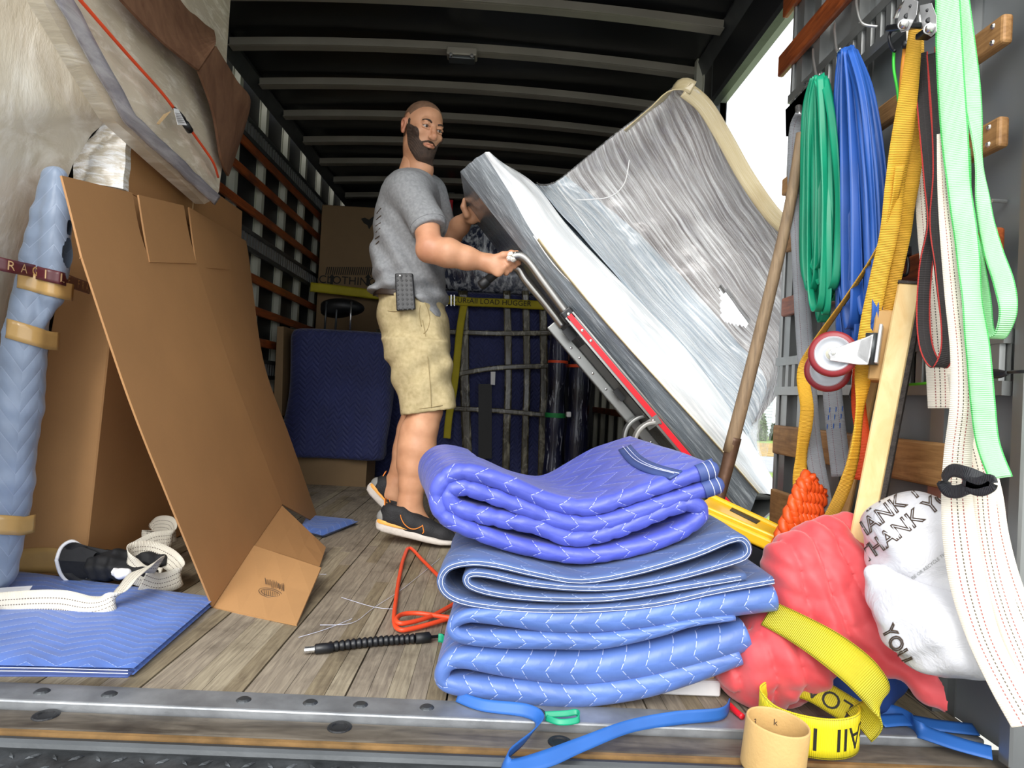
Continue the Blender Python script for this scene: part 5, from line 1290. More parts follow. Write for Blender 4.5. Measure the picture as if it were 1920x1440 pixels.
# big pad-covered piece under tape bands, centre
c2_ = thing('taped_cabinet', 'large navy pad-covered cabinet bound with glossy brown tape bands', 'furniture', (P(880, 880, 4.6)[0], 4.9, 0))
xa2, xb2 = P(700, 700, 4.6)[0], P(1040, 700, 4.6)[0]; zt2 = P(900, 545, 4.6)[2]
drape('pad_cover', xa2, xb2, 4.62, 5.0, .0, zt2, M_navy, c2_, 2, .008)
for px, w in ((868, 18), (950, 14), (985, 13), (1017, 14)):
    l = [P(px+dx_, y, 4.585) for dx_, y in ((0, 545), (2, 620), (3, 720), (6 if px == 868 else 0, 800), (10 if px == 868 else -2, 900))]
    mb, _ = ribbon_geo(l, w*4.6/1250, (1, 0, 0), .004, 5); mb.out('tape_band', M_tapeclear, c2_, True)
for l in ([(705, 622), (830, 622), (930, 625), (1040, 624)], [(840, 705), (930, 690), (1040, 686)], [(830, 765), (930, 770), (1040, 780)]):
    mb, _ = ribbon_geo([P(*p, 4.578) for p in l], .035, (0, 0, 1), .004, 5); mb.out('tape_band', M_tapeclear, c2_, True)
MB().plate([P(897, 720, 4.57), P(922, 720, 4.57), P(922, 860, 4.57), P(897, 860, 4.57)], (0, .01, 0)).out('dark_panel', M_black, c2_)
MB().plate([P(920, 697, 4.56), P(929, 697, 4.56), P(928, 722, 4.56), P(920, 721, 4.56)], (0, .01, 0)).out('white_tag', M_white, c2_)
# film-wrapped bundle on top of it
c3_ = thing('film_wrapped_bundle', 'silvery film-wrapped bundle lying on the taped navy cabinet', 'bundle', P(950, 540, 4.8))
V = Vol((P(815, 500, 4.65)[0], 4.6, zt2), (P(1075, 500, 4.65)[0], 5.3, P(900, 380, 4.7)[2]), .022)
V.ell(P(880, 490, 4.82), (.35, .19, .25), .05); V.ell(P(985, 500, 4.82), (.30, .19, .26), .05); V.ell(P(930, 455, 4.84), (.22, .16, .18), .08); V.ell(P(935, 525, 4.82), (.46, .19, .14), .05)
V.dispfn(lambda x, y, z: (.012*np.sin(x*35+np.sin(z*20))*np.cos(z*12)).astype(np.float32)); V.cutfn(lambda x, y, z: z-zt2-.006+0*x+0*y)
v, q = V.mesh(); obj('bundle_body', relax(v, q, 1), q, M_silverwrap, c3_, True)
# film-wrapped uprights, right
for k, (px, r_, lab, y0) in enumerate(((1045, .062, 'left of the two film-wrapped dark uprights at the far right', 610), (1087, .078, 'right of the two film-wrapped dark uprights at the far right', 660))):
    Yk = 4.35+.05*k; q = P(px, 700, Yk); zz = P(px, y0, Yk)[2]
    t = thing('wrapped_post', lab, 'post', (q[0], Yk, 0), 'film-wrapped uprights at the far right')
    rg_ = np.random.default_rng(k); hs_ = np.linspace(0, zz, 18)
    MB().lathe([(.001, 0)]+[(r_*(1+.08*sin(h*17+k*2)), h) for h in hs_]+[(.001, zz)], (q[0], Yk, 0), (0, 0, 1), 14).out('wrapped_shaft', wrap('film_over_dark_post', '1a1d3a', 'c9ccd6', '0c0d14', (0, 0, 0), (14, 14, 2), .15, .6, (.58, .72)), t, True)
    zz1 = P(px, 682 if k == 0 else 690, Yk)[2]; MB().lathe([(r_+.004, 0), (r_+.006, .01), (r_+.004, .02)], (q[0], Yk, zz1), (0, 0, 1), 14).out('orange_cord', M_orange, t, True)
    if k == 0:
        MB().lathe([(r_+.005, 0), (r_+.008, .012), (r_+.005, .03)], (q[0], Yk, P(px, 783, Yk)[2]), (0, 0, 1), 14).out('green_strap', plain('green_webbing', '1f8a45', .6), t, True)
        a_, b2_ = P(1066, 782, Yk-.11), P(1066, 772, Yk-.11); bevel(MB().bar(a_, b2_, .045, .03, (1, 0, 0)).out('white_buckle', M_white, t), .006, 2)
# cartons behind, left
c4_ = thing('clothing_carton', 'tall carton printed with the word CLOTHING behind the draped cabinet', 'box', (P(650, 540, 5.0)[0], 5.3, 0))
xa, xb = P(600, 450, 5.05)[0], P(760, 450, 5.05)[0]; zc = P(650, 386, 5.05)[2]; zs = P(650, 546, 5.05)[2]
bevel(MB().box((xa, 5.05, 0), (xb, 5.7, zc)).out('carton_body', M_cardfar, c4_), .006)
a_ = P(652, 527, 5.045); text_on('lettering', 'CLOTHING', a_, (1, 0, 0), (0, 0, 1), .085, M_blackink, c4_, .004)
mb = MB()
for k in range(22): x_ = P(612+k*4, 508, 5.045); mb.bar(x_+[-.004, 0, -.03], x_+[.006, 0, .03], .006, .004, (0, 1, 0))
for px in (622, 690): p = P(px, 526, 5.04); mb.bar(p+[0, 0, -.04], p+[0, 0, .035], .02, .004, (0, 1, 0)); mb.plate([p+[-.025, 0, .02], p+[.025, 0, .02], p+[0, 0, .05]], (0, .004, 0))
mb.out('printed_marks', M_blackink, c4_, kind='stuff')
mb = MB(); mb.plate([P(x, y, 5.04) for x, y in ((677, 410), (684, 408), (692, 412), (700, 406), (706, 408), (702, 416), (697, 422), (692, 430), (689, 422), (682, 418))][::-1], (0, .004, 0)); mb.out('printed_mark', M_blackink, c4_)
# black stool with metal rods on the draped cabinet
c5_ = thing('folded_stool', 'small black folded stool with thin metal rods on the draped cabinet', 'stool', P(640, 617, 4.5))
z_ = zt+.01; V = Vol((P(600, 580, 4.5)[0], 4.4, z_+.05), (P(688, 580, 4.5)[0], 4.8, P(640, 545, 4.5)[2]+.02), .014)
pz = lambda x, y, Y=4.55: P(x, y, Y)
V.ell(pz(642, 576), (.15, .12, .06), .03); V.ell(pz(625, 585), (.09, .1, .04), .03); v, q = V.mesh(); obj('seat_pad', relax(v, q, 1), q, M_black, c5_, True)
for px in (612, 632, 659): a_ = P(px, 565, 4.45); MB().tube([a_, (a_[0], 4.45, z_)], .007, 8).out('leg', M_chrome if px == 659 else M_steel_dark, c5_, True)
# yellow straps
def txt_strap(name, label, pts, w, side, segs, text=None, tsz=.035, tpos=.5, flip=False, mat=None):
    t = thing(name, label, 'strap', pts[0]); o, (p_, sd, N_, w_, L_) = ribbon('webbing', pts, w, side, mat or M_yelweb, t); return t, (p_, sd, N_, w_, L_)
txt_strap('load_strap', 'yellow load strap across the clothing carton at far left', [P(582, 538, 4.95), P(620, 542, 4.98), P(700, 552, 4.98), P(720, 556, 4.98)], .07, (0, 0, 1), 4)
t_, _i = txt_strap('load_strap', 'yellow load strap lettered LOAD HUGGER across the taped navy cabinet', [P(836, 562, 4.55), P(880, 566, 4.555), P(940, 568, 4.555), P(1022, 573, 4.56)], .06, (0, 0, 1), 4)
text_on('lettering', 'CURtAII LOAD HUGGER', P(922, 566.5, 4.55), P(960, 569, 4.55)-P(900, 566, 4.55), (0, 0, 1), .05, M_blackink, t_, .003)
mb = MB()
for px in (838, 846, 852): mb.bar(P(px, 553, 4.54), P(px, 574, 4.54), .008, .012, (0, 1, 0))
mb.out('buckle', M_chrome, t_)
ribbon('hanging_tail', [P(870, 572, 4.56), P(862, 620, 4.555), P(852, 720, 4.55), P(842, 780, 4.55), P(838, 822, 4.55)], .05, (1, 0, 0), M_yelweb, t_)
# red lever bar on the far wall behind the man
rbar = thing('red_bar', 'upright red bar with grey top bracket behind the man on the far wall', 'bar', P(842, 440, 5.9))
bevel(MB().box((P(838, 440, 5.9)[0], 5.9, P(842, 445, 5.9)[2]), (P(846, 440, 5.9)[0], 5.93, P(842, 374, 5.9)[2])).out('red_upright', M_red, rbar), .004)
bevel(MB().box((P(818, 440, 5.9)[0], 5.89, P(842, 374, 5.9)[2]), (P(848, 440, 5.9)[0], 5.95, P(842, 360, 5.9)[2])).out('top_bracket', M_steel_dark, rbar), .004)
MB().box((P(842, 440, 5.9)[0]-.015, 5.92, P(842, 445, 5.9)[2]), (P(842, 440, 5.9)[0]+.015, 6.19, P(842, 445, 5.9)[2]+.03)).out('wall_arm', M_steel_dark, rbar)
# ================================================================ stack of folded pads in the middle foreground
YS = 1.335
def fold(path_px, r, depth, Y0=YS, n=7, rise=None, pinch=.0, pitch=.04, seed=1, xs=0.0, back=None):
    """a pad folded in zigzag: thick soft band whose front edge is rounded, running back by depth"""
    pts = crom([P(x, y, Y0) for x, y in path_px], n); m = len(pts); L = arclen(pts)
    T = np.gradient(pts, axis=0); T[:, 1] = 0; T /= np.linalg.norm(T, axis=1)[:, None]; N = np.stack([T[:, 2], 0*L, -T[:, 0]], 1)
    r = np.interp(np.linspace(0, 1, m), np.linspace(0, 1, len(r)), r) if np.ndim(r) else np.full(m, r)
    pn = 1-pinch*np.exp(-(np.minimum(L % pitch, pitch-L % pitch)/(.1*pitch))**2)
    rr = r*pn
    prof = []   # (across, back)
    nb = 12
    for k in range(nb, 0, -1): prof.append((1, (k/nb)**1.3*depth+1.0, 0))
    for a in np.linspace(pi/2, -pi/2, 9): prof.append((sin(a), 0, cos(a)))
    for k in range(1, nb+1): prof.append((-1, (k/nb)**1.3*depth+1.0, 0))
    V = []; uv = []
    for i in range(m):
        for ac, bk, fr in prof:
            p = pts[i]+N[i]*ac*(rr[i] if bk == 0 else r[i]*.96)
            d = (bk-1.0 if bk >= 1 else 0)
            p = p+np.array([0, d+r[i]-fr*rr[i]*1.0, 0])
            if d > 0: p = p+np.array([xs*d, 0, 0])+N[i]*vnoise(p, 3, seed, 2)*.004*min(1, d/.1)*0.6
            if back is not None and d > 0: p = p+np.array(back(L[i]/L[-1], p, d/depth))
            V.append(p); uv.append((L[i]*1.0, d+.02*ac+.0))
    k = len(prof); V = np.array(V)
    Fs = [(i*k+j, (i+1)*k+j, (i+1)*k+j+1, i*k+j+1) for i in range(m-1) for j in range(k-1)]
    Fs += [list(range(k)), [(m-1)*k+j for j in range(k)][::-1]]
    return V, Fs, uv, (pts, N, r, L)
M_padA = quilt('violet_blue_pad', '4b56b8', 'a9aee6', .4, .062, .11, .12, True, .4, .032)
M_padB = quilt('slate_blue_pad', '496090', '8fa0c8', .6, .062, .12, .1, True, .35, .032)
M_padBf = plain('slate_blue_felt', '42547f', .85, 0, .18, 30, .4, (1, 1, 1), 90)
M_padC = quilt('cornflower_blue_pad', '5472b4', 'b5c1ee', .38, .05, .16, .12, True, .4, .036)

def finish(o_name, V, Fs, uv, mat, label):
    t = thing(o_name, label, 'moving pad', (V[:, 0].mean(), V[:, 1].mean(), V[:, 2].min())); obj('pad_cloth', V, Fs, mat, t, True, uv=uv); return t
# bottom
D = [(1408, 1200), (1330, 1222), (1200, 1250), (1080, 1262), (960, 1252), (868, 1240), (834, 1254), (832, 1284), (880, 1296), (980, 1306), (1080, 1312), (1200, 1296), (1300, 1268), (1392, 1236)]
V, Fs, uv, _ = fold(D, [.032, .034, .036, .036, .03, .022, .016, .016, .022, .026, .026, .026, .024, .018], .5, YS, seed=3, xs=.02)
tD = finish('folded_pad', V, Fs, uv, M_padC, 'folded cornflower-blue quilted pad at the very bottom of the stack, widest fold sagging')
C_ = [(1460, 1128), (1380, 1138), (1270, 1152), (1160, 1166), (1050, 1170), (950, 1160), (880, 1158), (850, 1174), (862, 1196), (940, 1204), (1040, 1206), (1130, 1206), (1230, 1188), (1300, 1170), (1380, 1160)]
V, Fs, uv, _ = fold(C_, [.026, .026, .026, .026, .026, .022, .014, .012, .014, .018, .018, .017, .012, .008, .006], .52, YS-.01, seed=5, xs=.02)
tC = finish('folded_pad', V, Fs, uv, M_padC, 'folded cornflower-blue quilted pad second from the bottom of the stack, satin roll at right')
B1 = [(1452, 1090), (1340, 1110), (1230, 1134), (1110, 1144), (990, 1144), (890, 1134), (842, 1118), (826, 1092), (840, 1066), (880, 1056), (930, 1060), (1010, 1078), (1090, 1090), (1190, 1074), (1300, 1042), (1376, 1012), (1400, 1018), (1402, 1040), (1370, 1056), (1240, 1090), (1120, 1104), (1000, 1096), (910, 1078), (878, 1080), (882, 1100), (940, 1116), (1040, 1124), (1150, 1122), (1280, 1102), (1400, 1082)]
V, Fs, uv, (pt, Nn, rr, LL) = fold(B1, .0085, .52, YS-.005, seed=6, xs=.03)
tB = finish('folded_pad', V, Fs, uv, M_padB, 'thin slate-blue pad with felt edges folded into many layers, third from the bottom')
mb = MB()
for off in (-.4, .4):
    mb.tube([pt[i]+Nn[i]*(rr[i]*off)+[0, -.0005, 0] for i in range(0, len(pt), 2)], .0007, 4)
mb.out('edge_stitching', M_thread, tB, kind='stuff')
A1 = [(1336, 882), (1262, 906), (1180, 934), (1105, 954), (1030, 942), (950, 908), (884, 888), (848, 890), (822, 914), (820, 948), (840, 976), (905, 1005), (988, 1030), (1090, 1046), (1195, 1030), (1278, 1000), (1318, 968), (1306, 948), (1270, 952), (1200, 980), (1140, 1002), (1072, 1012), (1009, 990), (947, 978), (884, 964), (846, 948), (842, 924), (866, 916), (905, 926), (988, 956), (1062, 982), (1134, 982), (1240, 948), (1346, 912)]
def bk(t, p, d):
    # the top layer billows towards the back: hump left, dip in the middle, raised corner right
    if t < .2:
        h = .035*d*ss(.12, .30, p[0])-.012*d
        return (0, 0, h)
    return (0, 0, 0)
V, Fs, uv, (pt, Nn, rr, LL) = fold(A1, [.0175, .019, .019, .0175, .018, .019, .019, .0185, .019], .46, YS+.055, pinch=.16, pitch=.042, seed=8, xs=-.16, back=bk)
tA = finish('folded_pad', V, Fs, uv, M_padA, 'puffy violet-blue quilted pad on top of the stack, its back corner flipped up')
# dark bound ends of the top pad
for e, s in ((0, 1), (len(pt)-1, -1)):
    T = pt[min(len(pt)-1, e+s*1)]-pt[e]; T /= np.linalg.norm(T)
    c0 = pt[e]-T*.016+[0, .015, 0]; mb = MB()
    prof = [(.010, 0), (.0185, .008), (.0195, .03), (.019, .045)]
    mb.lathe([(r_, h_) for r_, h_ in prof], c0, T, 20); mb.lathe([(0, -.003), (.010, 0)], c0, T, 20)
    mb.bar(c0+[0, .02, 0], c0+T*.044+[0, .02, 0], .002, .036, (0, 0, 1))
    mb.out('bound_end', M_padbind, tA, True)
    for h_ in (.012, .026): MB().lathe([(.0193, h_), (.0200, h_+.0009), (.0193, h_+.0018)], c0, T, 20).out('stitching', M_thread, tA)
# dark bound hem of the upper leaf along its back right
bvA = bvh_of(V, Fs)
def onA(x, y):
    h = bvA.ray_cast(Vector(CAM), Vector(ray(x, y)).normalized()); return np.array(h[0]+h[1]*.003) if h[0] is not None else P(x, y, YS+.4)
h0, h1, h2, h3 = onA(1172, 842), onA(1194, 866), onA(1226, 882), onA(1268, 892)
mb, _ = ribbon_geo([h0+[0, 0, -.0], h1, h2, h3], .035, [(.7, .1, .35), (.7, .2, .4), (.7, .3, .4), (.5, .4, .3)], .005); mb.out('hem', M_padbind, tA, True)
for o_ in (-.006, .005):
    MB().tube(crom([q+np.array([o_, -.003, .0045]) for q in (h0, h1, h2, h3)], 6), .001, 4).out('stitching', M_thread, tA)
# board and carton slab under the stack
ub = thing('timber_block', 'pale timber block in clear film under the right end of the pad stack', 'block', P(1250, 1335, 1.42)*[1, 1, 0])
q = PZ(1364, 1338); bevel(MB().box((.28, 1.42, .001), (q[0]+.01, 1.66, .034)).out('board', M_trimw, ub), .003)
bevel(MB().box((.28, 1.43, .0345), (q[0]+.0, 1.66, .066)).out('board', M_card_in, ub), .003)
# ================================================================ right wall: hanging straps, bands, hooks
VS = np.array([.83, -.55, 0.]); VD = np.array([.55, .83, 0.])      # across / along the line of sight at the right wall
M_green = plain('green_rubber_band', '149a72', .42, 0, .15, 6); M_blueb = plain('blue_rubber_band', '2a5cb0', .42, 0, .18, 5)
M_greyweb = webbing('grey_webbing', '8b8e92', ((.3, .015, '6c4b55'), (.72, .015, '6c4b55')), .7, dash=180)
M_orweb = webbing('bright_orange_webbing', 'ffc23c', (), .55, var=.05, ribs=.7); M_orweb2 = webbing('red_orange_webbing', 'f4551c', (), .55, var=.06)
M_blkred = webbing('black_webbing_red_edges', '35302f', ((.05, .05, 'd8453e'), (.95, .05, 'd8453e'), (.5, .012, '4a4140')), .65)
M_cream = webbing('cream_towing_webbing', 'e6dccb', ((.32, .02, '9c5a55'), (.5, .02, '5d5348'), (.68, .02, '9c5a55')), .7, dash=170)
M_lime = webbing('lime_webbing', 'a9f2ae', ((.03, .03, '58d06a'), (.97, .03, '58d06a')), .5, var=.04, ribs=.7)
M_blackweb = webbing('black_webbing', '2a2b2e', (), .7)
M_wire = plain('zinc_hook_wire', 'c5c5c2', .3, .8)
def HX(l, X0=.86): return [PX(p[0], p[1], X0+(p[2] if len(p) > 2 else 0)) for p in l]
def strap(name, label, pts, w, mat, side=VS, X0=.86, group=None, th=.0025, cat='strap'):
    k_ = .78 if pts[0][0] > 1700 else .9; w = w*k_ if np.ndim(w) == 0 else [q*k_ for q in w]
    P_ = HX(pts, X0); mb, inf = ribbon_geo(P_, w, side, th, 8); o = mb.out(name, mat, None, True, label=label, cat=cat, group=group); return o, inf
def wire_hook(pts, label):
    P_ = HX(pts, .90); P_[0][0] = WR-.014; mb = MB(); mb.tube(crom(P_, 6), .0035, 8); return mb.out('wire_hook', M_wire, None, True, label=label, cat='hook')
wire_hook([(1603, -14, .03), (1606, 10), (1616, 43), (1646, 50, .03)], 'empty bent wire hook above the slotted rail, right of the blue bands')
wire_hook([(1562, 44, .03), (1565, 60), (1569, 95, -.04), (1575, 92, -.07)], 'wire hook under the wooden slat carrying the blue rubber bands')
wire_hook([(1521, 92, .03), (1525, 110), (1531, 143, -.04), (1537, 140, -.07)], 'wire hook on the wall edge carrying the green rubber bands')
def bands(name, label, top, n, xs, yb, mat, X0, seed, w=.020):
    t = thing(name, label, 'rubber bands', PX(*top, X0)); rg = np.random.default_rng(seed)
    for k in range(n):
        f = (k+.5)/n; xb = xs[0]+(xs[1]-xs[0])*f+rg.uniform(-4, 4); y1 = rg.uniform(*yb); dx = rg.uniform(7, 17); o = rg.uniform(-.03, .03); tx = top[0]+(f-.5)*16+rg.uniform(-3, 3); ty = top[1]+abs(f-.5)*16
        h = y1-ty
        pl = [(tx, ty, o), (xb-dx*.8+(tx-xb)*.55, ty+h*.16, o), (xb-dx+(tx-xb)*.2, ty+h*.5, o+rg.uniform(-.01, .01)), (xb-dx, ty+h*.85, o), (xb-dx*.3, y1, o), (xb+dx*.7, ty+h*.93, o-.01), (xb+dx+(tx-xb)*.15, ty+h*.55, o-.012), (xb+dx*.6+(tx-xb)*.5, ty+h*.18, o-.01), (tx+3, ty, o-.006)]
        a = rg.uniform(-.8, .8); s0 = VS*cos(a)+VD*sin(a); a2 = a+rg.uniform(-.9, .9); s1 = VS*cos(a2)+VD*sin(a2)
        mb, _ = ribbon_geo(HX(pl, X0), w*rg.uniform(.75, 1.15), [s0, s0, s1, s1, VS, s0, s1, s0, s0], .0022, 6); mb.out('band', mat, t, True)
    return t
bands('green_bands', 'bundle of green rubber bands hanging on a wire hook', (1536, 140), 14, (1521, 1562), (500, 610), M_green, .84, 3)
bands('blue_bands', 'thick bundle of blue rubber bands hanging beside the green ones', (1588, 88), 20, (1578, 1650), (555, 670), M_blueb, .86, 5, .023)
strap('grey_strap', 'long grey webbing strap hanging at the wall edge left of the green bands', [(1505, 215), (1494, 245), (1491, 330), (1498, 450), (1506, 600), (1516, 740), (1524, 830), (1541, 930), (1556, 1015)], .048, M_greyweb, X0=.85)
g2, gi = strap('grey_strap', 'short grey webbing strap end with blue zigzag stitching behind the orange loop', [(1556, 660), (1561, 740), (1567, 800), (1578, 893)], .052, M_greyweb, X0=.885)
mb = MB(); pts, sd, N_, w_, L_ = gi
for k in range(9):
    i = len(pts)-9-(k % 3)*2; c = pts[i]+sd[i]*(-.02+.005*k); mb.bar(c+N_[i]*.002+[0, 0, -.006], c+N_[i]*.002+[0, 0, .008], .0018, .0012, (0, 1, 0)); mb.bar(c-N_[i]*.002+[0, 0, -.006], c-N_[i]*.002+[0, 0, .008], .0018, .0012, (0, 1, 0))
mb.out('blue_stitching', M_blueb, g2, kind='stuff')
# ratchet on the wall edge carrying the grey strap
r0 = thing('ratchet_buckle', 'dark grey ratchet buckle on the wall edge above the grey strap', 'buckle', PX(1500, 200, .88))
bevel(MB().plate(HX([(1480, 198), (1518, 158), (1522, 185), (1484, 240)], .87), (.0, .03, 0)).out('frame', M_steel_dark, r0), .003)
bevel(MB().plate(HX([(1480, 200), (1486, 196), (1486, 250), (1481, 250)], .86), (.0, .03, 0)).out('side_plate', M_steel_dark, r0), .002)
MB().tube(HX([(1497, 200), (1500, 230)], .86), .010, 10).out('spool', M_chrome, r0, True); MB().tube(crom(HX([(1508, 160), (1510, 154), (1518, 153), (1520, 162)], .87), 4), .0035, 8).out('hook', M_steel_dark, r0, True)
# orange strap, looped down to the floor heap and back up
strap('orange_strap', 'wide orange strap hanging from the ratchets in a long loop down to the red cloth', [(1716, 55), (1708, 140), (1694, 240), (1680, 330), (1668, 430), (1648, 520), (1630, 610), (1620, 690), (1612, 770), (1600, 860), (1572, 940), (1540, 992), (1512, 978), (1500, 915), (1503, 850), (1513, 770), (1506, 700), (1528, 645), (1590, 555), (1650, 460), (1676, 380), (1688, 310)],
      [.03, .04, .05, .05, .045, .045, .048, .046, .03, .034, .036, .04, .045, .045, .042, .042, .04, .03, .024, .022, .022, .022],
      M_orweb, [VS, VS, VS, VS*.9+VD*.4, VS, VS, VS, VS, VS*.6+VD*.8, VS*.7+VD*.6, VS, VS*.8+VD*.3, VS, VS, VS*.6+VD*.6, VS, VS, VS*.6+VD*.7, VS*.3+VD*.9, VS*.3+VD*.9, VS*.5+VD*.8, VS], X0=.815)
strap('orange_strap', 'second shorter orange strap hanging just right of the long orange loop', [(1724, 70), (1720, 180), (1712, 290), (1702, 390), (1688, 470), (1668, 560), (1650, 620)], [.02, .035, .045, .04, .035, .035, .02], M_orweb, [VS, VS*.8+VD*.4, VS, VS*.7+VD*.6, VS, VS, VS], X0=.85)
strap('orange_strap', 'red-orange strap tail running down behind the caster wheels', [(1618, 640), (1612, 700), (1610, 760), (1618, 830), (1612, 900)], .034, M_orweb2, X0=.85)
# black straps with red edges
strap('black_strap', 'black red-edged strap hanging in a narrow closed loop', [(1727, 100), (1732, 200), (1744, 330), (1749, 420), (1736, 500), (1731, 590), (1738, 655), (1760, 688), (1777, 655), (1776, 590), (1762, 500), (1756, 410), (1762, 320), (1758, 200), (1750, 100)],
      .031, M_blkred, [VS, VS, VS, VS*.8+VD*.5, VS, VS, VS, VS, VS, VS*.9, VS*.7+VD*.6, VS, VS, VS, VS], X0=.84)
strap('black_strap', 'long black red-edged strap hanging beside the lime strap down to the cream webbing', [(1766, 85), (1772, 200), (1784, 340), (1796, 450), (1808, 560), (1816, 660), (1824, 760), (1826, 850), (1840, 930)], .034, M_blkred, X0=.868)
# cream straps
strap('cream_strap', 'cream webbing strap with a frayed cut end hanging behind the black loop', [(1714, 50), (1722, 200), (1730, 330), (1738, 430), (1748, 520), (1756, 610), (1762, 700), (1764, 766)], [.04, .04, .04, .045, .05, .058, .06, .056], M_cream, X0=.885)
strap('cream_strap', 'brightest and widest cream webbing strap running down past the white bags', [(1768, 250), (1774, 360), (1784, 460), (1794, 560), (1804, 660), (1806, 760), (1796, 850), (1794, 930), (1802, 1020), (1818, 1110), (1846, 1200), (1890, 1290), (1930, 1360)], [.025, .034, .042, .045, .045, .05, .052, .058, .066, .066, .06, .06, .06], M_cream, X0=.80)
strap('cream_strap', 'cream webbing strap second from the right edge, under the black band', [(1800, 700), (1815, 800), (1838, 900), (1846, 980), (1862, 1070), (1888, 1160), (1925, 1250), (1960, 1330)], .05, M_cream, X0=.845)
strap('cream_strap', 'outermost cream webbing strap, nearest the right edge of the picture', [(1812, 740), (1832, 830), (1856, 920), (1868, 1000), (1888, 1080), (1920, 1165), (1960, 1240)], .045, M_cream, X0=.875)
kb = thing('black_band', 'flat black band tied around the cream straps above the white bags', 'strap', PX(1812, 905, .79))
mb, _ = ribbon_geo(HX([(1852, 903, .03), (1820, 890), (1786, 882), (1770, 898), (1776, 918), (1795, 922), (1820, 912), (1850, 900, .03)], .775), .022, VD*.3+np.array([0, 0, 1]), .003); mb.out('band', M_blackweb, kb, True)
mb, _ = ribbon_geo(HX([(1806, 900), (1830, 906), (1856, 900), (1860, 910), (1838, 920), (1812, 912)], .772), .018, (0, 0, 1), .003); mb.out('knot', M_blackweb, kb, True)
# lime straps
strap('lime_strap', 'lime green strap hanging straight down to its cut end by the lower plank', [(1776, -25), (1780, 100), (1788, 230), (1798, 350), (1812, 450), (1822, 560), (1834, 660), (1842, 750), (1852, 830), (1876, 896)], [.05, .055, .055, .05, .045, .045, .045, .045, .042, .042], M_lime, [VS, VS, VS, VS*.8+VD*.3, VS, VS*.8+VD*.5, VS, VS, VS, VS], X0=.81)
strap('lime_strap', 'lime green strap hanging in an open loop at the right', [(1796, -25), (1810, 90), (1826, 210), (1836, 310), (1846, 400), (1862, 470), (1882, 530), (1890, 585), (1874, 630), (1848, 624), (1838, 560), (1826, 480), (1812, 390), (1806, 280)], [.04, .042, .04, .03, .03, .036, .038, .036, .036, .036, .04, .036, .03, .03], M_lime, [VS, VS, VS*.7+VD*.5, VS*.5+VD*.8, VS, VS, VS, VS*.8+VD*.4, VS*.5+VD*.5, VS, VS, VS, VS*.6+VD*.6, VS], X0=.845)
# ratchet buckles at the top
def ratchet(cx, cy, s, ang, label, X0=.79, dark=False):
    t = thing('ratchet_buckle', label, 'buckle', PX(cx, cy, X0)); X0 = X0; ca_, sa_ = cos(radians(ang)), sin(radians(ang))
    def q(u, v, d=0): return PX(cx+(u*ca_-v*sa_)*s, cy+(u*sa_+v*ca_)*s, X0+d)
    for d in (-.012, .022):
        pl = [q(-14, -34, d), (q(10, -36, d)), q(16, -10, d), q(12, 22, d), q(0, 30, d), q(-12, 20, d), q(-16, -6, d)]
        bevel(MB().plate(pl, VD*.0025).out('side_plate', M_silver, t), .001)
        for v_, r_ in ((-22, .0035), (-2, .006), (14, .005)): MB().lathe([(0, .002), (r_*.6, .002), (r_, 0)], q(0, v_, d)-VD*.0005, -VD, 12).out('hole', M_black if v_ < 0 else M_steel_dark, t)
        MB().lathe([(.0075, .0), (.0095, .002), (.0115, 0)], q(0, 14, d), -VD, 16).out('ratchet_wheel', M_silver, t, True)
    MB().tube([q(0, 14, -.02), q(0, 14, .03)], .007*s+.002, 12).out('spool', M_chrome, t, True)
    bevel(MB().bar(q(-20, 30, .005), q(22, 8, .005), .026, .012, (0, 0, 1)).out('handle', M_blackplastic, t), .003, 2)
    MB().tube(crom([q(-6, -30, .005), q(-16, -14, .005), q(-18, 10, .005)], 5), .006*s, 8).out('release_lever', M_chrome, t, True)
    return t
ratchet(1700, 32, 1.0, 20, 'silver ratchet buckle left of the pair at the top of the right wall', .78)
rt2 = ratchet(1742, 40, .95, -8, 'silver and black ratchet buckle right of the pair at the top of the right wall', .80)
q0, q1 = PX(1755, 34, .82), PX(1778, 8, .82); bevel(MB().bar(PX(1748, 30, .84), PX(1782, -6, .84), .03, .022, (0, 0, 1)).out('tension_handle', M_blackplastic, rt2), .006, 3)
# bungee cords with hooks
gb = thing('bungee_cord', 'thin green bungee cord with black hook hanging left of the orange straps', 'bungee cord', PX(1700, 480, .87))
MB().tube(crom(HX([(1676, 96), (1676, 130), (1684, 180), (1694, 300), (1699, 400), (1701, 466)], .875), 8), .0032, 8).out('cord', plain('green_cord', '3ecb3a', .5), gb, True)
MB().tube(crom(HX([(1701, 464), (1701, 480)], .872), 4), .0085, 10).out('hook_cap', M_blackplastic, gb, True)
MB().tube(crom(HX([(1701, 480), (1703, 500), (1700, 514), (1692, 516), (1687, 506)], .872), 5), .0035, 8).out('hook', M_blackplastic, gb, True)
MB().tube(crom(HX([(1678, 96), (1672, 90), (1667, 70), (1672, 58), (1682, 56)], .87), 5), .0035, 8).out('hook', M_blackplastic, gb, True)
ob = thing('bungee_cord', 'amber bungee cord ending at the left ratchet buckle', 'bungee cord', PX(1695, 90, .85))
MB().tube(crom(HX([(1697, 88), (1692, 130), (1689, 175), (1688, 215)], .855), 6), .0045, 8).out('cord', plain('amber_cord', 'd98a22', .5), ob, True); MB().tube(HX([(1699, 78), (1697, 90)], .85), .008, 10).out('hook_cap', M_blackplastic, ob, True)
lb = thing('bungee_cord', 'green bungee cord with black end running level along the lower slotted rail', 'bungee cord', PX(1800, 708, .9))
MB().tube(crom(HX([(1690, 722), (1740, 718), (1800, 706), (1856, 699)], .905), 6), .003, 8).out('cord', plain('lime_cord', '6ecb2a', .5), lb, True)
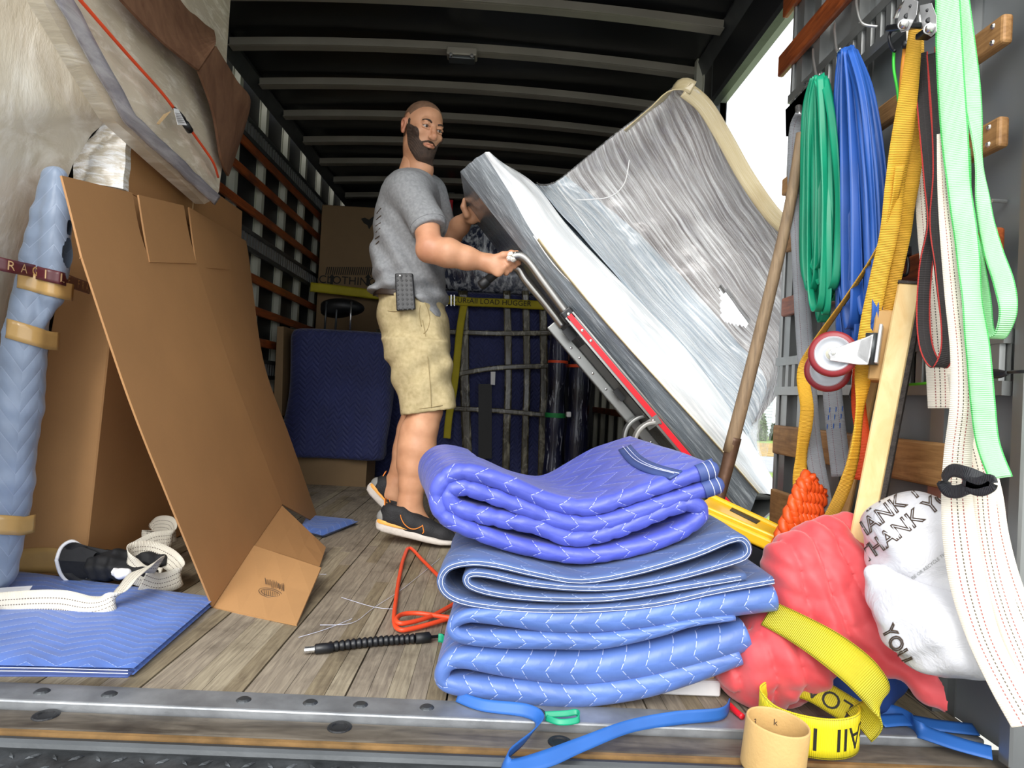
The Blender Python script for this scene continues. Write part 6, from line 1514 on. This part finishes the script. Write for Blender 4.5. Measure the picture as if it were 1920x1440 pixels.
MB().tube(crom(HX([(1856, 700), (1875, 701), (1890, 699)], .9), 3), [.008, .009, .009, .008, .006, .005, .004], 10).out('hook_cap', M_blackplastic, lb, True); MB().tube(HX([(1890, 698), (1930, 696)], .9), .003, 8).out('hook', M_blackplastic, lb, True)
bh = MB(); bh.tube(crom(HX([(1606, 700), (1600, 722), (1594, 744), (1600, 755), (1608, 748)], .89), 5), .0035, 8); bh.out('black_hook', M_blackplastic, None, True, label='small black hook hanging under the caster wheels', cat='hook')
# ---------------------------------------------------------------- wooden furniture dolly standing on end
M_pine = wood('fresh_pine', 'd9b272', 'efd59c', (4, 4, 1.6), .55, .15, None, 5); M_pine2 = wood('pine_side', 'b98d52', 'd1a869', (4, 4, 1.6), .6, .15, None, 5)
M_carpet = plain('dark_carpet_pad', '3d3733', .95, 0, .4, 60, .9, (1, 1, 1), 300); M_tyre = plain('maroon_tyre', '8e2a30', .4, 0, .06); M_rim = plain('grey_caster_rim', 'b9bcc2', .4)
dl = thing('furniture_dolly', 'pine furniture dolly with maroon caster wheels standing on end against the right wall', 'dolly', P(1590, 1250, 1.42)*[1, 1, 0])
Yd = 1.42
def bd(pa, pb, w, d, m, nm, Ya=Yd, Yb_=Yd, bv=.003):
    a, b = P(*pa, Ya), P(*pb, Yb_); t_ = (b-a)/np.linalg.norm(b-a); sdv = VS-t_*(VS@t_); sdv /= np.linalg.norm(sdv)
    o = MB().bar(a, b, d, w, sdv).out(nm, m, dl); bevel(o, bv); return a, b, t_, sdv
a, b, t_, sdv = bd((1706, 540), (1568, 1262), .043, .075, M_pine, 'rail')
nn_ = np.cross(t_, sdv)
o = MB().bar(a+sdv*.026-t_*.003, b+sdv*.026, .078, .009, sdv).out('carpet_strip', M_carpet, dl); MB().bar(a-t_*.006+sdv*.004, a-t_*.0005+sdv*.004, .078, .052, sdv).out('carpet_strip', M_carpet, dl)
bd((1640, 690), (1520, 1240), .030, .05, M_pine2, 'rail', 1.62, 1.62)
a2, b2, t2, s2 = bd((1668, 588), (1653, 716), .050, .09, M_pine2, 'cross_block', 1.46, 1.46)
a3, b3, t3, s3 = bd((1654, 612), (1644, 684), .007, .07, M_silver, 'caster_plate', 1.42, 1.42, .0015)
def caster(cx, cy, Yc, r, far):
    c = P(cx, cy, Yc); ax = -VD*.99+VS*.12; ax /= np.linalg.norm(ax); k = r/.05
    w = MB().lathe([(.036*k, -.016), (.044*k, -.016), (.049*k, -.011), (.050*k, 0), (.049*k, .011), (.044*k, .016), (.036*k, .016)], c, ax, 40).out('wheel', M_tyre, dl, True)
    MB().lathe([(.012*k, .009), (.016*k, .014), (.018*k, .011), (.030*k, .010), (.034*k, .0155), (.0375*k, .0162), (.0375*k, -.0162), (.018*k, -.011), (.012*k, -.012)], c, ax, 36).out('rim', M_rim, w, True)
    MB().lathe([(0, .020), (.008*k, .020), (.012*k, .017), (.0145*k, .012)], c, ax, 20).out('hub', plain('cream_hub', 'dcd8bf', .4), w, True)
    return c, ax
c, ax = caster(1562, 664, 1.45, .051, False)
caster(1552, 694, 1.53, .051, True)
def pq(x, y, o_): d = ray(x, y); return CAM+d*(((c+ax*o_-CAM)@ax)/(d@ax))
for o_ in (.023, -.023):
    bevel(MB().plate([pq(1556, 655, o_), pq(1556, 676, o_), pq(1610, 684, o_), pq(1627, 684, o_), pq(1632, 668, o_), pq(1638, 626, o_), pq(1624, 632, o_), pq(1574, 650, o_)], -ax*.003).out('fork_plate', M_silver, dl), .001)
bevel(MB().hexa([pq(1604, 668, .023), pq(1628, 684, .023), pq(1628, 684, -.023), pq(1604, 668, -.023), pq(1612, 638, .023), pq(1638, 626, .023), pq(1638, 626, -.023), pq(1612, 638, -.023)]).out('fork_bridge', M_silver, dl), .002)
MB().lathe([(0, .032), (.004, .031), (.0055, .028), (.0055, .024), (.009, .024), (.010, .0225)], c, ax, 6).out('axle_bolt', M_chrome, dl)
MB().tube([pq(1637, 625, .0), pq(1632, 684, .0)], .014, 16).out('swivel_race', M_steel_dark, dl, True)
# ================================================================ heap in the right foreground
M_redcloth = NT('coral_red_cloth'); _v = M_redcloth.coord('Object'); _c = M_redcloth.ramp(M_redcloth.noise(_v, 12, 3), [(.3, srgb('c93a40')), (.7, srgb('e2565a'))]); M_redcloth.bump(M_redcloth.noise(_v, 18, 3), .25, .01); M_redcloth = M_redcloth.set(_c, .6); M_redcloth.node_tree.nodes['Principled BSDF'].inputs['Sheen Weight'].default_value = .4
M_bag = NT('white_bag_film'); _v = M_bag.coord('Object', (1, 1, 1.0)); _q = M_bag.noise(_v, 16, 5, .6, 1.2); M_bag.bump(_q, .5, .012); M_bag = M_bag.set(srgb('d3d3d7'), .3)
M_rope = plain('orange_poly_rope', 'f05a1e', .45, 0, .12, 12, .3, (1, 1, 1), 60)
# red cloth: one crumpled piece
V = Vol((.40, 1.08, .0), (.86, 1.62, .47), .0055)
cl = lambda x, y, Y: P(x, y, Y+.03)
V.chain([cl(1588, 990, 1.42), cl(1580, 1030, 1.41), cl(1560, 1080, 1.39)], [.022, .045, .055], .03)
V.chain([cl(1590, 1000, 1.42), cl(1540, 1025, 1.40), cl(1490, 1060, 1.38), cl(1500, 1130, 1.36)], [.035, .05, .055, .05], .04)
V.chain([cl(1600, 1010, 1.42), cl(1610, 1080, 1.36), cl(1640, 1160, 1.32), cl(1660, 1230, 1.28)], [.035, .055, .05, .04], .03)
V.chain([cl(1640, 1120, 1.33), cl(1690, 1210, 1.28), cl(1740, 1285, 1.22), cl(1800, 1335, 1.19)], [.04, .034, .024, .012], .025)
V.chain([cl(1540, 1100, 1.36), cl(1560, 1170, 1.33), cl(1600, 1225, 1.31)], [.05, .05, .03], .03)
V.chain([cl(1420, 1190, 1.40), cl(1450, 1220, 1.33), cl(1500, 1240, 1.30), cl(1540, 1262, 1.28)], [.035, .045, .04, .03], .03)
V.chain([cl(1480, 1130, 1.40), cl(1450, 1190, 1.36)], [.05, .05], .03)
V.ell((.60, 1.42, .07), (.11, .10, .08), .06)
def rf(x, y, z):
    # folds run from the gathered top down to the right; sharp valleys, soft crests
    s_ = .83*x+.56*z; t_ = .56*x-.83*z
    n1 = np.sin(s_*40+2.6*np.sin(t_*9+s_*7)+1.8*np.sin(y*17+t_*5)); n2 = np.sin(s_*33-t_*42+2.4*np.sin(s_*21+y*9)+1.5*np.sin(t_*13))
    r = .0145*(.75-np.sqrt(np.abs(n1)))+.004*(.7-np.sqrt(np.abs(n2)))+.0015*np.sin(s_*170+3*np.sin(t_*30))
    return r.astype(np.float32)
V.dispfn(rf); V.cutfn(lambda x, y, z: z-.004+0*x+0*y)
v, q = V.mesh(); obj('red_cloth', relax(v, q, 1), q, M_redcloth, None, True, label='crumpled coral red cloth heaped beside the yellow strap', cat='cloth')
# white carrier bags
def bag(name, label, els, lo, hi, seed, knot=None):
    V = Vol(lo, hi, .0055)
    for c, r in els: V.ell(c, r, .05)
    if knot: V.chain(knot[0], knot[1], .03)
    V.dispfn(lambda x, y, z: (.004*np.sin(x*38+z*52+2*np.sin(y*22+seed))+.003*np.sin(z*80-x*60+2.2*np.sin(x*30))).astype(np.float32))
    v, q = V.mesh(); v = relax(v, q, 1); t = thing(name, label, 'bag', (v[:, 0].mean(), v[:, 1].mean(), v[:, 2].min())); obj('bag_film', v, q, M_bag, t, True); return t, bvh_of(v, q.tolist())
c0 = P(1712, 1012, 1.28)
b1, bv1 = bag('carrier_bag', 'full round white plastic bag printed THANK YOU behind the pine dolly', [(c0, (.086, .10, .092)), (P(1735, 1062, 1.28), (.075, .08, .066)), (P(1755, 1085, 1.28), (.05, .06, .03))], (c0[0]-.13, 1.12, .15), (.925, 1.46, .53), 1)
xr = CR*cos(radians(37))+CU*sin(radians(37)); yr = -CR*sin(radians(37))+CU*cos(radians(37))
for k, (px, py) in enumerate(((1708, 977), (1676, 950), (1650, 925))):
    o_ = P(px, py, 1.1); text_on('printed_letters', 'THANK YOU', o_, xr, yr, .042, M_ink, b1, .0012, outline=.0011, bvh=bv1, cast=tuple(ray(px, py)), kind='stuff')
o_ = P(1745, 1058, 1.1); text_on('printed_letters', 'REUSE OR RECYCLE THIS BAG', o_, xr, yr, .0085, M_steel, b1, .0008, bvh=bv1, cast=tuple(ray(1745, 1058)), kind='stuff')
b2, bv2 = bag('carrier_bag', 'tied white plastic bag lying in front under the cream straps', [(P(1730, 1160, 1.20), (.085, .08, .06)), (P(1785, 1205, 1.16), (.075, .08, .062)), (P(1690, 1110, 1.24), (.04, .04, .03))], (.56, 1.02, .04), (.90, 1.36, .40), 4,
             ([P(1680, 1100, 1.24), P(1655, 1085, 1.25), P(1640, 1072, 1.25)], [.03, .014, .02]))
xr2 = CR*cos(radians(-62))+CU*sin(radians(-62)); yr2 = -CR*sin(radians(-62))+CU*cos(radians(-62))
o_ = P(1680, 1208, 1.0); text_on('printed_letters', 'YOU', o_, xr2, yr2, .034, M_ink, b2, .0012, outline=.0012, bvh=bv2, cast=tuple(ray(1680, 1208)), kind='stuff')
# dark blue pad heap under the bags
V = Vol((.56, 1.18, .0), (.935, 1.62, .32), .008)
V.ell((.80, 1.46, .08), (.12, .12, .13), .04); V.chain([P(1690, 1075, 1.42), P(1740, 1095, 1.36), P(1790, 1120, 1.3)], [.02, .025, .02], .03)
V.dispfn(lambda x, y, z: (.006*np.sin(x*40+y*25+2*np.sin(z*30))).astype(np.float32)); V.cutfn(lambda x, y, z: z-.004+0*x+0*y)
v, q = V.mesh(); obj('blue_cloth', relax(v, q, 2), q, plain('dark_blue_cloth', '22407f', .7), None, True, label='dark blue cloth heap showing between the two white bags', cat='cloth')
# orange twisted rope
rp_ = thing('rope_bundle', 'coil of thick twisted bright orange rope standing behind the yellow case', 'rope', P(1495, 1020, 1.66)*[1, 1, 0])
for k in range(8):
    xa_ = 1507+k*5.0; a_ = P(xa_, 888+abs(k-2)*7, 1.66+.004*k); b_ = P(xa_-62+k*4.0, 1060, 1.64); base = crom([a_, (a_+b_)/2+[-.008, -.01, 0], b_], 12); Lr = arclen(base)
    for s_ in range(2):
        ph = Lr/.030*pi+s_*pi+k*.9; off = np.stack([np.cos(ph), np.sin(ph)*.8, np.sin(ph)*.3], 1)*.0085
        MB().tube(base+off, .0115, 8).out('rope_strand', M_rope, rp_, True)
q = P(1510, 1062, 1.64); bevel(MB().box((q[0]-.05, 1.60, .003), (q[0]+.07, 1.72, q[2]+.01)).out('coil_core', M_blackplastic, rp_), .01)
# cardboard core
cc = P(1450, 1385, 1.165); cb = np.array([cc[0], 1.165, -.008]); axc = np.array([.07, -.03, 1.0])
M_core = plain('kraft_core_board', 'c9a468', .75, 0, .06, 30, .2, (1, 1, 1), 200)
co = MB().lathe([(.0500, .002), (.0530, 0), (.0535, .003), (.0530, .082), (.052, .0845), (.0500, .0845), (.0490, .082), (.0490, .003), (.0500, .002)], cb, axc, 48).out('cardboard_core', M_core, None, True, label='empty kraft cardboard tape core standing on the truck sill', cat='tape core')
for k, (a_, t_) in enumerate(((1.2, 'k'), (2.0, '3'), (2.6, '1'))):
    u_ = np.array([cos(a_), sin(a_), 0]); text_on('inked_mark', t_, cb+axc*.060+u_*.0487, np.array([sin(a_), -cos(a_), 0]), (0, 0, 1), .016, M_ink, co, .0004)
# yellow lettered strap: rises out of a loose coil
M_yel2 = webbing('bright_yellow_webbing', 'f0dc1e', ((.03, .012, '9d8f14'), (.97, .012, '9d8f14')), .5, var=.05, ribs=.6)
M_yel3 = webbing('olive_yellow_webbing', 'c2b520', ((.03, .012, '7c7212'), (.97, .012, '7c7212')), .55, var=.08, ribs=.6)
def map_text(name, s, inf, upos, size, mat, parent, sgn=1, flip=False, vs=1.0, mirror_side=1):
    pts, sd, N_, w_, L_ = inf; Vt, Ft = text_flat(s, size); out_ = []
    for x_, y_, _ in Vt:
        if flip: x_, y_ = -x_, -y_
        u_ = upos+x_*sgn; i = int(np.clip(np.searchsorted(L_, u_)-1, 0, len(L_)-2)); f_ = (u_-L_[i])/(L_[i+1]-L_[i]+1e-9)
        c_ = pts[i]*(1-f_)+pts[i+1]*f_; s_ = sd[i]*(1-f_)+sd[i+1]*f_; n_ = N_[i]*(1-f_)+N_[i+1]*f_; out_.append(c_+s_*y_*vs+n_*.0022*mirror_side)
    return obj(name, out_, Ft, mat, parent)
ys = thing('cargo_strap', 'bright yellow lettered cargo strap coiled loosely on the sill beside the cardboard core', 'strap', (.585, 1.25, 0))
cx_, cy_ = .622, 1.258; ring = []
for a_ in np.radians([20, -20, -55, -90, -125, -155, -180, -205, -232]): ring.append(np.array([cx_+.088*cos(a_), cy_+.078*sin(a_), .040 if a_ > -3 else .046]))
Z3 = (0, 0, 1)
rise = [P(1440, 1150, 1.36), P(1495, 1178, 1.30), P(1560, 1218, 1.24), P(1622, 1270, 1.20), P(1650, 1320, 1.20)]
mb, inf1 = ribbon_geo(rise+ring[1:2], [.055, .06, .068, .068, .06, .06], [(.55, .25, .8), (.6, .3, .75), (.65, .3, .7), (.6, .3, .8), (.4, .2, 1), (0, 0, 1)], .003, 10); mb.out('webbing', M_yel3, ys, True)
mb, inf2 = ribbon_geo(ring, .072, Z3, .003, 10); mb.out('webbing', M_yel2, ys, True)
map_text('lettering', 'RtAII', inf2, inf2[4][-1]*.27, .056, M_blackink, ys, sgn=-1 if True else 1, flip=False, vs=-1, mirror_side=-1) if False else None
# lettering printed upside down round the front of the coil
up2 = inf2; N_mid = up2[2][len(up2[0])//3]; side_ = 1 if N_mid@CF < 0 else -1
T_mid = up2[0][len(up2[0])//3+1]-up2[0][len(up2[0])//3]; dirx = 1 if T_mid@CR > 0 else -1
map_text('lettering', 'RtAII', up2, up2[4][-1]*.235, .058, M_blackink, ys, sgn=-dirx, vs=-1, mirror_side=side_)
map_text('lettering', 'I', up2, up2[4][-1]*.50, .058, M_blackink, ys, sgn=-dirx, vs=-1, mirror_side=side_)
mb, inf3 = ribbon_geo([P(1470, 1275, 1.34), P(1520, 1290, 1.31), P(1560, 1312, 1.28), P(1612, 1345, 1.24)], .05, (.55, .0, .75), .003, 8); mb.out('webbing', M_yel3, ys, True)
s3_ = 1 if inf3[2][12]@CF < 0 else -1; map_text('lettering', 'LOA', inf3, inf3[4][-1]*.60, .045, M_blackink, ys, sgn=-1, vs=-1, mirror_side=s3_)
# blue straps, green bits, cords on the sill
M_blueweb = plain('blue_band', '2a62ae', .5, 0, .12, 9)
def floor_strap(name, label, pts, w, mat, side=(0, 0, 1), th=.0022, cat='strap'):
    mb, inf = ribbon_geo([PZ(p[0], p[1], p[2]) for p in pts], w, side, th, 8); return mb.out(name, mat, None, True, label=label, cat=cat)
floor_strap('blue_strap', 'blue flat band lying on the sill in front of the pad stack', [(858, 1306, .014), (905, 1322, .014), (985, 1332, .015), (1012, 1350, .014), (990, 1382, .012), (950, 1418, .010), (958, 1436, .010), (1020, 1424, .012), (1090, 1396, .012), (1180, 1362, .014), (1270, 1346, .016), (1352, 1338, .018), (1368, 1318, .02)], [.02, .022, .024, .024, .022, .022, .024, .028, .024, .022, .024, .022, .02],
            M_blueweb, [(0, .6, .8), (0, .6, .8), (0, .5, .8), (.6, .2, .8), (.5, .4, .5), (.4, .4, .6), (0, .9, .4), (0, .8, .5), (0, .7, .6), (0, .6, .8), (0, .4, 1), (0, .2, 1), (0, 0, 1)])
floor_strap('green_band', 'short teal green band loop under the front of the pad stack', [(1022, 1340, .014), (1060, 1338, .016), (1082, 1336, .018), (1083, 1350, .014), (1050, 1354, .012), (1024, 1346, .012)], .011, M_green, (0, .5, .8))
floor_strap('green_band', 'tiny teal green band end beside the black flexible shaft', [(822, 1196, .02), (830, 1198, .02), (836, 1214, .012)], .02, M_green, (0, .2, 1))
floor_strap('blue_strap', 'blue flat band curling out right of the yellow coil on the sill', [(1650, 1330, .015), (1680, 1338, .015), (1706, 1352, .014), (1720, 1366, .014), (1740, 1376, .013), (1800, 1396, .013), (1860, 1412, .013)], [.03, .03, .03, .03, .03, .03, .03], M_blueweb, [(0, .6, .6), (0, .6, .6), (.1, .6, .6), (0, .6, .6), (0, .9, .4), (0, .9, .4), (0, .9, .4)])
floor_strap('blue_strap', 'second blue flat band crossing below the red cloth at far right', [(1650, 1352, .013), (1700, 1350, .014), (1760, 1360, .014), (1830, 1368, .013)], .03, M_blueweb, (0, .9, .3))
def cord(name, label, parts, cat='cord'):
    t = thing(name, label, cat, PZ(parts[0][0][0][0], parts[0][0][0][1], 0))
    for pts, r, m, nm in parts: MB().tube(crom([PZ(p[0], p[1], p[2] if len(p) > 2 else r+.004) for p in pts], 7), r, 9).out(nm, m, t, True)
    return t
M_orcord = plain('orange_red_cord', 'f0502a', .42, 0, .08); M_grcord = plain('dark_green_cord', '1c8a3e', .5)
cord('bungee_cord', 'green cord loop on the sill left of the yellow coil', [([(1384, 1262), (1392, 1284), (1430, 1302), (1480, 1308), (1520, 1304)], .005, M_grcord, 'cord')], 'bungee cord')
cord('bungee_cord', 'red and green bungee ends with black hook at the foot of the white bag', [([(1738, 1280, .02), (1780, 1292, .015), (1822, 1304, .012)], .006, M_orcord, 'cord'), ([(1744, 1268, .03), (1770, 1276, .02), (1796, 1288, .015)], .005, M_grcord, 'cord'), ([(1712, 1262, .02), (1728, 1272, .02), (1742, 1276, .025)], .012, M_blackplastic, 'hook_cap')], 'bungee cord')
cord('bungee_cord', 'orange-red cord bent into loops on the floor left of the pad stack', [([(840, 1098, .02), (819, 1077, .015), (792, 1050, .011), (768, 1027, .010), (757, 1046, .01), (749, 1080, .01), (743, 1120, .01), (739, 1162, .01), (748, 1180, .01), (776, 1178, .01), (834, 1162, .012), (870, 1150, .012)], .0062, M_orcord, 'cord'),
     ([(870, 1160, .02), (836, 1157, .018), (786, 1150, .018), (754, 1152, .02), (743, 1163, .022), (757, 1169, .02), (802, 1158, .016), (840, 1139, .014), (870, 1120, .014)], .0062, M_orcord, 'cord')], 'bungee cord')
cord('red_tab', 'small red strap end by the timber block', [([(1368, 1322, .01), (1380, 1334, .01), (1392, 1344, .01)], .006, M_red, 'tab')], 'strap')
# flexible black drill shaft
fs = thing('flexible_shaft', 'black ribbed flexible drill shaft with silver tip lying on the boards', 'tool', PZ(700, 1205, 0))
pa, pb = PZ(590, 1217, .012), PZ(806, 1196, .012); dv = pb-pa; Lf = np.linalg.norm(dv); dn_ = dv/Lf
curve = lambda t: pa+dv*t+np.array([0, .012*sin(pi*t), 0])
n_ = 16
for k in range(n_):
    t0_, t1_ = .09+.76*k/n_, .09+.76*(k+1)/n_; c0_, c1_ = curve(t0_), curve(t1_); MB().lathe([(.007, 0), (.0085, .001), (.0125, np.linalg.norm(c1_-c0_)*.75), (.0118, np.linalg.norm(c1_-c0_)), (.007, np.linalg.norm(c1_-c0_))], c0_, c1_-c0_, 14).out('ring_segment', M_blackplastic, fs, True)
MB().lathe([(.009, 0), (.0115, .002), (.0115, .04), (.009, .042)], pa, dn_, 14).out('socket_end', M_blackplastic, fs, True)
MB().lathe([(.0, -.024), (.006, -.024), (.0075, -.022), (.0075, -.002), (.007, .001)], pa, dn_, 8).out('silver_tip', M_chrome, fs)
MB().lathe([(.009, 0), (.013, .002), (.013, .036), (.008, .040), (.004, .042), (.004, .075)], curve(.86), dn_, 14).out('drive_end', M_black, fs, True)
# stray white threads on the boards
th_ = MB()
for pts in ([(600, 1172), (660, 1168), (700, 1140), (760, 1100), (826, 1046)], [(560, 1195), (610, 1180), (660, 1160)], [(640, 1120), (700, 1138), (740, 1142)], [(590, 1076), (612, 1077)]): th_.tube(crom([PZ(x, y, .003) for x, y in pts], 6), .0007, 4)
th_.out('loose_threads', M_thread, None, kind='stuff', label='stray white threads lying on the wooden floor', cat='thread')
